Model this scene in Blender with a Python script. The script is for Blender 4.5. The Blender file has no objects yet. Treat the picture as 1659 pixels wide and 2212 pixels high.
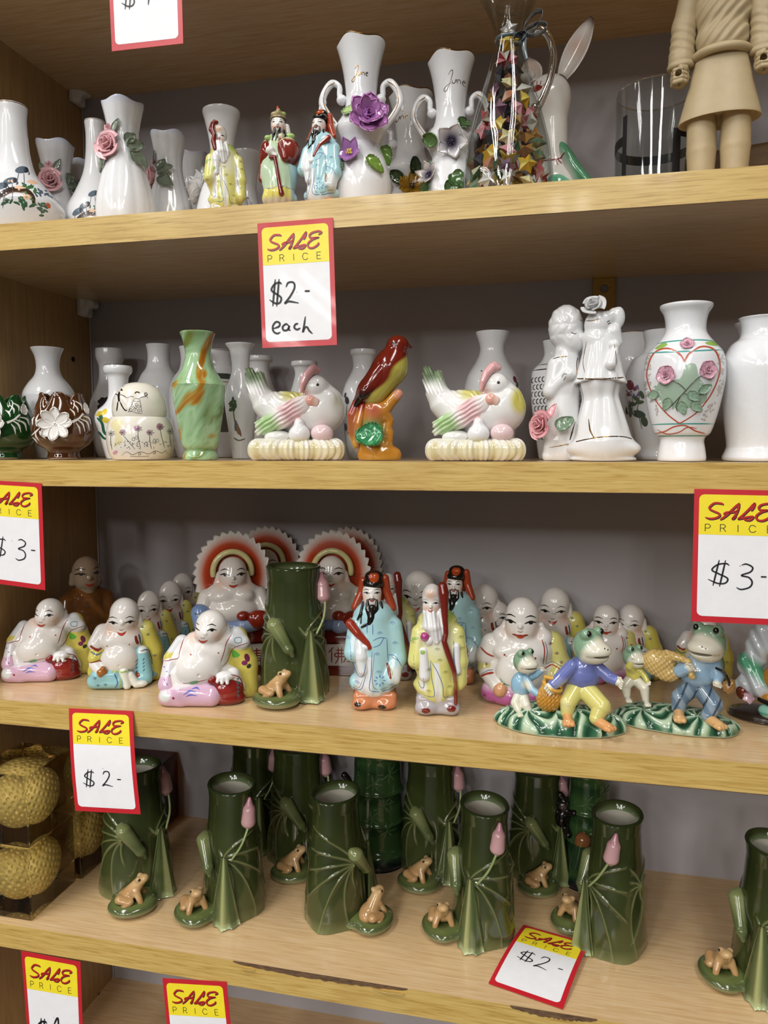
import bpy, math, random
import numpy as np
from mathutils import Vector, Matrix
from mathutils.bvhtree import BVHTree

random.seed(7)
rng = np.random.default_rng(7)
SC = bpy.context.scene
COL = SC.collection

# ------------------------------------------------------------------ camera, light, exposure
FOC, W, H = 1600.18, 1659, 2212
CAM = np.array([0.03, -0.45792, 0.00965])
YAW, PITCH, ROLL = -0.22029, -0.08859, -0.00128


def cam_axes():
    d = np.array([math.sin(YAW) * math.cos(PITCH), math.cos(YAW) * math.cos(PITCH), math.sin(PITCH)])
    r = np.array([math.cos(YAW), -math.sin(YAW), 0.0])
    u = np.cross(r, d)
    c, s = math.cos(ROLL), math.sin(ROLL)
    return c * r + s * u, -s * r + c * u, d


RGT, UP, FWD = cam_axes()
cd = bpy.data.cameras.new('camera')
cam = bpy.data.objects.new('camera', cd)
COL.objects.link(cam)
cam.matrix_world = Matrix([[RGT[i], UP[i], -FWD[i], CAM[i]] for i in range(3)] + [[0, 0, 0, 1]])
cd.sensor_fit = 'HORIZONTAL'
cd.sensor_width = 36
cd.lens = 36 * FOC / W
cd.clip_start = 0.01
SC.camera = cam
SC.view_settings.view_transform = 'Standard'
SC.view_settings.look = 'None'
SC.view_settings.gamma = 1
SC.view_settings.exposure = -0.45
SC.view_settings.use_curve_mapping = False
wd = bpy.data.worlds.new('world')
SC.world = wd
wd.use_nodes = True
wd.node_tree.nodes['Background'].inputs[0].default_value = (1, 0.97, 0.92, 1)
wd.node_tree.nodes['Background'].inputs[1].default_value = 0.006
LAMPS = [(-0.75, -0.80, 12), (0.35, -0.85, 8), (-1.9, -1.1, 7), (-0.75, -2.6, 18), (0.45, -2.6, 11), (-1.9, -2.6, 12), (-0.75, -4.8, 42), (0.45, -4.8, 26), (-1.9, -4.8, 32), (-1.3, -3.7, 22), (0.1, -3.7, 16)]
CEIL_Z = 1.25
for lx, ly, pw in LAMPS:            # twin fluorescent tubes under the shop's ceiling
    for dx in (-0.06, 0.06):
        ld = bpy.data.lights.new('tube_light', 'AREA')
        ld.shape = 'RECTANGLE'
        ld.size, ld.size_y = 0.035, 1.1
        ld.energy = pw
        ld.color = (1.0, 0.975, 0.94)
        lo = bpy.data.objects.new('tube_light', ld)
        COL.objects.link(lo)
        lo.location = (lx + dx, ly, CEIL_Z - 0.075)


def at(px, py, y=None, z=None):
    """the place in the room seen at a point of the photograph, at depth y or height z"""
    v = FWD + RGT * (px - W / 2) / FOC - UP * (py - H / 2) / FOC
    t = (y - CAM[1]) / v[1] if y is not None else (z - CAM[2]) / v[2]
    return CAM + t * v


Z0, Z1, Z2, Z3, Z4, Z5 = 0.34779, 0.16313, 0.0, -0.17655, -0.35273, -0.535
TH, DEP, XL, XR = 0.018, 0.18229, -0.40029, 0.285


# ------------------------------------------------------------------ colours and materials
def lin(h):
    h = h.lstrip('#')
    c = [int(h[i:i + 2], 16) / 255 for i in (0, 2, 4)]
    return tuple(x / 12.92 if x <= 0.04045 else ((x + 0.055) / 1.055) ** 2.4 for x in c)


MATS = {}


def mat(name, color='#ffffff', rough=0.12, coat=0.5, attr=False, metal=0.0, trans=0.0, ior=1.5, vary=0.06, vscale=120, bump=0.0, bscale=400):
    if name in MATS:
        return MATS[name]
    m = bpy.data.materials.new(name)
    m.use_nodes = True
    nt = m.node_tree
    b = nt.nodes['Principled BSDF']
    b.inputs['Roughness'].default_value = rough
    b.inputs['Metallic'].default_value = metal
    b.inputs['Coat Weight'].default_value = coat
    b.inputs['Coat Roughness'].default_value = 0.05
    b.inputs['Transmission Weight'].default_value = trans
    b.inputs['IOR'].default_value = ior
    tc = nt.nodes.new('ShaderNodeTexCoord')
    nz = nt.nodes.new('ShaderNodeTexNoise')
    nz.inputs['Scale'].default_value = vscale
    nz.inputs['Detail'].default_value = 3
    nt.links.new(tc.outputs['Object'], nz.inputs['Vector'])
    mr = nt.nodes.new('ShaderNodeMapRange')
    mr.inputs['To Min'].default_value = 1 - vary
    mr.inputs['To Max'].default_value = 1 + vary
    nt.links.new(nz.outputs['Fac'], mr.inputs['Value'])
    mx = nt.nodes.new('ShaderNodeMix')
    mx.data_type = 'RGBA'
    mx.blend_type = 'MULTIPLY'
    mx.inputs['Factor'].default_value = 1
    if attr:
        a = nt.nodes.new('ShaderNodeAttribute')
        a.attribute_name = 'col'
        nt.links.new(a.outputs['Color'], mx.inputs['A'])
    else:
        mx.inputs['A'].default_value = (*lin(color), 1)
    nt.links.new(mr.outputs['Result'], mx.inputs['B'])
    nt.links.new(mx.outputs['Result'], b.inputs['Base Color'])
    if bump:
        n2 = nt.nodes.new('ShaderNodeTexNoise')
        n2.inputs['Scale'].default_value = bscale
        nt.links.new(tc.outputs['Object'], n2.inputs['Vector'])
        bp = nt.nodes.new('ShaderNodeBump')
        bp.inputs['Strength'].default_value = bump
        bp.inputs['Distance'].default_value = 0.001
        nt.links.new(n2.outputs['Fac'], bp.inputs['Height'])
        nt.links.new(bp.outputs['Normal'], b.inputs['Normal'])
    MATS[name] = m
    return m


def wood(name, dark, mid, light, scale, rough=0.3, coat=0.0, stain=0.0):
    """laminate with grain stretched along the axis that has the smallest scale"""
    if name in MATS:
        return MATS[name]
    m = bpy.data.materials.new(name)
    m.use_nodes = True
    nt = m.node_tree
    b = nt.nodes['Principled BSDF']
    b.inputs['Roughness'].default_value = rough
    b.inputs['Coat Weight'].default_value = coat
    b.inputs['Coat Roughness'].default_value = 0.08
    tc = nt.nodes.new('ShaderNodeTexCoord')
    mp = nt.nodes.new('ShaderNodeMapping')
    mp.inputs['Scale'].default_value = scale
    nt.links.new(tc.outputs['Object'], mp.inputs['Vector'])
    nz = nt.nodes.new('ShaderNodeTexNoise')
    nz.inputs['Scale'].default_value = 1
    nz.inputs['Detail'].default_value = 4
    nz.inputs['Roughness'].default_value = 0.6
    nz.inputs['Distortion'].default_value = 0.6
    nt.links.new(mp.outputs['Vector'], nz.inputs['Vector'])
    cr = nt.nodes.new('ShaderNodeValToRGB')
    e = cr.color_ramp.elements
    e[0].position, e[0].color = 0.32, (*lin(dark), 1)
    e[1].position, e[1].color = 0.68, (*lin(light), 1)
    k = e.new(0.48)
    k.color = (*lin(mid), 1)
    nt.links.new(nz.outputs['Fac'], cr.inputs['Fac'])
    out = cr.outputs['Color']
    if stain:
        n2 = nt.nodes.new('ShaderNodeTexNoise')
        n2.inputs['Scale'].default_value = 9
        n2.inputs['Detail'].default_value = 2
        nt.links.new(tc.outputs['Object'], n2.inputs['Vector'])
        mr = nt.nodes.new('ShaderNodeMapRange')
        mr.inputs['From Min'].default_value = 0.55
        mr.inputs['From Max'].default_value = 0.75
        mr.inputs['To Min'].default_value = 0
        mr.inputs['To Max'].default_value = stain
        nt.links.new(n2.outputs['Fac'], mr.inputs['Value'])
        mx = nt.nodes.new('ShaderNodeMix')
        mx.data_type = 'RGBA'
        mx.inputs['B'].default_value = (*lin('#8a5a22'), 1)
        nt.links.new(mr.outputs['Result'], mx.inputs['Factor'])
        nt.links.new(out, mx.inputs['A'])
        out = mx.outputs['Result']
    nt.links.new(out, b.inputs['Base Color'])
    MATS[name] = m
    return m


def glassy(name, color='#ffffff', rough=0.0, ior=1.45, thin=False):
    if name in MATS:
        return MATS[name]
    m = bpy.data.materials.new(name)
    m.use_nodes = True
    nt = m.node_tree
    b = nt.nodes['Principled BSDF']
    b.inputs['Base Color'].default_value = (*lin(color), 1)
    b.inputs['Roughness'].default_value = rough
    b.inputs['IOR'].default_value = ior
    b.inputs['Transmission Weight'].default_value = 1
    if thin:   # film: transparent with a glossy skin
        for n in list(nt.nodes):
            if n.type == 'BSDF_PRINCIPLED':
                nt.nodes.remove(n)
        out = [n for n in nt.nodes if n.type == 'OUTPUT_MATERIAL'][0]
        t = nt.nodes.new('ShaderNodeBsdfTransparent')
        t.inputs['Color'].default_value = (*lin(color), 1)
        g = nt.nodes.new('ShaderNodeBsdfGlossy')
        g.inputs['Roughness'].default_value = 0.04
        lw = nt.nodes.new('ShaderNodeLayerWeight')      # Schlick reflectance, the same from both sides
        lw.inputs['Blend'].default_value = 0.5
        pw = nt.nodes.new('ShaderNodeMath')
        pw.operation = 'POWER'
        pw.inputs[1].default_value = 4.0
        fr = nt.nodes.new('ShaderNodeMath')
        fr.operation = 'MULTIPLY_ADD'
        fr.inputs[1].default_value = 0.75
        fr.inputs[2].default_value = ((ior - 1) / (ior + 1)) ** 2
        nt.links.new(lw.outputs['Facing'], pw.inputs[0])
        nt.links.new(pw.outputs[0], fr.inputs[0])
        mx = nt.nodes.new('ShaderNodeMixShader')
        nt.links.new(fr.outputs[0], mx.inputs[0])
        nt.links.new(t.outputs[0], mx.inputs[1])
        nt.links.new(g.outputs[0], mx.inputs[2])
        nt.links.new(mx.outputs[0], out.inputs['Surface'])
    MATS[name] = m
    return m


GLAZE = mat('painted_porcelain_glaze', attr=True, rough=0.14, coat=0.35, vary=0.04)
PAINT = mat('painted_enamel', attr=True, rough=0.28, coat=0.35, vary=0.03)
PRINT = mat('printed_ink', attr=True, rough=0.45, coat=0.0, vary=0.03)
GOLD = mat('gold_lustre', '#9a7440', rough=0.18, coat=0.3, metal=1.0)
WHITE = '#e6e7ea'


# ------------------------------------------------------------------ geometry: a geo is (V, [faces arrays]) in millimetres
def join(*gs):
    V, F, o = [], [], 0
    for v, fs in gs:
        V.append(np.asarray(v, float))
        F += [np.asarray(f, int) + o for f in fs]
        o += len(v)
    return np.vstack(V), F


def rotm(rx=0, ry=0, rz=0):
    rx, ry, rz = map(math.radians, (rx, ry, rz))
    X = np.array([[1, 0, 0], [0, math.cos(rx), -math.sin(rx)], [0, math.sin(rx), math.cos(rx)]])
    Y = np.array([[math.cos(ry), 0, math.sin(ry)], [0, 1, 0], [-math.sin(ry), 0, math.cos(ry)]])
    Z = np.array([[math.cos(rz), -math.sin(rz), 0], [math.sin(rz), math.cos(rz), 0], [0, 0, 1]])
    return Z @ Y @ X


def xf(g, loc=(0, 0, 0), rot=(0, 0, 0), s=1):
    return (np.asarray(g[0]) * s) @ rotm(*rot).T + np.array(loc, float), g[1]


def aim(g, loc, nrm, spin=0, s=1):
    """place a geo built around +z so that +z points along nrm"""
    n = np.array(nrm, float)
    n /= np.linalg.norm(n)
    up = np.array([0, 0, 1.0]) if abs(n[2]) < 0.95 else np.array([0, -1.0, 0])
    a = np.cross(up, n)
    a /= np.linalg.norm(a)
    b = np.cross(n, a)
    c, q = math.cos(math.radians(spin)), math.sin(math.radians(spin))
    R = np.stack([c * a + q * b, -q * a + c * b, n], 1)
    return (np.asarray(g[0]) * s) @ R.T + np.array(loc, float), g[1]


def grid(P, cu=False, cv=False):
    P = np.asarray(P, float)
    n, m = P.shape[:2]
    idx = np.arange(n * m).reshape(n, m)
    iu = np.arange(n if cu else n - 1)
    iv = np.arange(m if cv else m - 1)
    A, B = np.meshgrid(iu, iv, indexing='ij')
    A2, B2 = (A + 1) % n, (B + 1) % m
    q = np.stack([idx[A, B], idx[A2, B], idx[A2, B2], idx[A, B2]], -1).reshape(-1, 4)
    return P.reshape(-1, 3), [q]


def gnormals(P):
    du = np.gradient(P, axis=0)
    dv = np.gradient(P, axis=1)
    n = np.cross(du, dv)
    return n / (np.linalg.norm(n, axis=-1, keepdims=True) + 1e-9)


def sheet(P, t=0.8):
    """an open patch with thickness t and closed rim"""
    P = np.asarray(P, float)
    n = gnormals(P)
    a, b = P + n * t / 2, P - n * t / 2
    k, m = P.shape[:2]
    Va, Fa = grid(a)
    Vb, Fb = grid(b)
    o = len(Va)
    idx = np.arange(k * m).reshape(k, m)
    ring = np.concatenate([idx[:-1, 0], idx[-1, :-1], idx[:0:-1, -1], idx[0, :0:-1]])
    nx = np.roll(ring, -1)
    q = np.stack([ring, ring + o, nx + o, nx], 1)
    return np.vstack([Va, Vb]), [Fa[0], Fb[0][:, ::-1] + o, q[:, ::-1]]


def spl(pts, n=6, closed=False):
    """Catmull-Rom through points, n steps per span"""
    P = np.asarray(pts, float)
    if len(P) < 3:
        t = np.linspace(0, 1, n + 1)[:, None]
        return P[0] * (1 - t) + P[-1] * t
    if closed:
        Q = np.vstack([P[-1:], P, P[:2]])
    else:
        Q = np.vstack([2 * P[:1] - P[1:2], P, 2 * P[-1:] - P[-2:-1]])
    t = np.linspace(0, 1, n, endpoint=False)[:, None]
    out = []
    for i in range(1, len(Q) - 2):
        p0, p1, p2, p3 = Q[i - 1:i + 3]
        out.append(0.5 * (2 * p1 + (p2 - p0) * t + (2 * p0 - 5 * p1 + 4 * p2 - p3) * t ** 2 + (3 * p1 - p0 - 3 * p2 + p3) * t ** 3))
    r = np.vstack(out)
    return r if closed else np.vstack([r, P[-1:]])


def tube(pts, r=1, seg=12, n=6, smooth=True, caps=True, flat=1.0):
    P = spl(pts, n) if smooth else np.asarray(pts, float)
    k = len(P)
    if np.ndim(r) == 0:
        R = np.full(k, float(r))
    else:
        R = np.interp(np.linspace(0, 1, k), np.linspace(0, 1, len(r)), r)
    T = np.gradient(P, axis=0)
    T /= np.linalg.norm(T, axis=1, keepdims=True) + 1e-9
    u = np.cross(T[0], [0, 0, 1.0])
    if np.linalg.norm(u) < 1e-3:
        u = np.cross(T[0], [0, 1.0, 0])
    u /= np.linalg.norm(u)
    a = np.linspace(0, 2 * math.pi, seg, endpoint=False)
    rings = []
    for i in range(k):
        u = u - T[i] * (u @ T[i])
        u /= np.linalg.norm(u) + 1e-9
        w = np.cross(T[i], u)
        rings.append(P[i] + R[i] * (np.cos(a)[:, None] * u + flat * np.sin(a)[:, None] * w))
    if caps:
        e0 = P[0] - T[0] * R[0] * 0.6
        e1 = P[-1] + T[-1] * R[-1] * 0.6
        h0 = P[0] - T[0] * R[0] * 0.4 + (rings[0] - P[0]) * 0.75
        h1 = P[-1] + T[-1] * R[-1] * 0.4 + (rings[-1] - P[-1]) * 0.75
        rings = [np.repeat(e0[None], seg, 0), h0] + rings + [h1, np.repeat(e1[None], seg, 0)]
    return grid(np.array(rings), cv=True)


def lathe(prof, seg=72, n=8, smooth=True, mod=None):
    """prof: (r, z) from the bottom centre over the rim and down inside"""
    p = spl(prof, n) if smooth else np.asarray(prof, float)
    a = np.linspace(0, 2 * math.pi, seg, endpoint=False)
    R = np.maximum(p[:, 0], 0.01)[:, None] + 0 * a
    Zz = p[:, 1][:, None] + 0 * a
    if mod:
        R, Zz = mod(a[None, :] + 0 * R, R, Zz)
    P = np.stack([R * np.sin(a), -R * np.cos(a), Zz], -1)     # angle 0 faces the viewer, positive to the right
    return grid(P, cv=True)


def box(x0, x1, y0, y1, z0, z1):
    V = np.array([[x, y, z] for x in (x0, x1) for y in (y0, y1) for z in (z0, z1)], float)
    F = np.array([[0, 1, 3, 2], [4, 6, 7, 5], [0, 4, 5, 1], [2, 3, 7, 6], [0, 2, 6, 4], [1, 5, 7, 3]])
    return V, [F]


# ------------------------------------------------------------------ sculpting: blended solids turned into one continuous mesh
class Sculpt:
    def __init__(s, k=2.5, flat=True):
        s.k, s.ops, s.lo, s.hi, s.flat, s.disp = k, [], np.full(3, 1e9), np.full(3, -1e9), flat, None

    def _add(s, fn, lo, hi, k, sub):
        s.ops.append((fn, s.k if k is None else k, sub))
        if not sub:
            s.lo = np.minimum(s.lo, lo)
            s.hi = np.maximum(s.hi, hi)
        return s

    def e(s, x, y, z, rx, ry=None, rz=None, rot=None, k=None, sub=False):
        ry = rx if ry is None else ry
        rz = rx if rz is None else rz
        c, r = np.array([x, y, z], float), np.array([rx, ry, rz], float)
        R = rotm(*rot) if rot else None

        def fn(p):
            q = p - c
            if R is not None:
                q = q @ R
            k0 = np.sqrt(((q / r) ** 2).sum(1))
            k1 = np.sqrt(((q / r ** 2) ** 2).sum(1)) + 1e-9
            return k0 * (k0 - 1) / k1
        b = r if R is None else np.full(3, r.max())
        return s._add(fn, c - b, c + b, k, sub)

    def c(s, a, b, ra, rb=None, k=None, sub=False):
        rb = ra if rb is None else rb
        a, b = np.array(a, float), np.array(b, float)
        ba = b - a
        L = ba @ ba + 1e-9

        def fn(p):
            h = np.clip((p - a) @ ba / L, 0, 1)
            return np.sqrt(((p - a - h[:, None] * ba) ** 2).sum(1)) - (ra + h * (rb - ra))
        m = max(ra, rb)
        return s._add(fn, np.minimum(a, b) - m, np.maximum(a, b) + m, k, sub)

    def path(s, pts, r, k=None, sub=False, n=0):
        P = spl(pts, n) if n else np.asarray(pts, float)
        R = np.interp(np.linspace(0, 1, len(P)), np.linspace(0, 1, len(np.atleast_1d(r))), np.atleast_1d(r))

        def fn(p):
            d = np.full(len(p), 1e9)
            for i in range(len(P) - 1):
                a, ba = P[i], P[i + 1] - P[i]
                h = np.clip((p - a) @ ba / (ba @ ba + 1e-9), 0, 1)
                d = np.minimum(d, np.sqrt(((p - a - h[:, None] * ba) ** 2).sum(1)) - (R[i] + h * (R[i + 1] - R[i])))
            return d
        return s._add(fn, P.min(0) - R.max(), P.max(0) + R.max(), k, sub)

    def b(s, x, y, z, hx, hy, hz, r=1.0, rot=None, k=None, sub=False):
        c, h = np.array([x, y, z], float), np.array([hx, hy, hz], float) - r
        R = rotm(*rot) if rot else None

        def fn(p):
            q = p - c
            if R is not None:
                q = q @ R
            q = np.abs(q) - h
            return np.sqrt((np.maximum(q, 0) ** 2).sum(1)) + np.minimum(q.max(1), 0) - r
        m = np.array([hx, hy, hz]) if R is None else np.full(3, math.sqrt(hx * hx + hy * hy + hz * hz))
        return s._add(fn, c - m, c + m, k, sub)

    def t(s, x, y, z, Rr, r, rot=None, k=None, sub=False, sx=1.0):
        c = np.array([x, y, z], float)
        R = rotm(*rot) if rot else None

        def fn(p):
            q = p - c
            if R is not None:
                q = q @ R
            return np.sqrt((np.sqrt((q[:, 0] / sx) ** 2 + q[:, 1] ** 2) - Rr) ** 2 + q[:, 2] ** 2) - r
        m = np.full(3, (Rr + r) * max(1, sx))
        return s._add(fn, c - m, c + m, k, sub)

    def __call__(s, p):
        d = None
        for fn, k, sub in s.ops:
            v = fn(p)
            if d is None:
                d = v
            elif sub:
                v = -v
                if k > 0:
                    h = np.clip(0.5 - 0.5 * (d - v) / k, 0, 1)
                    d = d + (v - d) * h + k * h * (1 - h)
                else:
                    d = np.maximum(d, v)
            elif k > 0:
                h = np.clip(0.5 + 0.5 * (v - d) / k, 0, 1)
                d = v + (d - v) * h - k * h * (1 - h)
            else:
                d = np.minimum(d, v)
        if s.disp is not None:
            d = d + s.disp(p)
        if s.flat:
            d = np.maximum(d, -p[:, 2])
        return d

    def mesh(s, h=0.8):
        lo, hi = s.lo - 3 * h - s.k * 0.3, s.hi + 3 * h + s.k * 0.3
        if s.flat:
            lo[2] = max(lo[2], -3.3 * h)
        B = 6
        n = np.ceil((hi - lo) / (h * B)).astype(int)
        cc = [lo[i] + (np.arange(n[i]) + 0.5) * h * B - h / 2 for i in range(3)]
        G = np.stack(np.meshgrid(*cc, indexing='ij'), -1).reshape(-1, 3)
        coarse = s(G).reshape(n)
        near = np.abs(coarse) < h * B * 1.35
        F = coarse.repeat(B, 0).repeat(B, 1).repeat(B, 2)
        M = near.repeat(B, 0).repeat(B, 1).repeat(B, 2)
        I = np.argwhere(M)
        F[M] = s(lo + I * h)
        V, Q = nets(F, lo, h)
        e = 0.25 * h
        for _ in range(2):
            f0 = s(V)
            g = np.stack([s(V + np.eye(3)[i] * e) - s(V - np.eye(3)[i] * e) for i in range(3)], 1) / (2 * e)
            st = f0[:, None] * g / ((g ** 2).sum(1, keepdims=True) + 0.05)
            ln = np.linalg.norm(st, axis=1, keepdims=True)
            V = V - st * np.minimum(1, 0.5 * h / (ln + 1e-9))
        return V, [Q]


def nets(F, lo, h):
    S = F < 0
    n = np.array(F.shape) - 1
    cnt = np.zeros(n, np.int8)
    offs = [(i, j, k) for i in (0, 1) for j in (0, 1) for k in (0, 1)]
    for i, j, k in offs:
        cnt += S[i:i + n[0], j:j + n[1], k:k + n[2]]
    act = np.argwhere((cnt > 0) & (cnt < 8))
    idx = np.full(n, -1)
    idx[tuple(act.T)] = np.arange(len(act))
    val = np.stack([F[act[:, 0] + i, act[:, 1] + j, act[:, 2] + k] for i, j, k in offs], 1)
    O = np.array(offs, float)
    pos = np.zeros((len(act), 3))
    w = np.zeros(len(act))
    for a in range(8):
        for b in range(a + 1, 8):
            if abs(O[a] - O[b]).sum() == 1:
                fa, fb = val[:, a], val[:, b]
                m = (fa < 0) != (fb < 0)
                t = np.where(m, fa / np.where(m, fa - fb, 1), 0)
                pos += np.where(m[:, None], O[a] + t[:, None] * (O[b] - O[a]), 0)
                w += m
    V = lo + (act + pos / w[:, None]) * h
    Q = []
    for ax in range(3):
        sl0 = [slice(None)] * 3
        sl1 = [slice(None)] * 3
        sl0[ax], sl1[ax] = slice(0, -1), slice(1, None)
        s0, s1 = S[tuple(sl0)], S[tuple(sl1)]
        E = np.argwhere(s0 != s1)
        u, v = (ax + 1) % 3, (ax + 2) % 3
        E = E[(E[:, u] > 0) & (E[:, v] > 0) & (E[:, u] < n[u]) & (E[:, v] < n[v])]
        if not len(E):
            continue
        c = []
        for du, dv in ((-1, -1), (0, -1), (0, 0), (-1, 0)):
            q = E.copy()
            q[:, u] += du
            q[:, v] += dv
            c.append(idx[tuple(q.T)])
        q = np.stack(c, 1)
        fl = s0[tuple(E.T)]
        q[~fl] = q[~fl][:, ::-1]
        Q.append(q)
    Q = np.vstack(Q)
    return V, Q[(Q >= 0).all(1)]


# ------------------------------------------------------------------ scene objects
GEO = {}          # thing -> geos in millimetres, so that paint can be laid on its surface


def thing(name, label, cat, group=None, loc=(0, 0, 0)):
    o = bpy.data.objects.new(name, None)
    o.empty_display_size = 0.01
    COL.objects.link(o)
    o.location = loc
    o['label'] = label
    o['category'] = cat
    if group:
        o['group'] = group
    GEO[o.name] = []
    return o


def mesh_data(name, g, m, col=None, smooth=True, scale=0.001):
    V, F = g
    V = np.asarray(V, float)
    me = bpy.data.meshes.new(name)
    me.vertices.add(len(V))
    me.vertices.foreach_set('co', (V * scale).astype(np.float32).ravel())
    flat = np.concatenate([f.ravel() for f in F])
    tot = np.concatenate([np.full(len(f), f.shape[1]) for f in F])
    st = np.concatenate([[0], np.cumsum(tot)[:-1]])
    me.loops.add(len(flat))
    me.loops.foreach_set('vertex_index', flat.astype(np.int32))
    me.polygons.add(len(tot))
    me.polygons.foreach_set('loop_start', st.astype(np.int32))
    me.polygons.foreach_set('use_smooth', np.full(len(tot), smooth))
    me.update(calc_edges=True)
    me.validate()
    if col is not None:
        if callable(col):
            C = np.asarray(col(V), float)
        elif isinstance(col, str):
            C = np.tile(lin(col), (len(V), 1))
        else:
            C = np.asarray(col, float)
        at_ = me.attributes.new('col', 'FLOAT_COLOR', 'POINT')
        at_.data.foreach_set('color', np.hstack([C, np.ones((len(C), 1))]).astype(np.float32).ravel())
    me.materials.append(m)
    return me


def obj(name, g, m=None, parent=None, col=None, smooth=True, label=None, sharp=None, stash=True):
    """one mesh object from a geo; m defaults to the painted porcelain whose colour is col"""
    if isinstance(g, Sculpt):
        g = g.mesh()
    if m is None:
        m = GLAZE
    me = mesh_data(name, g, m, col, smooth)
    if sharp is not None:
        me.set_sharp_from_angle(angle=math.radians(sharp))
    o = bpy.data.objects.new(name, me)
    COL.objects.link(o)
    if parent is not None:
        o.parent = parent
        r = parent
        while r.parent is not None:
            r = r.parent
        if stash and r.name in GEO:
            GEO[r.name].append(g)
    if label:
        o['label'] = label
    return o


def top(o, label, cat, group=None):
    o['label'], o['category'] = label, cat
    if group:
        o['group'] = group
    return o


def structure(name, g, m, sharp=30):
    o = obj(name, g, m, None, smooth=False)
    o['kind'] = 'structure'
    return o


def dup(root, label=None, group=None):
    """a copy of a thing with copies of its parts and their sub-parts"""
    r = root.copy()
    COL.objects.link(r)
    GEO[r.name] = GEO[root.name]
    if label:
        r['label'] = label
    if group:
        r['group'] = group
    for ch in list(root.children):
        c = ch.copy()
        COL.objects.link(c)
        c.parent = r
        for g in list(ch.children):
            d = g.copy()
            COL.objects.link(d)
            d.parent = c
    return r


def put(o, x, y, z, rz=0, s=1.0, rx=0, ry=0):
    o.location = (x, y, z)
    o.rotation_euler = (math.radians(rx), math.radians(ry), math.radians(rz))
    o.scale = (s, s, s)
    return o


def face_yaw(x, y):
    """angle that turns a front (-y) towards the camera"""
    return math.degrees(math.atan2(CAM[0] - x, y - CAM[1]))


REST = 0.0004


def extent(o, rz):
    Q = join(*GEO[o.name])[0] @ rotm(0, 0, rz).T
    return Q.min(0), Q.max(0)


def keep_inside(o, px, ptop, y, z, hgt, rz, extra, rt=0.0):
    """move a thing forward or aside until it clears the back panel and the left upright"""
    for _ in range(4):
        T = at(px, ptop, y=y)
        s = (T[2] - z) / (hgt * 0.001) * extra
        for _k in range(3 if rt else 0):
            s = (at(px, ptop, y=y - rt * 0.001 * s)[2] - z) / (hgt * 0.001) * extra
        x = at(px, ptop + 60, y=y)[0]
        a = rz + face_yaw(x, y)
        lo, hi = extent(o, a)
        over = y + hi[1] * 0.001 * s - (DEP - 0.0012)
        if over > 0:
            y -= over
            continue
        break
    x = max(x, XL + 0.0012 - lo[0] * 0.001 * s)
    return put(o, x, y, z + REST, a, s)


def stand(o, px, ytop, z, y, hgt, rz=0, extra=1.0, rt=0.0):
    """stand a thing of nominal height hgt (mm) on the shelf at height z and depth y, as tall as the photo shows it;
    rt is the radius of its rim, rz its turn away from the viewer"""
    return keep_inside(o, px, ytop, y, z, hgt, rz, extra, rt)


def lay(o, px, pbase, ptop, z, hgt, rz=0, back=0.0, extra=1.0):
    """the same on a shelf whose top can be seen: pbase is where its foot centre meets the board"""
    P = at(px, pbase, z=z)
    y = P[1] + back
    return keep_inside(o, px, ptop, y, z, hgt, rz, extra)


def lerp(a, b, t):
    return np.asarray(a)[None] * (1 - t[:, None]) + np.asarray(b)[None] * t[:, None]


def tint(V, base, *zones):
    """base colour with painted zones: (signed distance, colour, softness)"""
    C = np.tile(lin(base), (len(V), 1))
    for d, c, w in zones:
        t = np.clip(0.5 - np.asarray(d, float) / w, 0, 1)[:, None]
        C = C * (1 - t) + np.array(lin(c))[None] * t
    return C


# ------------------------------------------------------------------ brushwork laid on a thing's surface
def _bvh(th):
    V, F = join(*GEO[th.name])
    L = []
    for f in F:
        L += f.tolist()
    return BVHTree.FromPolygons(V.tolist(), L)


BV = {}


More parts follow.
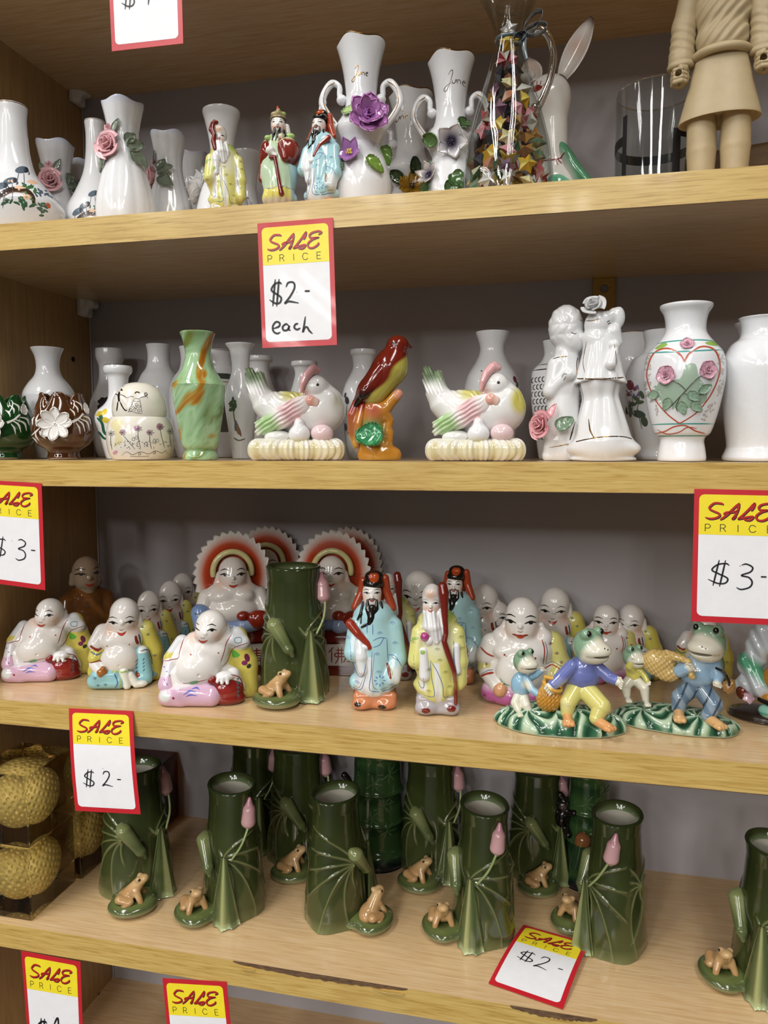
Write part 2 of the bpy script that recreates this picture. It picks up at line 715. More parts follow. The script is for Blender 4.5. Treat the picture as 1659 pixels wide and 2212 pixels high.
def paint(th, name, items, col='#222222', az=0, lift=0.12, m=None, parent=None, up=None, fresh=False, n=5):
    """items: ('s', points, width[, colour]) brush strokes; ('d', u, v, ru, rv, rot[, colour]) dabs; ('p', points[, colour]) fills.
    u runs to the right and v up as seen from azimuth az (degrees, positive from the right)"""
    if fresh or th.name not in BV:
        BV[th.name] = _bvh(th)
    bv = BV[th.name]
    a = math.radians(az)
    rgt = np.array([math.cos(a), math.sin(a), 0])
    dirn = np.array([-math.sin(a), math.cos(a), 0])
    upv = np.array([0, 0, 1.0])
    if up == 'top':       # painted from above: u = x, v = y
        rgt, dirn, upv = np.array([1.0, 0, 0]), np.array([0, 0, -1.0]), np.array([0, 1.0, 0])
    D = Vector(dirn)

    def hit(u, v, l=lift):
        o = rgt * u + upv * v - dirn * 300
        h, nn, i, d = bv.ray_cast(Vector(o), D)
        if h is None:
            return None
        nn = np.array(nn)
        if nn @ dirn > 0:
            nn = -nn
        return np.array(h) + nn * l

    gs, cs = [], []

    def addgrid(P, cu=False, cv=False, c=None):
        g = grid(P, cu, cv)
        gs.append(g)
        cs.append(np.tile(lin(c), (len(g[0]), 1)))

    for it in items:
        if it[0] == 's':
            pts, w = it[1], it[2]
            c = it[3] if len(it) > 3 else col
            closed = len(pts) > 2 and pts[0] == pts[-1]
            P = spl(pts[:-1] if closed else pts, n, closed)
            if closed:
                P = np.vstack([P, P[:1]])
            T = np.gradient(P, axis=0)
            T /= np.linalg.norm(T, axis=1, keepdims=True) + 1e-9
            N = np.stack([-T[:, 1], T[:, 0]], 1)
            k = len(P)
            if np.ndim(w):
                ww = np.interp(np.linspace(0, 1, k), np.linspace(0, 1, len(w)), w)
            else:
                ww = np.full(k, w)
                if not closed:
                    ww = ww * np.minimum(1, 0.35 + 0.65 * np.minimum(np.arange(k), np.arange(k)[::-1]) / max(1, 0.12 * k))
            row = []
            for i in range(k):
                h = [hit(*(P[i] + N[i] * ww[i] * f), lift * q) for f, q in ((-0.5, 0.6), (0, 1.2), (0.5, 0.6))]
                if any(q is None for q in h) or max(np.linalg.norm(h[1] - h[0]), np.linalg.norm(h[1] - h[2])) > 3 * ww[i] + 0.5:
                    if len(row) > 1:
                        addgrid(row, c=c)
                    row = []
                else:
                    if row and np.linalg.norm(row[-1][1] - h[1]) > 8 + 2 * ww[i]:
                        if len(row) > 1:
                            addgrid(row, c=c)
                        row = []
                    row.append(h)
            if len(row) > 1:
                addgrid(row, c=c)
        else:
            if it[0] == 'd':
                _, u, v, ru, rv, rt = it[:6]
                c = it[6] if len(it) > 6 else col
                t = np.linspace(0, 2 * math.pi, 16, endpoint=False)
                x, y = ru * np.cos(t), rv * np.sin(t)
                q = math.radians(rt)
                B = np.stack([u + x * math.cos(q) - y * math.sin(q), v + x * math.sin(q) + y * math.cos(q)], 1)
                rr = (0.02, 0.5, 1.0)
            else:
                B = spl(it[1], 3, True)
                c = it[2] if len(it) > 2 else col
                rr = np.linspace(0.02, 1, 7)
            C = B.mean(0)
            P = []
            bad = False
            for f in rr:
                ring = [hit(*(C + (b - C) * f), lift * (0.5 if f == 1.0 else 1)) for b in B]
                if any(q is None for q in ring):
                    bad = True
                    break
                P.append(ring)
            if len(P) > 1:
                addgrid(P, cv=True, c=c)
    if not gs:
        return None
    # brushwork that lies far apart on the thing becomes a part of its own
    lo = np.array([g[0].min(0) for g in gs])
    hi = np.array([g[0].max(0) for g in gs])
    size = (hi - lo).max(1)
    Hn = np.ptp(join(*GEO[th.name])[0][:, 2])
    gap = np.maximum(0, np.maximum(lo[:, None] - hi[None], lo[None] - hi[:, None]))
    near = np.sqrt((gap ** 2).sum(2)) <= np.maximum(0.19 * Hn, 0.5 * np.maximum(size[:, None], size[None]))
    left, res = set(range(len(gs))), None
    while left:
        grp, todo = set(), [min(left)]
        while todo:
            i = todo.pop()
            if i in grp:
                continue
            grp.add(i)
            todo += [j for j in left if near[i, j] and j not in grp]
        left -= grp
        k = sorted(grp)
        res = obj(name, join(*[gs[i] for i in k]), m or PAINT, parent or th, np.vstack([cs[i] for i in k]), stash=False)
    return res
# ------------------------------------------------------------------ the shop and the shelving unit
M_WALL = mat('shop_wall_paint', '#4c4844', rough=0.8, coat=0, vscale=6)
M_FLOOR = mat('shop_floor_tiles', '#3e3a35', rough=0.5, coat=0, vscale=10, vary=0.1)
M_CEIL = mat('ceiling_board', '#8f8c86', rough=0.9, coat=0)
RX0, RX1, RY0, RY1, FZ = -2600, 2200, -5600, 330, -1270
CZ = CEIL_Z * 1000
structure('floor', box(RX0, RX1, RY0, RY1, FZ - 60, FZ), M_FLOOR)
structure('ceiling', box(RX0, RX1, RY0, RY1, CZ, CZ + 60), M_CEIL)
structure('wall_back', box(RX0, RX1, RY1, RY1 + 60, FZ, CZ), M_WALL)
structure('wall_front', box(RX0, RX1, RY0 - 60, RY0, FZ, CZ), M_WALL)
structure('wall_left', box(RX0 - 60, RX0, RY0, RY1, FZ, CZ), M_WALL)
structure('wall_right', box(RX1, RX1 + 60, RY0, RY1, FZ, CZ), M_WALL)
M_FIX = mat('lamp_fitting_enamel', '#e8e8e6', rough=0.4, coat=0)
for i, (lx, ly, pw) in enumerate(LAMPS):
    t = thing('ceiling_light', ['twin tube ceiling light in front of the left of the shelves', 'twin tube ceiling light in front of the right of the shelves',
                                'twin tube ceiling light at the far left of the aisle', 'twin tube ceiling light at the rear middle of the shop', 'twin tube ceiling light at the rear right of the shop', 'twin tube ceiling light at the rear left of the shop',
                                'twin tube ceiling light by the far wall, in the middle', 'twin tube ceiling light by the far wall, on the right', 'twin tube ceiling light by the far wall, on the left',
                                'twin tube ceiling light between the rear rows, on the left', 'twin tube ceiling light between the rear rows, on the right'][i],
              'ceiling light', 'twin tube ceiling lights', (lx, ly, CEIL_Z))
    obj('housing', box(-110, 110, -600, 600, -45, 0), M_FIX, t, smooth=False)
    for dx in (-60, 60):
        for y0 in (-590, 555):
            obj('tube_holder', box(dx - 17, dx + 17, y0, y0 + 35, -95, -44), M_FIX, t, smooth=False)

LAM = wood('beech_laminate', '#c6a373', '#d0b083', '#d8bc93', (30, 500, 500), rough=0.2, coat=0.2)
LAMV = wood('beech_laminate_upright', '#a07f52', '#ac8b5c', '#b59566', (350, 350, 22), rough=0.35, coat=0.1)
BAND = wood('golden_edge_band', '#ac8a44', '#c5a55c', '#d0b36d', (38, 900, 900), rough=0.35, coat=0.1, stain=0.55)
BACKP = mat('grey_back_panel', '#a7a3a6', rough=0.6, coat=0.0, vary=0.03, vscale=30)
DARK = wood('raw_chipboard', '#4a3524', '#5e4630', '#75593d', (200, 900, 900), rough=0.8)
PLAST = mat('white_plastic', '#d9d6cf', rough=0.35, coat=0.1)
YPLAST = mat('yellowed_plastic', '#a88432', rough=0.4, coat=0.1)
unit = thing('shelving_unit', 'beech laminate open shelving unit crowded with porcelain figurines and vases', 'shelving unit', loc=(0, 0, Z5))
L0, R0, D0 = XL * 1000, XR * 1000, DEP * 1000
ZO = Z5 * 1000
TOPZ = 560
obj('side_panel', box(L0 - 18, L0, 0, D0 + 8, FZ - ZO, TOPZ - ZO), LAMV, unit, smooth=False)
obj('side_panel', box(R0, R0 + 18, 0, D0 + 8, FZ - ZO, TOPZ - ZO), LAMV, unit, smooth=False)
obj('back_panel', box(L0, R0, D0, D0 + 6, FZ - ZO, TOPZ - ZO), BACKP, unit, smooth=False)
obj('back_corner_bead', tube([(L0 + 1.0, D0 - 1.0, FZ - ZO), (L0 + 1.0, D0 - 1.0, TOPZ - ZO)], 0.8, 6, smooth=False), mat('pale_bead', '#b9b4b2', rough=0.5, coat=0), unit)
S4 = None
for zz in (TOPZ / 1000, Z0, Z1, Z2, Z3, Z4, Z5, -0.75, -1.0):
    z = zz * 1000 - ZO
    s = obj('shelf', box(L0, R0, 0.6, D0, z - 18, z), LAM, unit, smooth=False)
    eb = obj('edge_band', box(L0, R0, -0.4, 0.6, z - 18, z), BAND, s, smooth=False)
    if zz == Z4:
        S4 = s
    if zz in (Z1, Z2, Z3):
        pts = [(L0 + 5, -0.45, z - 18.05), (-60, -0.5, z - 18.1), (60, -0.45, z - 18.05), (R0 - 5, -0.45, z - 18.05)]
        obj('lower_edge_line', tube(pts, 0.25, 5), DARK, s)


def chip(x0, x1, d, seed, flap):
    """where the band has come off the edge: bare board, and a loose tongue of banding"""
    r = np.random.default_rng(seed)
    x = np.linspace(x0, x1, 40)
    w = d * np.sin(np.linspace(0, math.pi, 40)) ** 0.5 * (0.75 + 0.4 * r.random(40))
    z = Z4 * 1000 - ZO
    P = np.stack([np.stack([x, 0.6 + 0 * x, z + 0.12 + 0 * x], 1), np.stack([x, -0.5 + 0 * x, z + 0.1 + 0 * x], 1), np.stack([x, -0.55 + 0 * x, z - w], 1)], 1)
    c = obj('chipped_edge', grid(P), DARK, S4, smooth=False)
    for a, b in flap:
        xx = np.linspace(a, b, 14)
        q = np.sin(np.linspace(0, math.pi, 14))
        P = np.stack([np.stack([xx, -0.8 + 0 * xx, z - 3.4 + 0 * xx], 1), np.stack([xx, -1.2 - q * 2.0, z - 3.0 + q * 0.9], 1)], 1)
        obj('loose_banding', sheet(P, 0.4), BAND, S4)


def ex(px, py):
    return at(px, py, y=-0.0005)[0] * 1000


chip(ex(503, 2082), ex(880, 2146), 3.2, 3, [(ex(520, 2095), ex(552, 2097)), (ex(806, 2138), ex(875, 2146))])
chip(ex(1102, 2182), ex(1290, 2208), 3.4, 5, [])
# small marks and holes on the left upright
for px, py in ((158, 776), (214, 2150)):
    v = FWD + RGT * (px - W / 2) / FOC - UP * (py - H / 2) / FOC
    tt = (XL + 0.0003 - CAM[0]) / v[0]
    P = (CAM + tt * v) * 1000
    obj('peg_hole', xf(lathe([(0, 0.1), (2.2, 0.1), (2.3, -0.1)], 16, 1, False), (P[0] + 0.2, P[1], P[2] - ZO), (0, 90, 0)), mat('peg_hole_black', '#1c1612', rough=0.9, coat=0), unit)


def bracket(px, py, y, m, label, kind):
    """plastic shelf support: plate against the panel with a rounded peg"""
    P = at(px, py, y=y) * 1000
    if kind == 'side':
        g = Sculpt(1.0, False)
        g.b(L0 + 3.4, P[1], P[2] - ZO, 3.4, 9, 9.5, 2.5)
        g.b(L0 + 8, P[1] + 2, P[2] - ZO + 2, 6, 6, 4, 3)
        g.c((L0 + 5, P[1] - 4, P[2] - ZO - 6), (L0 + 8, P[1] - 2, P[2] - ZO + 3), 4.5)
    else:
        g = Sculpt(0.8, False)
        g.b(P[0], D0 - 2, P[2] - ZO - 11, 9, 2.2, 14, 1.5)
        g.b(P[0], D0 - 5, P[2] - ZO + 1.5, 9, 5, 2.2, 1.5)
        g.c((P[0], D0 - 5, P[2] - ZO - 8), (P[0], D0 - 1, P[2] - ZO - 8), 3.2, sub=True)
    obj('shelf_support', g.mesh(0.9), m, unit, label=label)


bracket(152, 205, DEP - 0.012, PLAST, 'white plastic shelf support', 'side')
bracket(168, 663, DEP - 0.012, PLAST, 'white plastic shelf support', 'side')
bracket(1305, 603, DEP, YPLAST, 'yellowed plastic shelf support', 'back')

# ------------------------------------------------------------------ sale cards
CARD_W, CARD_H = 100.0, 165.0


def c1(x, y):
    return ((x - 75 - 0.04 * (y - 155)) / 12.15, (y - 155 + 0.0765 * (x - 75)) / 12.1)


SALE = [[(462, 352), (440, 335), (350, 338), (292, 395), (290, 430), (340, 458), (410, 485), (420, 525), (370, 560), (300, 575), (238, 562)],
        [(432, 580), (520, 495), (590, 400), (668, 305)], [(668, 305), (655, 400), (630, 480), (592, 552), (640, 500)], [(472, 495), (510, 460), (580, 450), (655, 425)],
        [(820, 405), (850, 350), (866, 278)], [(866, 278), (790, 390), (720, 480), (660, 548)], [(655, 548), (740, 515), (850, 488), (812, 542), (735, 545)],
        [(1060, 330), (1105, 290), (1060, 272), (960, 298), (918, 345), (945, 380), (1070, 368)], [(1070, 368), (970, 400), (895, 468), (905, 525), (970, 535), (1045, 490), (1068, 448)]]
SALE = [[c1(*p) for p in s] for s in SALE]
PRICE = [[(12.5, 52), (12.5, 43.2), (16.5, 43.2), (18.3, 45.6), (16.5, 48), (12.8, 48)],
         [(28.6, 52), (28.6, 43.2), (32.5, 43.2), (34.2, 45.4), (32.5, 47.6), (28.8, 47.6)], [(31.8, 47.8), (34.4, 52)],
         [(47.2, 43.2), (47.2, 52)],
         [(66, 45.2), (63.6, 43.2), (60.4, 43.6), (58.6, 47.6), (60.4, 51.6), (63.6, 52), (66, 50)],
         [(83, 43.2), (77.8, 43.2), (77.8, 52), (83, 52)], [(77.8, 47.5), (82.3, 47.5)]]
GL = {'$': [[(1.0, 0.2), (0.85, 0.13), (0.45, 0.18), (0.18, 0.38), (0.5, 0.52), (0.92, 0.68), (0.82, 0.86), (0.45, 0.88), (0.0, 0.74)], [(0.52, 0.0), (0.24, 0.98)], [(0.82, 0.0), (0.55, 1.0)]],
      '2': [[(0.12, 0.22), (0.3, 0.02), (0.66, 0.03), (0.72, 0.28), (0.4, 0.66), (0.0, 0.98), (0.3, 0.9), (0.98, 1.0)]],
      '3': [[(0.3, 0.05), (0.6, 0.0), (0.97, 0.12), (0.85, 0.3), (0.3, 0.45), (0.75, 0.52), (0.95, 0.7), (0.8, 0.9), (0.3, 1.0), (0.0, 0.93)]],
      '-': [[(0.0, 0.08), (0.4, 0.0), (1.0, 0.0)]],
      '1': [[(0.0, 0.3), (0.5, 0.02), (0.45, 0.5), (0.3, 1.0)], [(0.1, 1.0), (0.7, 0.98)]],
      '4': [[(0.45, 0.0), (0.05, 0.62), (0.95, 0.52)], [(0.75, 0.2), (0.55, 1.0)]]}
EACH = [[(335, 1830), (430, 1790), (440, 1735), (380, 1720), (330, 1790), (340, 1870), (400, 1905), (455, 1880)],
        [(590, 1770), (540, 1750), (490, 1800), (510, 1850), (570, 1840), (600, 1775), (590, 1830), (620, 1850)],
        [(745, 1735), (700, 1750), (680, 1800), (725, 1832), (780, 1805)],
        [(860, 1620), (840, 1760), (820, 1870), (850, 1800), (890, 1790), (920, 1840), (975, 1890)]]
M_CARD = mat('red_card_stock', '#c01f2b', rough=0.4, coat=0.1, vary=0.05)
M_YEL = mat('yellow_card_print', '#f0dc2c', rough=0.4, coat=0.1)
M_WHT = mat('white_card_print', '#e9e9ec', rough=0.5, coat=0.05)
M_INK = mat('black_marker_ink', '#16151c', rough=0.5, coat=0)
M_RINK = mat('dark_red_print', '#b3201f', rough=0.4, coat=0)
M_SHD = mat('deep_maroon_print', '#3a1526', rough=0.4, coat=0)
M_TAPE = glassy('clear_tape', '#fffefa', ior=1.3, thin=True)


def rrect(u0, u1, v0, v1, r, low=True):
    P = []
    for cx, cy, a0 in ((u1 - r, v0 + r, -90), (u1 - r, v1 - r, 0), (u0 + r, v1 - r, 90), (u0 + r, v0 + r, 180)):
        rr = r
        if not low and a0 in (0, 90):
            P.append((u1 if a0 == 0 else u0, v1))
            continue
        for k in range(7):
            a = math.radians(a0 + 90 * k / 6)
            P.append((cx + rr * math.cos(a), cy + rr * math.sin(a)))
    return P


def sale_card(label, px, ys, writing, curl=0.0, z=None, tape=None, head=56, rz=0):
    """px: the four corners in the photograph from top left clockwise; ys: depth of each, or z for a card lying on a shelf"""
    if z is None:
        Q = [at(*p, y=y) * 1000 for p, y in zip(px, ys)]
    else:
        Q = [at(*p, z=z + dz) * 1000 for p, dz in zip(px, ys)]
    O = sum(Q) / 4
    Q = [q - O for q in Q]
    nrm = np.cross(Q[1] - Q[0], Q[3] - Q[0])
    nrm /= np.linalg.norm(nrm)
    want = np.array([0, -1.0, 0]) if z is None else np.array([0, 0, 1.0])
    if nrm @ want < 0:
        nrm = -nrm

    def Mp(u, v, l=0.0):
        a, b = u / CARD_W, v / CARD_H
        p = Q[0] * (1 - a) * (1 - b) + Q[1] * a * (1 - b) + Q[2] * a * b + Q[3] * (1 - a) * b
        return p + nrm * (l + curl * math.sin(math.pi * min(max(b, 0), 1)))

    th = thing('sale_card', label, 'sale card', 'red and yellow sale price cards', loc=O / 1000)

    def fill(name, poly, l, m):
        poly = [tuple(q) for a, b in zip(poly, poly[1:] + poly[:1]) for q in np.linspace(a, b, 9)[:-1]]
        C = np.mean(poly, 0)
        P = [[Mp(*(C + (np.array(p) - C) * f), l) for p in poly] for f in np.linspace(0.01, 1, 10)]
        return obj(name, grid(P, cv=True), m, th)

    def ink(name, strokes, w, l, m, sm=True):
        gs = []
        for s in strokes:
            P = spl(s, 6) if sm else np.vstack([np.linspace(s[i], s[i + 1], 4) for i in range(len(s) - 1)])
            T = np.gradient(P, axis=0)
            T /= np.linalg.norm(T, axis=1, keepdims=True) + 1e-9
            N = np.stack([-T[:, 1], T[:, 0]], 1)
            k = len(P)
            ww = w * np.minimum(1, 0.45 + np.minimum(np.arange(k), np.arange(k)[::-1]) / (0.15 * k + 1)) if sm else np.full(k, w)
            gs.append(grid([[Mp(*(P[i] - N[i] * ww[i] / 2), l), Mp(*(P[i] + N[i] * ww[i] / 2), l)] for i in range(k)]))
        return obj(name, join(*gs), m, th)

    P = np.array([[Mp(u, v, 0) for u in np.linspace(0, CARD_W, 5)] for v in np.linspace(0, CARD_H, 40)])
    obj('card_stock', sheet(P, 0.3), M_CARD, th, smooth=False)
    fill('price_panel', rrect(5.5, 93.8, head, 157.5, 6) if head > 100 else rrect(5.5, 93.8, 30, 157.5, 6), 0.24, M_WHT)
    fill('header_panel', rrect(5.5, 93.8, 6.5, head, 6, low=False), 0.30, M_YEL)
    ink('sale_lettering_shadow', [[(u + 0.7, v + 0.9) for u, v in s] for s in SALE], 2.8, 0.34, M_SHD)
    ink('sale_lettering', SALE, 2.3, 0.38, M_RINK)
    ink('price_lettering', PRICE, 0.8, 0.36, M_INK, sm=False)
    hw = []
    for g, u, v, w, h, sl in writing[0]:
        for s in GL[g]:
            hw.append([(u + x * w - sl * (y - 0.5) * h, v + y * h) for x, y in s])
    if len(writing) > 2:
        hw += [[c1(*p) for p in s] for s in EACH]
    ink('handwriting', hw, writing[1], 0.40, M_INK)
    if tape:
        P = np.array([[Mp(u, v, 0.6) for u in np.linspace(tape[0], tape[1], 6)] for v in np.linspace(tape[2], tape[3], 4)])
        obj('clear_tape', grid(P), M_TAPE, th, smooth=False)
    return th


F0, F1 = -0.0012, -0.0045
sale_card('red and yellow sale card marked $2 each, taped to the top vase shelf', [(556, 483), (719, 470), (728, 745), (567, 752)], (F0, F0, F1, F1),
          ([('$', 12.5, 75, 17, 36, 0.0), ('2', 33, 80, 19, 28, 0.0), ('-', 60, 93, 7, -2, 0)], 2.6, 'each'), tape=(15, 78, -4, 14))
sale_card('red and yellow sale card marked $3, cut off by the left edge', [(-44, 1036), (90, 1044), (98, 1275), (-38, 1256)], (F0, F0, F1, F1),
          ([('$', 18, 88, 22, 34, 0.0), ('3', 55, 90, 17, 33, 0.0), ('-', 80, 105, 7, 1, 0)], 1.9))
sale_card('large red and yellow sale card marked $3 above the frog figurines', [(1500, 1056), (1703, 1060), (1706, 1352), (1493, 1342)], (F0, F0, F1, F1),
          ([('$', 16.5, 87, 22, 33, 0.0), ('3', 46, 91, 17, 31.5, 0.0), ('-', 71, 106, 6, 0.5, 0)], 1.9))
sale_card('red and yellow sale card marked $2 hanging below the laughing buddha shelf', [(149, 1530), (287, 1536), (304, 1759), (163, 1751)], (F0, F0, -0.010, -0.010),
          ([('$', 17, 96, 18, 30, 0.0), ('2', 47, 98, 16, 24, 0.0), ('-', 70, 110, 6, -1.5, 0)], 1.9), curl=1.5)
sale_card('curled red and yellow sale card marked $2, lying on the lotus vase shelf', [(1131, 1998), (1273, 2038), (1216, 2180), (1055, 2124)], (0.0015, 0.0035, 0.001, 0.001),
          ([('$', 17, 71, 24, 29, -0.1), ('2', 46, 74, 19, 29, 0.1), ('-', 76, 91, 7, 1, 0)], 1.9), curl=2.5, z=Z4)
sale_card('red and yellow sale card marked $1 at the bottom left', [(46, 2054), (174, 2078), (182, 2304), (64, 2288)], (F0, F0, F1, F1),
          ([('$', 17, 98, 20, 36, 0.0), ('1', 50, 93, 16, 40, -0.05)], 3.0))
sale_card('red and yellow sale card with no price in view at the bottom edge', [(351, 2113), (489, 2121), (513, 2352), (373, 2342)], (F0, F0, F1, F1),
          ([('$', 17, 110, 18, 30, 0.0), ('2', 47, 112, 16, 24, 0.0)], 1.9))
sale_card('red and white sale card marked $4 cut off by the top edge', [(229, -166), (388, -184), (396, 94), (242, 111)], (F0, F0, F1, F1),
          ([('$', 17, 78, 19, 36, 0.0), ('4', 44, 80, 18, 31, 0.0)], 2.0))
# ------------------------------------------------------------------ applied porcelain flowers and leaves
def rose(R=10, seed=1, n=13):
    r = np.random.default_rng(seed)
    gs = []
    for i in range(n):
        f = i / (n - 1)
        ph = i * 2.399 + r.random() * 0.3
        rad = R * (0.10 + 0.82 * f)
        hh = R * (0.95 - 0.45 * f)
        wd = 1.5 - 0.55 * f
        P = []
        for s in np.linspace(-1, 1, 9):
            row = []
            for t in np.linspace(0, 1, 8):
                rr = rad * (0.35 + 0.65 * t ** 0.7) + R * 0.16 * f * t ** 4
                z = hh * (t - 0.35 * f * t ** 5) * (1 - 0.16 * s * s * t) + R * 0.04 * math.sin(4 * s + i) * t
                a = ph + s * wd * (0.75 + 0.25 * t) * (1 - 0.12 * t * t)
                row.append((rr * math.cos(a), rr * math.sin(a), z))
            P.append(row)
        gs.append(sheet(P, R * 0.07))
    return join(*gs)


def blossom(R=10, n=5, cup=0.3, point=0.5, wide=1.0, seed=2, layers=1, notch=0.0, ripple=0.03):
    r = np.random.default_rng(seed)
    gs = []
    for L in range(layers):
        sc = 1 - 0.32 * L
        for i in range(n):
            ph = 2 * math.pi * (i + 0.5 * L) / n + r.normal() * 0.06
            P = []
            for t in np.linspace(0, 1, 10):
                w = wide * R * sc * (math.sin(math.pi * min(1, 0.06 + 0.94 * t) ** (1.35 - 0.5 * point)) ** (0.6 + 0.5 * point) * 0.42 + 0.06 * (1 - t))
                row = []
                for s in np.linspace(-1, 1, 7):
                    rr = R * sc * (0.06 + 0.94 * t) - notch * R * (1 - abs(s)) * t ** 6
                    z = (cup + 0.10 * math.sin(2.3 * i + L)) * R * t ** 1.5 * (1 + 0.6 * L) + ripple * R * math.cos(s * 5 + i) * t ** 2 + 0.18 * R * s * s * t + L * R * 0.08 + 0.05 * R * math.cos(s * 3) * t
                    row.append((rr * math.cos(ph) - w * s * math.sin(ph), rr * math.sin(ph) + w * s * math.cos(ph), z))
                P.append(row)
            gs.append(sheet(P, R * 0.07))
    return join(*gs)


def leaf(Lh=14, Wd=8, fold=0.25, droop=0.2, serr=0.0, round_=False):
    P = []
    for t in np.linspace(0, 1, 16):
        w = Wd / 2 * (math.sin(math.pi * (0.04 + 0.94 * t) ** 0.75) ** (0.55 if round_ else 0.85))
        row = []
        for s in np.linspace(-1, 1, 9):
            ss = s * (1 + serr * (abs(s) > 0.9) * (1 if int(t * 15) % 2 else -1))
            row.append((w * ss, Lh * t, fold * Wd * s * s * 0.5 - droop * Lh * t * t + 0.06 * Wd * abs(math.sin(9 * t - 3 * abs(s)))))
        P.append(row)
    return sheet(P, Wd * 0.1)


def dots(pts, r):
    """a cluster of little beads"""
    s = lathe([(0, -r), (r * 0.7, -r * 0.7), (r, 0), (r * 0.7, r * 0.7), (0, r)], 10, 1, False)
    return join(*[xf(s, p) for p in pts])


PW = '#e4e6e9'      # porcelain white


def rim_ring(prof_r, z, mod, seg=72):
    a = np.linspace(0, 2 * math.pi, seg, endpoint=False)
    R, Zz = np.full(seg, float(prof_r)), np.full(seg, float(z))
    if mod:
        R, Zz = mod(a[None], R[None], Zz[None])
        R, Zz = R[0], Zz[0]
    P = np.stack([R * np.sin(a), -R * np.cos(a), Zz], 1)
    return np.vstack([P, P[:1]])


def vase(name, label, prof, lip=2.5, gold=None, col=PW, mod=None, group=None, seg=80, m=None, cat='vase', parts=True, goldr=1.1):
    """prof: outer (r, z) from the foot up to the rim; the inside is added"""
    t = thing(name, label, cat, group)
    H = prof[-1][1]
    inner = [(max(r - lip, 1), z - (0 if i else 0.2)) for i, (r, z) in enumerate(prof[::-1]) if z > 0.45 * H]
    full = [(0.0, 1.0), (prof[0][0] * 0.8, 0.9)] + [(prof[0][0] * 0.93, 0.0)] + [tuple(p) for p in prof] + [(prof[-1][0] - lip * 0.4, H + lip * 0.35)] + inner + [(0.0, inner[-1][1])]
    P = spl(full[2:-1], 7)
    P = np.vstack([[full[0], full[1]], P, [full[-1]]])
    P[:, 1] = np.maximum(P[:, 1], 0)
    g = lathe(P, seg, 1, False, mod)
    g[0][:, 2] = np.maximum(g[0][:, 2], 0)
    obj('body', g, m, t, col)
    if gold:
        obj('rim_gilding', tube(rim_ring(prof[-1][0] - lip * 0.3, H + lip * 0.15, mod), goldr, 8, smooth=False, caps=False), GOLD if gold is True else mat('dark_rim_paint', '#2a201c'), t, stash=False)
    return t


def onto(th, u, v, az=0):
    """the point and outward direction on a thing's surface seen at (u, v) from azimuth az"""
    if th.name not in BV:
        BV[th.name] = _bvh(th)
    a = math.radians(az)
    rgt, d = np.array([math.cos(a), math.sin(a), 0]), np.array([-math.sin(a), math.cos(a), 0])
    h, n, i, q = BV[th.name].ray_cast(Vector(rgt * u + np.array([0, 0, v]) - d * 300), Vector(d))
    if h is None:
        return rgt * u + np.array([0, 0, v]), -d
    n = np.array(n)
    return np.array(h), (n if n @ d < 0 else -n)


def stick(th, name, g, u, v, col, az=0, spin=0, lift=0.0, tilt=0.0, label=None, s=1.0):
    p, n = onto(th, u, v, az)
    n = n * (1 - tilt) + np.array([math.sin(math.radians(az)), -math.cos(math.radians(az)), 0]) * tilt
    return obj(name, aim(g, p + n * lift, n, spin, s), None, th, col, stash=False, label=label)


def flute(n=10, amp=0.03, ruff=0.0, H=310, z0=0.75, lobes=5):
    def mod(a, R, Zz):
        k = np.clip((Zz / H - z0) / (1 - z0), 0, 1.2)
        R = R * (1 + amp * (1 - 0.9 * np.clip(k, 0, 1)) * (np.abs(np.cos(n * a / 2)) - 0.6) + ruff * 0.6 * k ** 2 * np.cos(lobes * a + 0.6))
        return R, Zz + ruff * H * 0.22 * k ** 2 * np.cos(lobes * a + 0.9)
    return mod


def rimtint(base, tint, z0, z1):
    def f(V):
        t = np.clip((V[:, 2] - z0) / (z1 - z0), 0, 1) ** 2
        return lerp(lin(base), lin(tint), t)
    return f


BACK1 = 'white vases on the top shelf'
# ---- top shelf, from the left
crane = vase('bottle_vase', 'large white bottle vase with cranes and a pine tree at the left edge', [(85, 0), (102, 18), (113, 66), (106, 92), (78, 126), (51, 160), (38, 205), (34, 250), (33, 290), (36, 318)], gold=True, lip=4, goldr=1.6)


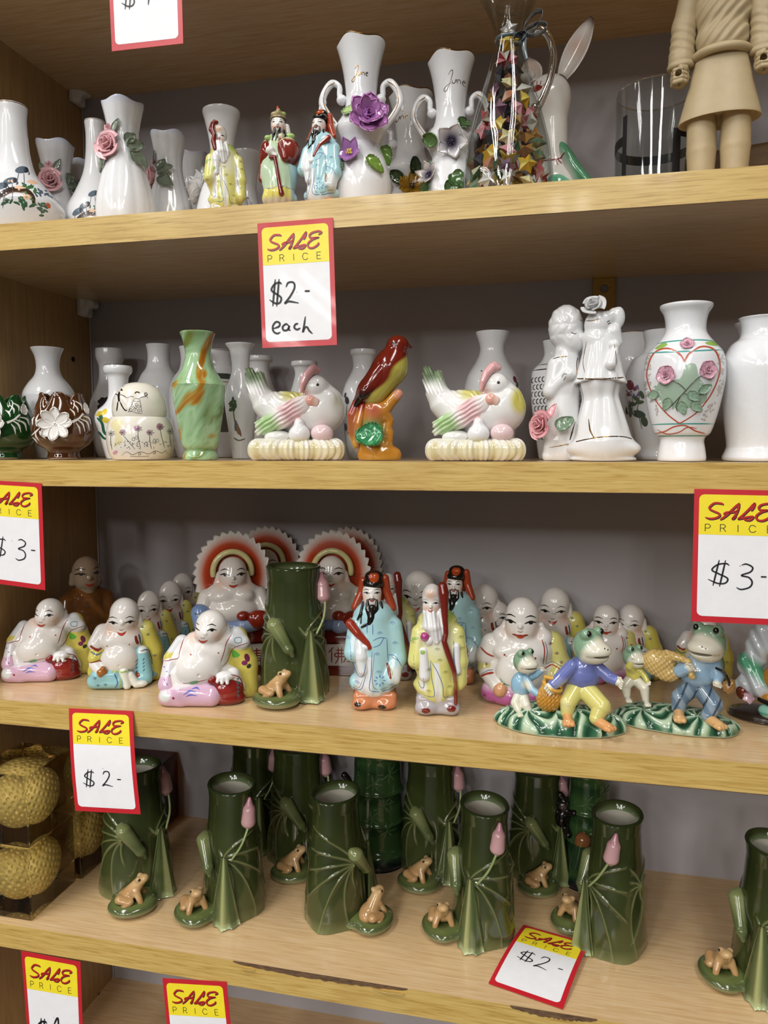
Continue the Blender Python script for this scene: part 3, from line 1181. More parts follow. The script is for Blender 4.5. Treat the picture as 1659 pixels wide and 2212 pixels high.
def crane_scene(t, s=1.0, ox=0):
    q = lambda pts: [(ox + u * s, v * s) for u, v in pts]
    it = []
    for u, v in ((-8, 118), (10, 100), (38, 128), (25, 80)):
        it.append(('d', ox + u * s, v * s, 13 * s, 7 * s, 20, '#e9c3a5'))
    for u, v in ((16, 158), (-10, 118), (-30, 100)):
        it += [('d', ox + u * s, v * s, 17 * s, 9 * s, 35, '#5b6a78'), ('d', ox + (u + 9) * s, (v + 3) * s, 6 * s, 9 * s, -20, '#2e3440'),
               ('s', q([(u - 6, v - 6), (u - 10, v - 30), (u - 14, v - 52)]), 1.8 * s, '#57616b'), ('s', q([(u + 4, v - 7), (u + 4, v - 34), (u + 2, v - 54)]), 1.8 * s, '#57616b'),
               ('s', q([(u + 10, v + 5), (u + 16, v - 2), (u + 14, v - 10)]), 2.2 * s, '#2e3440')]
    it += [('s', q([(-50, 45), (-34, 72), (-8, 92), (22, 96), (36, 82), (38, 66)]), [6 * s, 12 * s, 14 * s, 12 * s, 6 * s], '#3c2a20'), ('s', q([(-30, 70), (-5, 86), (20, 88)]), 3 * s, '#6e4f3a')]
    r = np.random.default_rng(4)
    for cx, cy, n, c in ((34, 108, 16, '#3f6d45'), (60, 100, 12, '#4c5f74'), (12, 62, 14, '#3d6548'), (52, 62, 14, '#40604a'), (-20, 58, 9, '#33593d'), (30, 72, 8, '#5c7f59')):
        for k in range(n):
            du, dv = r.normal(0, 9), r.normal(0, 6)
            it.append(('d', ox + (cx + du) * s, (cy + dv) * s, (4 + 3 * r.random()) * s, 2.6 * s, r.random() * 180, c))
    it.append(('p', q([(66, 66), (74, 66), (74, 76), (66, 76)]), '#c9603a'))
    paint(t, 'painted_crane_scene', it, lift=0.3)


crane_scene(crane)
stand(crane, 22, 217, Z1, 0.042, 318, rt=36)
crane2 = vase('bottle_vase', 'smaller white bottle vase with cranes, half hidden behind the pink rose vase', [(56, 0), (66, 18), (71, 56), (67, 92), (47, 132), (30, 172), (23, 212), (21, 258), (23, 285)], gold=True, lip=3)
crane_scene(crane2, 0.72, -24)
stand(crane2, 207, 256, Z1, 0.086, 285, rz=4, rt=23)

PF = [(55, 0), (68, 15), (72, 50), (67, 90), (54, 140), (42, 180), (36, 215), (37, 245), (45, 285), (49, 305)]
rosev = vase('fluted_vase', 'tall white fluted vase with blue tinted rim and large pink rose on the top shelf', PF, lip=4,
             mod=flute(10, 0.035, 0.05, 305, 0.8, 4), col=rimtint(PW, '#b9c3e0', 285, 312))
PINK, SAGE = '#edbcc2', '#7b8877'
stick(rosev, 'rose', rose(35, 3), -25, 196, PINK, -14, lift=2, tilt=0.3)
stick(rosev, 'rose_bud', rose(13, 5, 6), -27, 240, '#edbfc5', -10, lift=3, tilt=0.2)
for u, v, sp, L, Wd in ((8, 192, -70, 46, 34), (12, 180, -120, 50, 36), (-40, 172, 165, 40, 24), (-34, 225, 40, 34, 16), (-20, 228, -30, 34, 16), (4, 205, -50, 34, 26)):
    stick(rosev, 'leaf', leaf(L, Wd, 0.3, 0.15), u, v, SAGE, -5, sp, lift=5)
o = stand(rosev, 266, 207, Z1, 0.040, 305, rz=2, rt=49)
for px, py, y, k, rz, lb in ((121, 297, 0.10, 0.96, 32, 'white fluted vase with a dusty pink rose, behind the crane bottle at the left'),
                             (365, 279, 0.085, 0.96, -50, 'white fluted vase with rose and dark leaves, right behind the large pink rose vase'),
                             (174, 343, 0.14, 0.9, 100, 'small white fluted vase almost hidden between two bottle vases'),
                             (415, 324, 0.15, 0.9, 150, 'small white fluted vase standing behind and left of the yellow robed elder')):
    d = dup(rosev, lb)
    stand(d, px, py, Z1, y, 305, rz, rt=49)
trump = vase('trumpet_vase', 'tall white trumpet necked vase directly behind the yellow robed elder', [(50, 0), (62, 20), (64, 60), (52, 110), (36, 150), (28, 190), (29, 225), (38, 270), (43, 288), (44, 296)], lip=3)
stick(trump, 'white_blossom', blossom(40, 6, 0.3, 0.5, 1.2, 4, 2), -48, 118, '#dededf', -28, lift=3)
stick(trump, 'leaf', leaf(34, 20), -40, 150, '#8d958c', -30, 30, lift=3)
stand(trump, 479, 224, Z1, 0.075, 296, rt=44)
d = dup(trump, 'small white vase with a dark rim peeping out right of the yellow robed elder', None)
stand(d, 533, 320, Z1, 0.135, 296, rz=90, rt=44)

# ---- two handled vases with applied flowers
HP = [(52, 0), (66, 14), (74, 60), (73, 90), (62, 130), (48, 165), (50, 178), (62, 205), (60, 222), (44, 248), (38, 275), (38, 300), (44, 345), (54, 392), (58, 410)]


def lip4(a, R, Zz):
    k = np.clip((Zz / 410 - 0.86) / 0.14, 0, 1.1) ** 2
    return R * (1 + 0.05 * k * np.cos(4 * a + 0.8)), Zz + 4 * k * np.cos(4 * a + 2.4)


JUNE = [[(12, 28), (22, 40), (26, 34), (16, 4), (6, -14), (0, -8), (10, 2), (24, 8)], [(24, 16), (26, 6), (32, 8), (36, 17), (37, 7)], [(40, 6), (41, 16), (48, 15), (50, 5)], [(54, 12), (62, 14), (60, 18), (55, 14), (56, 6), (64, 6)]]


def handled(label, word_az=0, word_s=0.62, wx=-20, wz=318, dark=False):
    t = vase('two_handled_vase', label, HP, gold=True, lip=4, mod=lip4, goldr=1.8)
    for sg in (-1, 1):
        h = obj('handle', tube([(sg * 36, 0, 282), (sg * 52, 0, 290), (sg * 54, 0, 314), (sg * 72, 0, 322), (sg * 90, 0, 300), (sg * 96, 0, 276), (sg * 88, 0, 258), (sg * 66, 0, 226), (sg * 52, 0, 205)], [7, 7, 7, 9, 9, 9, 8, 8, 7], 12), None, t, PW)
        obj('handle_scroll', xf(lathe([(0, -13), (9, -9), (13, 0), (9, 9), (0, 13)], 16, 4), (sg * 48, 0, 283)), None, h, PW)
        obj('handle_spur', tube([(sg * 92, 0, 280), (sg * 100, 0, 264), (sg * 101, 0, 256)], [8, 5, 3], 10), None, h, PW)
        obj('gold_line', tube([(sg * 64, -6.5, 322), (sg * 84, -7.2, 308), (sg * 92, -6.5, 280), (sg * 84, -6.8, 255), (sg * 64, -6.5, 226)], 2.2, 6, flat=0.6), GOLD, h, stash=False)
    it = [('s', [(wx + x * word_s, wz + y * word_s) for x, y in s], 1.7) for s in JUNE]
    paint(t, 'gold_script_lettering', it, m=GOLD if not dark else PAINT, col='#4b3a26', lift=0.3)
    return t


def star_flower(t, u, v, R, c1_, c2_, az=0, n=5, cup=0.25, lay_=1, centre='#d9c24e', wide=1.0, pt=0.8, seed=3):
    p, nn = onto(t, u, v, az)
    nn = nn * 0.6 + np.array([math.sin(math.radians(az)), -math.cos(math.radians(az)), 0.12]) * 0.4

    def colf(V):
        d = np.linalg.norm(V - p, axis=1) / R
        k = np.clip((d - 0.3) / 0.6, 0, 1)
        return lerp(lin(c2_), lin(c1_), k)
    f = obj('flower', aim(blossom(R, n, cup, pt, wide, seed, lay_), p + nn * R * 0.12, nn, seed * 17), None, t, colf, stash=False)
    obj('flower_centre', aim(dots([(0.1 * R * math.cos(a) * (1 + (k % 2)), 0.1 * R * math.sin(a) * (1 + (k % 2)), 0.2 * R + 0.03 * R * (k % 3)) for k, a in enumerate(np.linspace(0, 6.2, 9))], R * 0.07), p + nn * R * 0.12, nn), None, f, centre, stash=False)
    return f


jv = handled('large white two-handled vase with raised purple flowers and gold script')
f_ = star_flower(jv, 20, 216, 50, '#b87eb8', '#93579a', 0, 6, 0.22, 2, '#a878bd', 0.98, 0.1, 5)
p_, n_ = onto(jv, 20, 216)
obj('inner_petals', aim(rose(24, 6, 8), p_ + n_ * 8, n_ * 0.5 + np.array([0, -0.5, 0.05])), None, f_, '#a868a8', stash=False)
star_flower(jv, -14, 134, 33, '#a577b0', '#80508e', -8, 5, 0.45, 1, '#e0c948', 0.95, 1.0, 3)
GRN, DGR = '#7c9a45', '#3d5a2c'
for u, v, sp, L, Wd, c in ((-16, 228, 60, 36, 30, '#a9c287'), (56, 172, 195, 46, 30, '#5f8238'), (-30, 146, 80, 30, 24, '#8fae63'), (-42, 116, 160, 46, 34, '#4d6a2e'), (16, 122, 230, 52, 30, '#6f8f3c'), (-52, 100, 140, 36, 24, '#46632c')):
    stick(jv, 'leaf', leaf(L, Wd, 0.35, 0.2, 0.1), u, v, c, 0, sp, lift=3)
stand(jv, 780, 70, Z1, 0.045, 410, rz=-4, rt=58)
jv2 = handled('white two-handled vase with dark purple and white flowers, left of the glass jug', wx=-16, wz=330, word_s=0.85, dark=True)
star_flower(jv2, 4, 190, 42, '#dcd9dc', '#2c2140', 0, 5, 0.25, 1, '#1d1830', 0.95, 0.9, 4)
star_flower(jv2, -36, 112, 31, '#cfc8c4', '#2b2142', -14, 6, 0.5, 1, '#2a2140', 0.8, 0.8, 6)
for u, v, sp, L, Wd, c in ((26, 222, -40, 40, 36, '#3c5a33'), (-30, 196, 70, 44, 34, '#4f6e3a'), (-46, 150, 170, 50, 34, '#45642f'), (6, 104, 220, 44, 42, '#47683c'), (40, 150, 200, 40, 30, '#6e8f4b'), (-48, 90, 150, 40, 34, '#3a5530'), (10, 84, 160, 36, 36, '#42613a')):
    stick(jv2, 'leaf', leaf(L, Wd, 0.35, 0.2, 0, True), u, v, c, 0, sp, lift=4)
stand(jv2, 974, 106, Z1, 0.075, 410, rz=-2, rt=58)
jv3 = handled('white two-handled vase with yellow daisy flowers standing behind two other handled vases', wx=-60, wz=330, word_s=0.8)
star_flower(jv3, 0, 150, 36, '#b98f2e', '#8a6420', 0, 14, 0.25, 1, '#3a2a18', 0.5, 0.2, 4)
star_flower(jv3, -4, 84, 32, '#b08528', '#7d5a1c', 0, 14, 0.25, 1, '#3a2a18', 0.5, 0.2, 6)
for u, v, sp, L, Wd in ((-20, 176, 60, 44, 34), (30, 170, -50, 44, 34), (30, 100, -100, 40, 34), (-30, 110, 100, 40, 30), (10, 190, 10, 40, 30)):
    stick(jv3, 'leaf', leaf(L, Wd, 0.35, 0.2, 0, True), u, v, '#2e4428', 0, sp, lift=4)
stand(jv3, 887, 186, Z1, 0.135, 410, rz=3, rt=58)

# ---- middle shelf, plain white vases in the back row
G2 = 'white vases at the back of the middle shelf'
LEAFY = '#56684f'


def decal_spray(t, pts, az=0, s=1.0, cols=('#7d6a9c', '#56684f', '#8a4a55')):
    it = []
    r = np.random.default_rng(len(pts))
    for u, v in pts:
        for k in range(7):
            it.append(('d', u + r.normal(0, 5) * s, v + r.normal(0, 9) * s, 2.6 * s, 1.5 * s, r.random() * 180, cols[0]))
        for k in range(3):
            a = r.random() * 360
            it.append(('d', u + r.normal(0, 8) * s, v - 24 * s + r.normal(0, 8) * s, 8 * s, 3.6 * s, a, cols[1]))
        it.append(('s', [(u, v + 6 * s), (u + 2 * s, v - 16 * s), (u - 3 * s, v - 40 * s)], 1.2 * s, cols[1]))
        it.append(('d', u - 6 * s, v + 4 * s, 4 * s, 4 * s, 0, cols[2]))
    paint(t, 'painted_flower_spray', it, az=az, lift=0.25)


RT = {'white_vase': 32, 'heart_vase': 56, 'lattice_vase': 33}


def flush(t, px, top_, y, H, rz=0):
    return stand(t, px, top_, Z2, y, H, rz, rt=RT.get(t.name.split('.')[0], 30))


w1 = vase('white_vase', 'white bottle necked vase standing behind the brown tulip bowl', [(30, 0), (34, 8), (44, 60), (55, 130), (55, 148), (44, 168), (30, 186), (25, 205), (27, 228), (35, 247)], lip=3)
decal_spray(w1, [(-40, 118), (-44, 90)], -30, 0.8)
flush(w1, 104, 750, 0.075, 247)
w2 = vase('white_vase', 'white vase with a dark flower decal in the left corner of the middle shelf', [(30, 0), (38, 20), (46, 70), (46, 110), (36, 140), (26, 165), (24, 195), (30, 215), (30, 232)], lip=3)
paint(w2, 'painted_dark_flower', [('d', -14 + 8 * math.cos(k), 112 + 9 * math.sin(k * 1.7), 9, 6, k * 40, '#2c2a2e') for k in range(9)] + [('d', 6, 122, 5, 3, 0, '#8a4a50')], lift=0.3)
flush(w2, 239, 752, 0.150, 232)
w3 = vase('white_vase', 'white bottle vase with dark rim line and yellow flowers, left of the round lidded jar', [(28, 0), (32, 6), (46, 60), (53, 84), (48, 104), (30, 122), (22, 140), (22, 178), (29, 190), (31, 198), (29, 205)], lip=3, gold='dark')
paint(w3, 'painted_yellow_flowers', [('d', -40, 98, 9, 6, 10, '#c9b22f'), ('d', -30, 102, 8, 5, 60, '#d6c33a'), ('d', -28, 84, 10, 6, -20, '#cbb431'), ('s', [(-46, 90), (-36, 78), (-32, 58), (-22, 50)], 6, '#1f5a43'), ('s', [(-44, 60), (-34, 46), (-26, 44)], 5, '#23614a'), ('d', -38, 92, 4, 9, 20, '#2a5a3a')], lift=0.3)
flush(w3, 256, 788, 0.055, 205)
w4 = vase('white_vase', 'white narrow necked vase behind the round jar and the marbled vase', [(36, 0), (44, 40), (50, 110), (50, 150), (40, 178), (28, 196), (24, 215), (25, 235), (27, 245)], lip=3)
flush(w4, 344, 742, 0.130, 245)
d = dup(w4, 'white vase whose lip peeps out directly behind the marbled vase')
flush(d, 415, 747, 0.110, 245)
w6 = vase('lidless_jar', 'dark banded white jar with a gold rim, between the marbled vase and the landscape vase', [(36, 0), (40, 8), (40, 120), (40, 190), (36, 205), (36, 232)], lip=3, gold=True, cat='jar')
paint(w6, 'painted_band', [('s', [(u, 176) for u in np.linspace(-38, 38, 14)], 12, '#3f4a3c'), ('s', [(u, 164) for u in np.linspace(-38, 38, 14)], 2, '#a08a50'), ('s', [(u, 90) for u in np.linspace(-38, 38, 14)], 70, '#5d5850')], lift=0.3)
flush(w6, 468, 757, 0.140, 232)
w7 = vase('white_vase', 'slim white vase painted with a landscape, left of the first hen', [(20, 0), (22, 6), (30, 70), (36, 120), (33, 150), (22, 182), (19, 200), (23, 235), (32, 250)], lip=2.5)
r_ = np.random.default_rng(9)
paint(w7, 'painted_landscape', [('d', -14 + r_.normal(0, 6), 116 + r_.normal(0, 5), 6, 3, r_.random() * 90, '#4d5c45') for k in range(12)] + [('s', [(-14, 112), (-13, 92), (-8, 60)], 2.5, '#6b5745'), ('d', -6, 66, 4, 14, 10, '#8b6f52'), ('d', -10, 72, 3, 12, -5, '#5c6f8e'), ('d', -2, 60, 3, 12, 15, '#7f5f55'), ('s', [(-16, 46), (-4, 40), (10, 44)], 3, '#6d6a5c')], az=-8, lift=0.25)
flush(w7, 520, 741, 0.070, 250, rz=2)
w8 = vase('white_vase', 'white vase with a thick lip half hidden behind the slim landscape vase', [(34, 0), (44, 60), (44, 120), (30, 160), (22, 190), (24, 206), (30, 212), (30, 220)], lip=3)
flush(w8, 560, 768, 0.150, 220)
d = dup(w8, 'white thick lipped vase directly behind the first hen')
flush(d, 658, 780, 0.085, 220)
w10 = vase('white_vase', 'white vase with small crane painting behind the red backed bird', [(30, 0), (36, 10), (44, 80), (48, 130), (40, 165), (27, 190), (22, 205), (24, 225), (28, 232), (28, 240)], lip=3)
paint(w10, 'painted_cranes', [('d', -22, 128, 6, 9, 20, '#3a3a40'), ('d', -28, 140, 4, 6, -20, '#4b4b52'), ('s', [(-22, 120), (-24, 100), (-22, 86)], 1.6, '#45454a'), ('d', -30, 70, 6, 9, 0, '#5a5a52'), ('d', -18, 60, 8, 4, 30, '#6f5f4a')], az=-20, lift=0.3)
flush(w10, 784, 754, 0.075, 240)
w11 = vase('white_vase', 'large plain white vase directly behind the second hen', [(42, 0), (52, 40), (60, 110), (62, 150), (54, 185), (36, 215), (28, 235), (28, 250), (35, 272), (37, 278)], lip=3)
paint(w11, 'painted_flower', [('d', 44, 172, 5, 8, 20, '#7a2a30'), ('d', 50, 160, 4, 8, -10, '#3a4a35'), ('d', -30, 190, 1.5, 1.5, 0, '#2b2b2b')], az=10, lift=0.3)
flush(w11, 1063, 715, 0.105, 278)
# openwork lattice vase
w12 = vase('lattice_vase', 'white openwork lattice vase left of the embracing couple', [(34, 0), (38, 8), (46, 60), (56, 130), (57, 190), (52, 205), (36, 222), (29, 240), (32, 262), (33, 268)], lip=3, gold='dark')
it = []
for r0 in range(9):
    for c0 in range(14):
        u, v = -52 + c0 * 8 + (r0 % 2) * 4, 50 + r0 * 16
        for a in (30, 90, 150):
            it.append(('d', u + 3.4 * math.cos(math.radians(a + 90)), v + 5 * math.sin(math.radians(a + 90)), 3.6, 1.3, a, '#4a4542'))
it += [('s', [(u, 200) for u in np.linspace(-54, 54, 16)], 2.5, '#2c2724'), ('s', [(u, 212) for u in np.linspace(-42, 42, 16)], 1.6, '#2c2724'), ('d', -26, 96, 5, 4, 30, '#9a3a34')]
paint(w12, 'lattice_openings', it, lift=0.2)
flush(w12, 1203, 733, 0.085, 268)
w13 = vase('white_vase', 'white gold rimmed vase with a dark red rose decal behind the embracing couple', [(40, 0), (50, 60), (56, 130), (54, 170), (44, 200), (40, 225), (46, 262), (48, 272)], lip=3, gold=True)
paint(w13, 'painted_rose', [('d', 2 + 7 * math.cos(k * 1.3), 150 + 8 * math.sin(k * 1.9), 10, 7, k * 50, '#6b2430') for k in range(6)] + [('d', 6 + 11 * math.cos(k * 2.2), 112 + 12 * math.sin(k * 1.7), 10, 5, k * 64, '#33402e') for k in range(8)], lift=0.3)
flush(w13, 1364, 720, 0.135, 272)
w14 = vase('white_vase', 'white vase with lavender and leaf decals, left of the heart vase', [(48, 0), (52, 8), (50, 24), (60, 60), (78, 140), (80, 180), (66, 220), (44, 240), (40, 258), (43, 278), (44, 283)], lip=3)
decal_spray(w14, [(-48, 150), (-62, 140)], 0, 1.2)
paint(w14, 'painted_leaves', [('d', -66, 118, 13, 7, 60, '#3f5040'), ('d', -46, 100, 15, 8, -20, '#46574a'), ('d', -64, 90, 8, 15, 5, '#3d4d3f'), ('d', -34, 84, 7, 12, 20, '#4d5d4a'), ('d', -66, 164, 8, 12, 20, '#7a2d3a'), ('s', [(-50, 120), (-44, 90), (-38, 66)], 1.6, '#4a5a48')], lift=0.3)
flush(w14, 1432, 713, 0.075, 283)
HV = [(50, 0), (52.5, 6), (50, 26), (47, 44), (50, 54), (61, 66), (74, 110), (85, 170), (86, 205), (80, 240), (62, 262), (46, 284), (43, 304), (47, 326), (55, 340), (56, 346)]
hv = vase('heart_vase', 'white vase with a red outlined heart, two pink roses and turquoise lines', HV, lip=5, gold=True)
HEART = [(0, 214), (10, 232), (34, 246), (58, 240), (70, 216), (70, 186), (56, 146), (30, 108), (0, 86), (-8, 84)]
HL = [(-u, v) for u, v in HEART]
it = [('s', HEART, [4, 4, 4, 3, 2.5, 3]), ('s', [(0, 214), (-12, 232), (-38, 246), (-64, 238), (-76, 208), (-76, 182), (-60, 140), (-34, 106), (-8, 84)], [4, 4, 4, 3, 2.5, 3])]
it += [('s', [(-56, 62), (-36, 66), (-16, 76), (6, 78), (28, 66), (52, 60)], 3), ('s', [(-52, 70), (-30, 60), (-6, 64), (10, 74), (30, 72)], 2.4)]
paint(hv, 'red_heart_outline', it, '#b5533a', lift=0.4)
paint(hv, 'turquoise_lines', [('s', [(u, 262) for u in np.linspace(-58, 58, 18)], 3), ('s', [(u, 236 + 6 * (u / 80) ** 2) for u in np.linspace(-78, 78, 18)], 3)], '#3f9a92', lift=0.35)
paint(hv, 'turquoise_lines', [('s', [(u, 82) for u in np.linspace(-64, 64, 18)], 2.6), ('s', [(u, 56) for u in np.linspace(-52, 52, 18)], 2.6)], '#3f9a92', lift=0.35)
it = []
r_ = np.random.default_rng(3)
for sg in (-1, 1):
    for k in range(60):
        v = 90 + 150 * r_.random()
        lim = 84 if v > 150 else 64 + (v - 80) * 0.28
        u = sg * (lim - 2 - 14 * r_.random() - max(0, (150 - v)) * 0.25)
        it.append(('d', u, v, 1.8, 3.2, 60 * r_.normal(), '#b9b4b0'))
paint(hv, 'pierced_lattice_marks', it, lift=0.25)
paint(hv, 'green_leaf_wash', [('p', [(-66, 160), (-40, 176), (-8, 178), (2, 206), (22, 208), (30, 180), (44, 160), (46, 130), (20, 118), (-10, 112), (-40, 120), (-58, 140)], '#9db39f'), ('p', [(-62, 250), (-44, 262), (-36, 254), (-52, 246)], '#8fb35a'), ('p', [(40, 256), (58, 262), (66, 250), (48, 250)], '#8fb35a')], lift=0.3)
for u, v, R in ((-36, 188, 21), (46, 196, 20), (4, 252, 15)):
    stick(hv, 'raised_rose', join(blossom(R, 5, 0.1, 0.1, 1.35, 5), rose(R * 0.55, 4, 7)), u, v, '#cfa0b0', 0, 20 + u, lift=1.0, tilt=0.2)
for u, v, sp in ((-50, 150, 100), (-26, 138, 150), (10, 150, -130), (30, 150, -60), (-6, 130, 200), (16, 128, 230)):
    stick(hv, 'raised_leaf', leaf(30, 20, 0.2, 0.05), u, v, '#8aa58e', 0, sp, lift=1.5)
paint(hv, 'dark_stems', [('s', [(46, 190), (24, 176), (0, 148), (-26, 118)], 1.8), ('s', [(-36, 182), (-10, 168), (6, 152)], 1.6), ('s', [(0, 148), (20, 140), (36, 146)], 1.5), ('s', [(-6, 140), (-14, 120), (-10, 108)], 1.4)], '#4f4638', lift=3.2)
flush(hv, 1481, 652, 0.030, 346)
d = dup(hv, 'partly hidden white vase with gold rim behind the plain vase at the right')
flush(d, 1636, 692, 0.125, 346, rz=140)
w16 = vase('white_vase', 'glossy plain white vase cut off by the right edge of the middle shelf', [(70, 0), (74, 8), (68, 24), (66, 40), (74, 100), (82, 180), (82, 220), (66, 258), (48, 274), (44, 290), (46, 310), (50, 318)], lip=4)
decal_spray(w16, [(-60, 160)], -55, 1.2, ('#8f82ad', '#4a5c45', '#8a4a66'))
flush(w16, 1646, 684, 0.040, 318)
# ------------------------------------------------------------------ middle shelf, front row
def tulip(label, col):
    t = thing('tulip_bowl', label, 'bowl', 'tulip rimmed bowls with a white flower')

    def mod(a, R, Zz):
        k = np.clip((Zz - 95) / 52, 0, 1)
        c = np.abs(np.cos(3 * a + 0.5))
        return R * (1 + 0.05 * k * (c - 0.5)), Zz - 24 * k ** 2 * (1 - c) ** 1.6
    prof = [(0, 1), (28, 1), (34, 0), (36, 4), (34, 14), (38, 22), (58, 36), (68, 58), (67, 84), (59, 114), (49, 140), (47, 150), (44, 149), (52, 118), (58, 84), (50, 40), (30, 24), (0, 22)]
    g = lathe(prof, 120, 5, True, mod)
    obj('bowl_body', g, mat('glazed_' + ('brown' if col == '#4a2a14' else 'green'), col, rough=0.1, coat=0.6, vary=0.12, vscale=30), t)
    f = '#e3e0db'
    stick(t, 'raised_flower', blossom(38, 8, 0.14, 0.1, 0.66, 3), -15, 78, f, 0, 0, lift=2)
    stick(t, 'raised_bud', leaf(28, 17, 0.1, 0.1, round_=True), 40, 104, '#cfcac3', 12, -20, lift=2)
    obj('flower_centre', aim(dots([(3 * math.cos(a), 3 * math.sin(a), 2) for a in np.linspace(0, 5, 5)], 2.6), *onto(t, -15, 78)), None, t, f, stash=False)
    it = [('s', [(20, 84), (34, 92), (44, 104)], [6, 4, 4])]
    for (a, b, c) in (((-66, 54), (-56, 62), (-46, 72)), ((-64, 50), (-58, 44), (-54, 36)), ((-56, 60), (-56, 52), (-50, 42)), ((-48, 64), (-46, 56), (-36, 46)),
                      ((-62, 78), (-62, 90), (-58, 96)), ((-54, 74), (-54, 90), (-48, 102)), ((16, 114), (24, 106), (26, 98)), ((24, 126), (32, 116), (33, 106)), ((28, 132), (40, 124), (42, 112)),
                      ((36, 92), (52, 84), (56, 66)), ((30, 90), (42, 80), (46, 62)), ((28, 82), (34, 72), (36, 58)), ((44, 98), (56, 94), (60, 80))):
        it.append(('s', [a, b, c], [1.5, 4, 1.0]))
    paint(t, 'white_brush_leaves', it, f, lift=0.5)
    paint(t, 'unglazed_foot', [('s', [(u, 1.5) for u in np.linspace(-30, 30, 9)], 3)], '#b59a80', lift=0.2)
    return t


stand(tulip('brown glazed tulip rimmed bowl with a raised white flower', '#4a2a14'), 135, 849, Z2, 0.035, 150, rt=44)
stand(tulip('dark green tulip rimmed bowl with white flower, cut off by the left edge', '#15401a'), 4, 853, Z2, 0.035, 150, rz=-14, rt=44)

# round lidded jar with ink drawings
jar = thing('lidded_jar', 'round cream jar with dome lid, drawn with a bridal couple and flowers', 'jar')
CREAM = '#e3ded2'
obj('jar_body', lathe([(0, 1), (50, 1), (58, 0), (62, 3), (69, 20), (72, 46), (69, 72), (62, 90), (58, 91), (50, 86), (0, 84)], 80, 6), None, jar, CREAM)
obj('lid', lathe([(56, 92), (57.5, 98), (58, 112), (54, 134), (42, 153), (24, 165), (0, 169.5)], 80, 6), None, jar, CREAM)


def jq(x, y):
    return ((x - 962) / 3.19, (1195 - y) / 3.19)


def js(*pts):
    return [jq(*p) for p in pts]


it = []
for fx, fy, bx, by in ((845, 1010, 925, 1125), (945, 985, 960, 1125), (1020, 1010, 1030, 1125), (1090, 970, 1117, 1115), (770, 1015, 775, 1130), (1155, 1000, 1165, 1115)):
    it.append(('s', js((fx, fy + 12), ((fx + bx) / 2 - 4, (fy + by) / 2), (bx, by)), 1.2))
    for k in range(6):
        a = k * 1.05 + fx
        it.append(('s', js((fx, fy), (fx + 24 * math.cos(a) + 6, fy + 20 * math.sin(a)), (fx + 14 * math.cos(a + 0.9), fy + 13 * math.sin(a + 0.9)), (fx, fy)), 0.7))
for x, y in ((905, 1060), (925, 1050), (1060, 1070), (1040, 1070), (985, 1090)):
    it.append(('s', js((x, y), (x + 12, y - 18), (x + 18, y + 4), (x, y)), 0.8))
r_ = np.random.default_rng(8)
for k in range(60):
    x = 760 + 400 * r_.random()
    it.append(('d', *jq(x, 1065 + 55 * r_.random()), 0.9, 0.9, 0))
it.append(('s', js((835, 1165), (870, 1140), (905, 1160), (950, 1143), (960, 1158), (945, 1160), (960, 1140), (1010, 1155), (1050, 1135), (1055, 1152), (1040, 1152), (1060, 1135), (1100, 1150), (1125, 1132), (1135, 1155)), 1.0))
it.append(('s', js((832, 1168), (980, 1172), (1137, 1157)), 1.0))
paint(jar, 'ink_flowers', it, '#2a2226', lift=0.25)
paint(jar, 'rose_washes', [('d', *jq(845, 1008), 7, 5, 20, '#c9a3ae'), ('d', *jq(940, 982), 7, 6, 0, '#b98aa3'), ('d', *jq(1088, 970), 7, 8, 0, '#b58397'), ('d', *jq(1018, 1010), 6, 5, 0, '#c9a6b4'), ('d', *jq(795, 1145), 6, 4, 30, '#c995ac'),
                        ('p', js((760, 960), (800, 915), (850, 940), (830, 1000), (850, 1080), (790, 1110), (800, 1020)), '#ddd3a4')], lift=0.15)
it = [('s', js((835, 730), (828, 760), (830, 800)), [4, 5, 4]), ('s', js((822, 800), (818, 830), (812, 865)), 2.6), ('s', js((836, 800), (850, 835), (868, 860), (880, 858)), 2.6), ('s', js((802, 740), (818, 752), (830, 752)), 2), ('s', js((838, 752), (862, 762), (878, 776)), 1.8),
      ('d', *jq(845, 735), 3.4, 4.2, 0, '#e3ded2'), ('s', js((836, 722), (858, 722)), 2), ('s', js((842, 716), (852, 714)), 4), ('s', js((822, 704), (845, 694), (868, 688)), 1.0),
      ('d', *jq(948, 752), 4, 4.6, 0, '#e3ded2'), ('s', js((932, 748), (946, 736), (966, 742)), 3), ('s', js((880, 778), (905, 766), (930, 772)), 1.4), ('s', js((960, 775), (990, 768), (1010, 764)), 1.4),
      ('s', js((928, 780), (905, 835), (885, 872)), 1.0), ('s', js((962, 780), (970, 830), (975, 882)), 1.0), ('s', js((885, 872), (910, 868), (940, 878), (975, 882)), 1.0), ('s', js((930, 782), (962, 782)), 1.0), ('s', js((922, 800), (965, 800)), 1.0),
      ('s', js((1010, 764), (1016, 778)), 1.0)]
for x, y in ((915, 830), (940, 822), (958, 835), (905, 858), (930, 852), (955, 862), (935, 840)):
    it.append(('s', js((x - 9, y), (x, y - 9), (x + 9, y), (x, y + 9), (x - 9, y)), 0.8))
it += [('d', *jq(1004 + 9 * math.cos(k), 750 + 9 * math.sin(k)), 1.6, 1.6, 0, '#5b5350') for k in range(6)]
paint(jar, 'ink_bridal_couple', it, '#17141a', lift=0.25)
stand(jar, 302, 826, Z2, 0.028, 169.5)

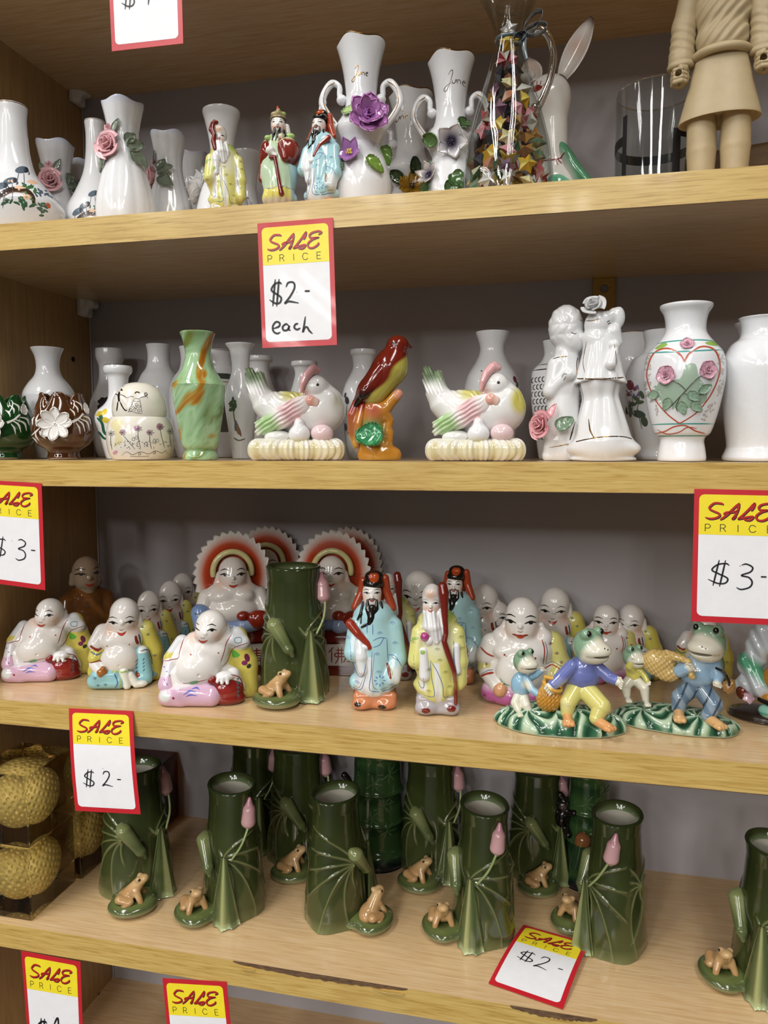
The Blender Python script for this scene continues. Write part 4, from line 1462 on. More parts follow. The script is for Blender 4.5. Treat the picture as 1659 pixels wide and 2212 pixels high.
# marbled vase
mm = bpy.data.materials.new('marbled_green_glaze')
mm.use_nodes = True
nt = mm.node_tree
b = nt.nodes['Principled BSDF']
b.inputs['Roughness'].default_value = 0.12
b.inputs['Coat Weight'].default_value = 0.5
tc = nt.nodes.new('ShaderNodeTexCoord')
mp = nt.nodes.new('ShaderNodeMapping')
mp.inputs['Scale'].default_value = (7, 7, 5.5)
mp.inputs['Rotation'].default_value = (0.3, 0.75, 0.2)
mp.inputs['Location'].default_value = (0.35, 0.1, 0.2)
nt.links.new(tc.outputs['Object'], mp.inputs['Vector'])
sx = nt.nodes.new('ShaderNodeMapping')
sx.inputs['Scale'].default_value = (0.55, 1, 1.7)
nt.links.new(mp.outputs['Vector'], sx.inputs['Vector'])
nz = nt.nodes.new('ShaderNodeTexNoise')
nz.inputs['Scale'].default_value = 0.95
nz.inputs['Detail'].default_value = 3
nz.inputs['Distortion'].default_value = 2.2
nt.links.new(sx.outputs['Vector'], nz.inputs['Vector'])
cr = nt.nodes.new('ShaderNodeValToRGB')
el = cr.color_ramp.elements
el[0].position, el[0].color = 0.30, (*lin('#6f7a3a'), 1)
el[1].position, el[1].color = 0.66, (*lin('#b37a35'), 1)
for p, c in ((0.37, '#86ab7c'), (0.46, '#a3c49a'), (0.51, '#8fb285'), (0.53, '#a39a55'), (0.555, '#a9772c'), (0.61, '#8a5a1e')):
    e_ = el.new(p)
    e_.color = (*lin(c), 1)
nt.links.new(nz.outputs['Fac'], cr.inputs['Fac'])
nt.links.new(cr.outputs['Color'], b.inputs['Base Color'])


def hexy(a, R, Zz):
    k = np.clip((172 - Zz) / 10, 0, 1) * np.clip((Zz - 24) / 10, 0, 1)
    return R * (1 + 0.035 * k * np.cos(6 * a)), Zz


mv = vase('marbled_vase', 'tall green and brown marbled vase with an angular shoulder', [(39, 0), (39.5, 8), (35, 18), (33, 22), (42, 34), (50, 80), (58, 130), (61, 164), (60, 169), (48, 186), (36, 206), (29, 232), (29, 245), (34, 270), (39, 283), (38.5, 285)], lip=3, m=mm, mod=hexy, col=None)
stand(mv, 428, 714, Z2, 0.028, 285, rt=38)


# hens on nests
def hen(label, neck):
    t = thing('hen_figurine', label, 'hen figurine', 'porcelain hens on nests')
    s = Sculpt(7)
    s.e(-6, 0, 100, 84, 50, 52, (0, 14, 0)).e(52, -4, 112, 56, 46, 56)
    s.c((-74, 0, 128), (-104, 0, 178), 30, 12, 14).c((-84, 0, 150), (-82, 0, 190), 24, 8, 10).e(-98, 0, 176, 14, 15, 34, (0, -24, 0), 8)
    s.c((66, -4, 136), (52, -12, 158), 30, 24, 9).e(42, -22, 160, 28, 24, 29, None, 4).e(66, -34, 128, 22, 12, 26, (0, 20, 0), 4)
    s.c((24, -26, 154), (12, -32, 140), 13, 4, 5)
    s.flat = False

    def feathers(p):
        x, z = p[:, 0], p[:, 2]
        d = np.zeros(len(p))
        tail = np.clip((-70 - x) / 14, 0, 1) * np.clip((z - 140) / 14, 0, 1)
        d += tail * 1.5 * np.sin((x + 0.45 * z) * 0.85)
        body = np.clip((30 - x) / 20, 0, 1) * np.clip((-62 - x) / -30, 0, 1)
        d += body * 0.9 * np.sin(0.55 * z + 0.35 * x + 2.5 * np.sin(0.12 * x)) * np.clip((z - 92) / 20, 0, 1)
        return d
    s.disp = feathers

    def bcol(V):
        x, z = V[:, 0], V[:, 2]
        return tint(V, '#e4e4e2', (np.maximum(-(z - 170 + 0.15 * (x + 90)), x + 64), '#7f9370', 26), (np.hypot(x + 104, z - 196) - 22, '#58694a', 18),
                    (np.hypot((x + 8) / 1.7, z - 146) - 17, '#cdc77c', 14), (np.hypot((x - 96) / 0.9, (z - 128) / 1.2) - (24 if neck else 8), '#d0c85e' if neck else '#b9b58c', 16 if neck else 40),
                    (np.hypot(x - 20, z - 147) - 8, '#dcb4b0', 14), (np.hypot(x - 60, z - 78) - 10, '#e0cfcb', 30))
    obj('body', s.mesh(1.6), None, t, bcol)
    w = Sculpt(6, False)
    w.e(-6, -44, 108, 52, 11, 24, (0, -32, 8)).c((-30, -46, 88), (-84, -36, 62), 20, 9, 10).c((-36, -48, 96), (-86, -40, 78), 16, 7, 8)
    w.disp = lambda p: 1.3 * np.sin(0.62 * (p[:, 2] - 0.62 * p[:, 0]) + 0.5 * np.sin(0.2 * p[:, 0])) * np.clip((20 - p[:, 0]) / 30, 0, 1)

    def wcol(V):
        q = V[:, 0] * 0.85 + (V[:, 2] - 90) * 0.5
        return tint(V, '#e6dfdd', (np.abs(q + 4) - 20, '#dfb9bb', 22), (q + 40, '#a5c78d', 20), (q + 80, '#d8ddca', 16))
    obj('wing', w.mesh(1.3), None, t, wcol)
    c = Sculpt(4, False)
    c.path([(46, -26, 198), (34, -34, 198), (22, -40, 184), (15, -42, 168), (11, -42, 152)], [8, 10, 9, 7, 4]).e(38, -30, 202, 8, 6, 9)
    obj('comb', c.mesh(1.0), None, t, '#dca9aa')
    c = Sculpt(3, False)
    c.e(32, -46, 130, 13, 7, 12).e(43, -46, 126, 9, 6, 11)
    obj('wattle', c.mesh(1.0), None, t, lambda V: tint(V, '#d9a393', (-(V[:, 0] - 40), '#dcc2b8', 10)))
    e = Sculpt(1, False)
    e.e(47, -44.5, 165, 3.4, 2.4, 3.4)
    obj('eye', e.mesh(0.6), None, t, '#171310')
    n = Sculpt(5)
    n.b(0, 0, 22, 104, 70, 22, 20).e(-4, 0, 46, 88, 52, 16, sub=True)
    n.disp = lambda p: -3.2 * np.abs(np.cos(9 * np.arctan2(p[:, 1] * 1.5, p[:, 0]))) * np.clip(np.hypot(p[:, 0] / 104, p[:, 1] / 70) * 3 - 1.8, 0, 1) - 0.8 * np.sin(60 * np.arctan2(p[:, 1] * 1.5, p[:, 0]))

    def ncol(V):
        k = np.cos(18 * np.arctan2(V[:, 1] * 1.5, V[:, 0]))
        return tint(V, '#d8d2b2', (k + 0.4, '#c9bf94', 1.4), (14 + 6 * np.sin(V[:, 0] * 0.2) - np.abs(V[:, 2] - 20), '#dcd9cc', 10))
    obj('nest', n.mesh(1.4), None, t, ncol)
    k = Sculpt(6)
    k.flat = False
    k.e(6, -50, 56, 24, 20, 22).e(6, -48, 78, 12, 12, 16)
    obj('chick', k.mesh(1.0), None, t, lambda V: tint(V, '#e5e5e6', (90 - V[:, 2], '#d9aead', 6), (V[:, 2] - 46, '#d9d2a8', 10)))
    k = Sculpt(2, False)
    k.e(56, -48, 58, 25, 20, 20)
    obj('egg', k.mesh(1.0), None, t, '#ddc4c6')
    k = Sculpt(2, False)
    k.e(-42, -40, 50, 30, 18, 16)
    obj('egg', k.mesh(1.0), None, t, '#e3e2de')
    return t


stand(hen('porcelain hen on a nest with chick and egg, left of the red backed bird', False), 643, 794, Z2, 0.040, 208, rz=-4)
stand(hen('porcelain hen with yellow neck patch on a nest, right of the red backed bird', True), 1028, 789, Z2, 0.034, 208, rz=0)


# bird on a branch
t = thing('bird_figurine', 'glazed red backed bird with yellow breast on an orange branch', 'bird figurine')
s = Sculpt(6, False)
s.c((-14, 0, 150), (26, -2, 205), 34, 38, 20).c((26, -2, 205), (42, -4, 248), 36, 23, 14).e(42, -5, 252, 25, 23, 23).c((60, -6, 252), (72, -7, 249), 8, 2.5, 4)
s.c((-20, 2, 150), (-50, 4, 126), 26, 10, 14)


def bird_col(V):
    x, z = V[:, 0], V[:, 2]
    d = 0.82 * (x - 22) - 0.57 * (z - 190) - 0.12 * (z - 190)     # positive towards the breast
    face = np.where(z > 236, -1.2 * (x - 50) + 10 + (236 - z) * 1.6, 0)
    return tint(V, '#b5ab4f', (np.minimum(d - 3 + 4 * np.sin(0.1 * z), np.where(x < 200, -(z - 236) - 2, 0)), '#6e1f12', 8), (np.maximum(d + 22, z - 152 - 0.3 * x), '#1c140f', 22), (np.hypot(x - 12, z - 120) - 16, '#b58b4a', 26))


obj('body', s.mesh(1.3), None, t, bird_col)
w = Sculpt(5, False)
w.e(-6, -30, 180, 17, 9, 56, (0, 38, 0)).c((-32, -26, 150), (-52, -14, 122), 11, 5, 8)
obj('wing', w.mesh(1.2), None, t, lambda V: tint(V, '#6e1f12', (V[:, 2] - 152, '#1a120e', 24)))
w = Sculpt(5, False)
w.path([(-48, 0, 124), (-58, 0, 100), (-58, -2, 60), (-52, -4, 30)], [12, 13, 11, 6]).path([(-36, -12, 118), (-46, -14, 80), (-50, -12, 34)], [9, 9, 6])
obj('tail', w.mesh(1.2), None, t, lambda V: tint(V, '#9a5a30', (-(V[:, 2] - 96) * 1.0 - 0, '#a84028', 30), (-V[:, 0] - 52, '#c5823c', 14), (V[:, 2] - 50, '#b98a3a', 20), (108 - V[:, 2], '#8f2a18', 16)))
br = Sculpt(7)
br.e(0, 0, 10, 48, 32, 26).c((14, -6, 20), (34, -10, 12), 18, 16).path([(18, -8, 60), (24, -10, 88), (10, -12, 108), (22, -14, 124), (38, -14, 142), (42, -14, 146)], [9, 9, 15, 13, 12, 11]).c((24, -8, 60), (20, -4, 40), 9, 11)
br.c((-20, -4, 30), (-14, -2, 110), 24, 26, 14)


def br_col(V):
    x, z = V[:, 0], V[:, 2]
    return tint(V, '#b87d2c', (np.hypot(x - 44, z - 146) - 12, '#d4957a', 10), (np.hypot(x + 18, z - 62) - 26, '#4e8f5f', 26), (np.hypot(x + 14, z - 110) - 16, '#b8624a', 26), (z - 10, '#b9852f', 12), (np.hypot(x - 0, z - 48) - 10, '#8a8a50', 16))


obj('branch', br.mesh(1.3), None, t, br_col)
lf = leaf(60, 52, 0.2, 0.12, 0.06, True)
obj('leaf', aim(lf, (6, -36, 58), (-0.15, -1, 0.25), 95), None, t, lambda V: tint(V, '#2f7d4c', (np.abs(np.sin(5 * np.arctan2(V[:, 2] - 58, V[:, 0] - 6))) - 0.25, '#5fae7c', 0.3)))
paint(t, 'eyes', [('d', 33, 254, 4.6, 5.4, 0, '#3a140c'), ('d', 34, 254, 2.4, 2.8, 0, '#0d0907')], lift=0.3)
paint(t, 'beak_line', [('s', [(56, 250), (64, 248), (70, 248)], 1.4)], '#2a0c08', lift=0.3)
stand(t, 818, 724, Z2, 0.032, 277, rz=3)

# embracing couple
t = thing('couple_figurine', 'white porcelain embracing couple with gold trim and a pink rose', 'couple figurine')
PWC = '#e0e1e2'
g = Sculpt(5)
g.e(-64, 8, 286, 37, 34, 49, k=3).e(-50, 2, 258, 29, 27, 30)
g.disp = lambda p: -1.9 * np.abs(np.sin(0.16 * p[:, 0] + 0.8 * np.sin(0.1 * p[:, 2])) * np.sin(0.15 * p[:, 2] + 0.5)) * np.clip((p[:, 2] - 250) / 12, 0, 1) * np.clip((-36 - p[:, 0] + 0.25 * (p[:, 2] - 290)) / 8, 0, 1)
g.c((-62, 8, 232), (-64, 8, 160), 26, 34).c((-82, -4, 205), (-92, -10, 150), 20, 17).c((-92, -10, 150), (-58, -26, 182), 17, 11).e(-54, -28, 184, 14, 12, 13)
g.c((-66, 10, 150), (-70, 8, 20), 34, 38).c((-84, -6, 40), (-94, -12, 10), 22, 15)
g.e(-28, -12, 262, 9, 9, 9)
obj('groom', g.mesh(1.5), None, t, PWC)
g = Sculpt(6)
g.e(2, -14, 286, 28, 26, 30).e(0, -14, 258, 30, 27, 26).c((22, -16, 298), (34, -14, 308), 16, 12).c((34, -18, 270), (40, -14, 250), 16, 14).e(44, -14, 300, 13, 12, 22)
g.c((4, -10, 250), (8, -12, 168), 32, 42).e(8, -14, 178, 48, 38, 20)
g.c((10, -8, 150), (16, -12, 40), 32, 62, 14).e(18, -14, 26, 78, 52, 26, k=12).e(18, -12, 4, 70, 46, 10)
g.disp = lambda p: 1.6 * np.sin(8 * np.arctan2(p[:, 1] + 10, p[:, 0] - 10)) * np.clip((250 - p[:, 2]) / 60, 0, 1) * np.clip(p[:, 2] / 40 - 0.8, 0, 1)
obj('bride', g.mesh(1.5), None, t, PWC)
g_ = lathe([(0, 272), (22, 270), (32, 254), (38, 225), (46, 192), (53, 172), (54, 167), (48, 166), (42, 180), (34, 215), (0, 230)], 96, 6, True, lambda a, R, Zz: (R * (1 + 0.035 * np.cos(11 * a) * np.clip((262 - Zz) / 50, 0, 1)), Zz + 4 * np.cos(2 * a) * np.clip((230 - Zz) / 50, 0, 1)))
obj('veil', xf((g_[0] * np.array([1, 0.8, 1]), g_[1]), (9, -16, 0)), None, t, PWC)
a = Sculpt(4, False)
a.c((36, -44, 226), (30, -52, 200), 9, 12).e(36, -38, 240, 12, 11, 12)
obj('arm', a.mesh(1.2), None, t, PWC)
obj('hair_rose', aim(rose(26, 5, 9), (-8, -30, 320), (-0.15, -0.8, 0.5)), None, t, '#d2d3d4')
obj('rose', aim(rose(32, 8), (-104, -40, 76), (-0.75, -0.85, 0.1)), None, t, '#dfa0a6')
obj('rose_bud', aim(leaf(34, 20, 0.4, 0.2), (-92, -44, 90), (-0.6, -0.9, 0.3), -10), None, t, '#dda4aa')
obj('leaf', aim(leaf(40, 30, 0.2, 0.15, 0, True), (-78, -46, 70), (-0.1, -1, 0.2), -60), None, t, '#738a72')
paint(t, 'gold_trim', [('s', [(-92, 28), (-60, 34), (-20, 44), (20, 50), (60, 50), (86, 42)], 2.2), ('s', [(-42, 174), (-20, 171), (10, 169), (40, 171), (60, 174)], 2.6), ('s', [(-36, 300), (-22, 294), (-8, 292), (8, 296)], 1.6),
                     ('s', [(-90, 218), (-74, 222), (-58, 222)], 1.8), ('s', [(-40, 84), (-46, 60), (-50, 44)], [1, 3.4, 2]), ('s', [(-12, 88), (-8, 64), (0, 48)], [1, 3.4, 2]), ('s', [(-38, 176), (-38, 220), (-16, 262)], 1.5), ('s', [(56, 176), (60, 220), (50, 262)], 1.3),
                     ('s', [(-20, 250), (-26, 210), (-22, 184)], 1.2), ('s', [(34, 250), (40, 210), (38, 182)], 1.2)], '#4a3a24', lift=0.35, m=mat('antique_gilding', '#6e5330', rough=0.2, metal=1.0, coat=0.2))
paint(t, 'painted_lashes', [('s', [(-52, 272), (-46, 269), (-40, 270)], 1.4), ('s', [(-50, 271), (-50, 268)], 1), ('s', [(-44, 269), (-44, 266)], 1), ('s', [(20, 288), (26, 292)], 1.6), ('s', [(22, 284), (28, 288)], 1.6), ('d', 24, 314, 3, 2.4, 30), ('s', [(-70, 176), (-64, 184), (-58, 182)], 1.2), ('s', [(-66, 170), (-60, 178)], 1.2)], '#3a3230', lift=0.35)
stand(t, 1289, 644, Z2, 0.036, 346, rz=0)
# ------------------------------------------------------------------ painted porcelain figures
SKIN = '#e4e0db'
RED, BLK = '#8e2318', '#14110f'


def features(t, u, v, s=1.0, name='painted_features', turn=0.0, smile=1.0, lips='#b5402f', brow=1.0, blush=True, open_mouth=False):
    """brows, eyes, nose and mouth brushed on a face whose middle is at (u, v); s is about a tenth of the face height"""
    it = []
    for sg in (-1, 1):
        k = 1 - 0.25 * turn * sg
        ex = u + sg * 2.6 * s * k
        it.append(('s', [(ex - 1.5 * s, v + 0.55 * s), (ex, v + 1.05 * s), (ex + 1.5 * s, v + 0.55 * s)], [0.25 * s, 0.55 * s, 0.2 * s]))
        it.append(('d', ex + 0.1 * s, v + 0.62 * s, 0.55 * s, 0.36 * s, 0))
        tilt = -0.12 * s * sg
        it.append(('s', [(ex - 1.35 * s, v + 2.05 * s - tilt), (ex, v + 2.55 * s), (ex + 1.35 * s, v + 2.05 * s + tilt)], [0.15 * s * brow, 0.38 * s * brow, 0.15 * s * brow], '#2b2420'))
    it.append(('s', [(u - 0.7 * s, v - 1.5 * s), (u, v - 1.8 * s), (u + 0.7 * s, v - 1.5 * s)], 0.25 * s, '#a8735f'))
    it.append(('p', [(u - 1.5 * s, v - 2.75 * s + 0.3 * s * smile), (u, v - 2.75 * s), (u + 1.5 * s, v - 2.75 * s + 0.3 * s * smile), (u + 0.6 * s, v - 3.5 * s), (u - 0.6 * s, v - 3.5 * s)], lips))
    if open_mouth:
        it.append(('s', [(u - 2.0 * s, v - 2.5 * s), (u, v - 2.85 * s), (u + 2.0 * s, v - 2.5 * s)], [0.3 * s, 0.8 * s, 0.3 * s], '#7a231a'))
    paint(t, name, it, '#1a1513', lift=0.15 * s ** 0.5)


def skin_col(fu, fv, s, base=SKIN, blush='#dfbfae'):
    """porcelain skin with a breath of colour on the cheeks"""
    def f(V):
        x, z = V[:, 0], V[:, 2]
        front = np.where(V[:, 1] < 5, 0, 50)
        return tint(V, base, (np.hypot(x - fu + 3.3 * s, z - fv + 1.8 * s) - 1.2 * s + front, blush, 3 * s), (np.hypot(x - fu - 3.3 * s, z - fv + 1.8 * s) - 1.2 * s + front, blush, 3 * s))
    return f


def sprigs(pts, c='#6f7d5a', s=1.0):
    it = []
    for u, v in pts:
        for k in range(5):
            a = math.radians(30 + 30 * k)
            it.append(('s', [(u, v), (u + 6 * s * math.cos(a), v + 7 * s * math.sin(a))], 0.9 * s, c))
        it.append(('d', u, v + 4 * s, 1.6 * s, 1.6 * s, 0, '#6a7fa0'))
    return it


# ---- reclining laughing buddha with a red sack
def buddha_sack(label):
    t = thing('buddha_figurine', label, 'buddha figurine', 'reclining laughing buddhas with a red sack')
    s = Sculpt(7)
    s.e(-6, 8, 50, 88, 48, 54).e(-2, -6, 108, 56, 40, 50, (0, 6, 0)).e(-20, -30, 78, 50, 32, 42)
    s.e(12, -8, 176, 36, 36, 36).e(2, -24, 160, 28, 22, 22, k=10).e(-16, -26, 116, 24, 18, 20).e(24, -24, 116, 24, 18, 20)
    s.c((46, 0, 170), (48, -2, 146), 8, 10, 4).c((-20, -8, 166), (-24, -6, 148), 5, 7, 4).e(-2, -43, 166, 4.5, 5, 5, k=4)
    s.c((40, 0, 140), (60, 4, 130), 24, 20).c((-26, 0, 136), (-68, -4, 98), 25, 20).e(-56, 6, 92, 30, 30, 34).c((-74, -18, 70), (-62, -34, 30), 16, 13)
    s.e(-19, -62, 74, 3, 3, 3, sub=True, k=2)
    obj('body', s.mesh(1.5), None, t, skin_col(-2, 170, 8.5))
    r = Sculpt(7)
    r.c((70, 6, 140), (94, 4, 70), 26, 24).c((94, 4, 80), (92, -2, 18), 24, 26).e(30, 26, 80, 74, 44, 72).c((-56, 10, 136), (-80, 0, 100), 17, 19).c((58, -14, 142), (84, -12, 132), 15, 16)
    r.c((-40, 22, 120), (-80, 20, 40), 20, 24)

    def rcol(V):
        x, z = V[:, 0], V[:, 2]
        collar = 0.80 * x + 0.6 * (z - 138) - 58
        return tint(V, '#cdbf5c', (np.maximum(-(z - 118), collar - 20), '#d4d6d8', 4), (np.abs(z - 104 - 0.3 * (x + 70)) - 5 + np.where(x < -50, 0, 60), '#d9dadb', 3), (z - 8 - np.where(x > 40, 0, 60) + 0, '#cfc877', 10))
    obj('robe', r.mesh(1.5), None, t, rcol)
    a = Sculpt(5)
    a.c((-82, -8, 92), (-90, -20, 44), 17, 20).c((-90, -18, 46), (-84, -30, 24), 20, 16)
    obj('sleeve', a.mesh(1.3), None, t, lambda V: tint(V, '#d6b3c8', (86 - V[:, 2] + 0.2 * V[:, 0], '#dfdcdd', 4)))
    g = Sculpt(8)
    g.c((-88, -30, 22), (8, -52, 22), 22, 25).c((-96, -24, 14), (-60, -40, 12), 14, 14).c((-60, -44, 34), (0, -50, 34), 18, 18)
    obj('trouser_leg', g.mesh(1.4), None, t, lambda V: tint(V, '#d3aec6', (-(V[:, 2] - 0.18 * V[:, 0] - 56), '#dcd6da', 4), (np.hypot(V[:, 0] + 96, V[:, 2] - 26) - 12, '#dadcd8', 5)))
    b = Sculpt(6)
    b.e(44, -46, 30, 38, 26, 34, (0, 10, 0)).e(48, -46, 12, 38, 26, 16).c((12, -56, 56), (34, -54, 58), 8, 12).c((6, -58, 58), (14, -60, 66), 5, 4)
    obj('sack', b.mesh(1.3), None, t, lambda V: tint(V, '#7c1d1a', (np.hypot(V[:, 0] - 44, V[:, 2] - 34) - 16, '#8c2a24', 20)))
    h = Sculpt(4)
    h.e(40, -54, 66, 22, 16, 12).c((26, -62, 66), (22, -66, 58), 5, 4).c((34, -66, 64), (32, -70, 55), 5, 4).c((44, -66, 63), (44, -70, 54), 5, 4)
    h.c((58, -44, 66), (70, -36, 30), 16, 15).c((70, -36, 34), (72, -30, 8), 15, 14)
    obj('arm', h.mesh(1.3), None, t, '#dfdedd')
    features(t, -8, 168, 7.2, turn=-0.3, brow=1.1)
    paint(t, 'red_hems', [('s', [(-50, 150), (-60, 124), (-64, 108), (-78, 104), (-96, 100)], 2), ('s', [(58, 156), (46, 138), (38, 116), (30, 92)], 2), ('s', [(98, 134), (74, 128), (60, 118), (46, 92), (34, 80)], 1.8), ('s', [(52, 72), (72, 60), (82, 30), (84, 4)], 2), ('s', [(-72, 50), (-40, 56), (0, 62)], 1.8)], '#8b2f2b', lift=0.4)
    paint(t, 'blue_flourishes', [('s', [(-54, 32), (-40, 40), (-26, 38)], [1, 5, 1]), ('s', [(-48, 28), (-38, 32), (-24, 30)], [1, 4, 1]), ('s', [(-36, 44), (-24, 46), (-18, 42)], [1, 3.5, 1])] + [('d', -96 + 6 * (k % 3), 88 - 9 * k, 1.6, 1.6, 0) for k in range(5)] + [('s', [(64, 146), (78, 146), (78, 136), (66, 136), (64, 146)], 1.6, '#4a8a9a')], '#5a63b8', lift=0.4)
    paint(t, 'painted_flowers', [('d', -76, 24, 3, 3, 0, '#8a2a3a'), ('d', 92, 96, 6, 10, 20, '#6a2244'), ('d', 86, 84, 7, 6, 0, '#7a2a50'), ('d', 96, 76, 6, 5, 40, '#2f3a2a'), ('p', [(58, 100), (60, 116), (76, 104), (66, 96)], '#5aa838'), ('p', [(-40, 58), (-24, 62), (-20, 56), (-36, 52)], '#6aa070')] + [('s', [(64, 60 - 9 * k), (70, 58 - 9 * k), (66, 54 - 9 * k)], 2, '#3f6a72') for k in range(5)], lift=0.4)
    paint(t, 'nipples', [('d', -36, 118, 2, 2, 0), ('d', 26, 118, 2, 2, 0)], '#b0524a', lift=0.2)
    return t


bp = buddha_sack('white bellied laughing buddha with red sack, just left of the tall lotus vase')
lay(bp, 446, 1508, 1318, Z3, 212)
d = dup(bp, 'white bellied laughing buddha with red sack, leftmost on the figurine shelf')
lay(d, 100, 1462, 1293, Z3, 212, rz=-6, back=0.004)


# ---- buddha in yellow and turquoise
def buddha_turq(label, wash='#deb9a4'):
    t = thing('buddha_figurine', label, 'buddha figurine', 'seated buddhas in yellow and turquoise robes')
    s = Sculpt(6)
    s.e(-4, 6, 50, 70, 46, 52).e(-6, -10, 108, 48, 34, 42).e(-12, -30, 64, 42, 28, 38)
    s.e(2, -8, 166, 33, 35, 37).e(-4, -18, 148, 30, 25, 25, k=9).e(-30, -26, 106, 18, 14, 15).e(12, -26, 106, 18, 14, 15)
    s.c((33, -6, 160), (36, -6, 134), 7, 9, 4).c((-30, -4, 150), (-36, -2, 132), 6, 8, 4).e(-4, -43, 152, 4.5, 5, 5, k=4)
    s.c((-46, 0, 124), (-62, -10, 100), 20, 18).c((-66, -24, 56), (-52, -42, 42), 13, 12).e(-14, -58, 56, 2.5, 2.5, 2.5, sub=True, k=2)
    obj('body', s.mesh(1.4), None, t, skin_col(-5, 148, 8, blush=wash))
    r = Sculpt(6)
    r.c((46, 2, 122), (66, 0, 70), 24, 20).c((62, 6, 80), (62, 6, 16), 22, 22).e(12, 24, 70, 66, 40, 64).c((-58, -4, 92), (-66, -22, 70), 17, 15).c((-46, 14, 100), (-64, 10, 30), 18, 20)

    def rcol(V):
        x, z = V[:, 0], V[:, 2]
        return tint(V, '#d0c65c', (np.hypot(x - 40, z - 132) - 12, '#d7d38c', 16), (np.abs(x - 54 + 0.04 * z) - 3.2 + np.where((z < 78), 0, 60), '#8e3423', 1.6))
    obj('robe', r.mesh(1.4), None, t, rcol)
    g = Sculpt(6)
    g.c((-66, -26, 18), (-14, -44, 18), 18, 18).c((-60, -34, 32), (-24, -44, 34), 16, 14).c((36, -24, 74), (42, -30, 22), 17, 20).c((20, -40, 14), (44, -36, 14), 14, 14).e(-4, -10, 16, 76, 44, 16)
    obj('trousers', g.mesh(1.3), None, t, lambda V: tint(V, '#8fc3cb', (np.abs(V[:, 0] - 40) - 10 + np.where(V[:, 2] > 76, 0, 60), '#dfe3e2', 4)))
    f = Sculpt(4)
    f.c((-4, -50, 40), (2, -54, 8), 11, 9).c((10, -50, 30), (22, -54, 10), 9, 9).e(32, -54, 9, 16, 10, 8)
    obj('feet', f.mesh(1.2), None, t, '#dfe0d6')
    b = Sculpt(3)
    b.e(-50, -50, 44, 12, 8, 8).c((-54, -50, 38), (-48, -52, 52), 6, 6)
    obj('gold_ingot', b.mesh(1.0), None, t, '#a0642a')
    features(t, -6, 147, 7.0, turn=-0.1, smile=1.6, brow=0.8)
    paint(t, 'robe_bands', [('s', [(-74, 100), (-60, 90), (-50, 92)], [5, 7, 5], '#8b2f24'), ('s', [(-76, 88), (-60, 80), (-50, 84)], 3, '#4d6a80'), ('s', [(-78, 62), (-62, 66), (-50, 66)], 3, '#8b2f24'), ('s', [(24, 118), (26, 106), (30, 96)], 6, '#8b2f24'), ('s', [(31, 120), (34, 106), (35, 94)], 3, '#3d5a70'), ('s', [(50, 80), (58, 60), (60, 30), (58, 6)], 1.6, '#3d4a40'), ('s', [(34, 82), (48, 82), (56, 70)], 2.4, '#5a7080')], lift=0.4)
    paint(t, 'sprigs', sprigs([(52, 112), (66, 60), (40, 130)]) + sprigs([(-66, 28), (-44, 12), (-60, 10)], '#4d7d96') + [('s', [(22, 58 - 9 * k), (27, 64 - 9 * k)], 2, '#2d5a78') for k in range(4)] + [('s', [(38, 60 - 8 * k), (42, 65 - 8 * k)], 2, '#2d5a78') for k in range(4)] + [('s', [(-24, 40), (-18, 20), (-24, 4)], 3, '#4a6a9a'), ('s', [(-30, 44), (-10, 42), (10, 44)], 4, '#9ab86a'), ('s', [(-14, 36), (-12, 16), (-14, 2)], 3, '#a8c07a'), ('d', 26, 28, 5, 5, 30, '#8a3a20')], lift=0.4)
    paint(t, 'nipples', [('d', -38, 100, 1.8, 1.8, 0), ('d', 10, 100, 1.8, 1.8, 0)], '#a8503f', lift=0.2)
    return t


bt = buddha_turq('small smiling buddha in yellow robe and turquoise trousers, second from the left in front')
lay(bt, 268, 1474, 1292, Z3, 202, rz=0)
for px, pb, ptop, rz, lb in ((320, 1428, 1277, 18, 'bald buddha in yellow robe directly behind the turquoise trousered buddha'),
                             (368, 1412, 1256, 22, 'bald buddha in yellow robe behind two others near the left rayed plaque'),
                             (414, 1386, 1240, 30, 'dark half hidden bald buddha touching the left rayed halo'),
                             (1045, 1418, 1262, -8, 'bald smiling figure in shade right of the rear turquoise robed elder'),
                             (1196, 1448, 1269, 6, 'bald smiling buddha in yellow sleeve behind the large laughing buddha'),
                             (1362, 1462, 1305, -4, 'bald smiling buddha farthest back above the second frog group'),
                             (1520, 1460, 1326, 0, 'dark bald buddha behind the blue shirted frog, partly under the card'),
                             (903, 1418, 1232, 0, 'scowling bald monk behind the yellow robed elder')):
    d = dup(bt, lb)
    lay(d, px, pb, ptop, Z3, 202, rz=rz)
    if px in (320, 368, 414):           # a close file of three slimmer ones
        y = {320: 0.104, 368: 0.134, 414: 0.159}[px]
        k = (at(px, ptop, y=y)[2] - Z3) / 0.202
        px2 = {320: 320, 368: 366, 414: 392}[px]
        put(d, at(px2, ptop + 60, y=y)[0], y, Z3 + REST, rz + face_yaw(-0.24, y), k)
        d.scale = (k * 0.9, k * 0.46, k)


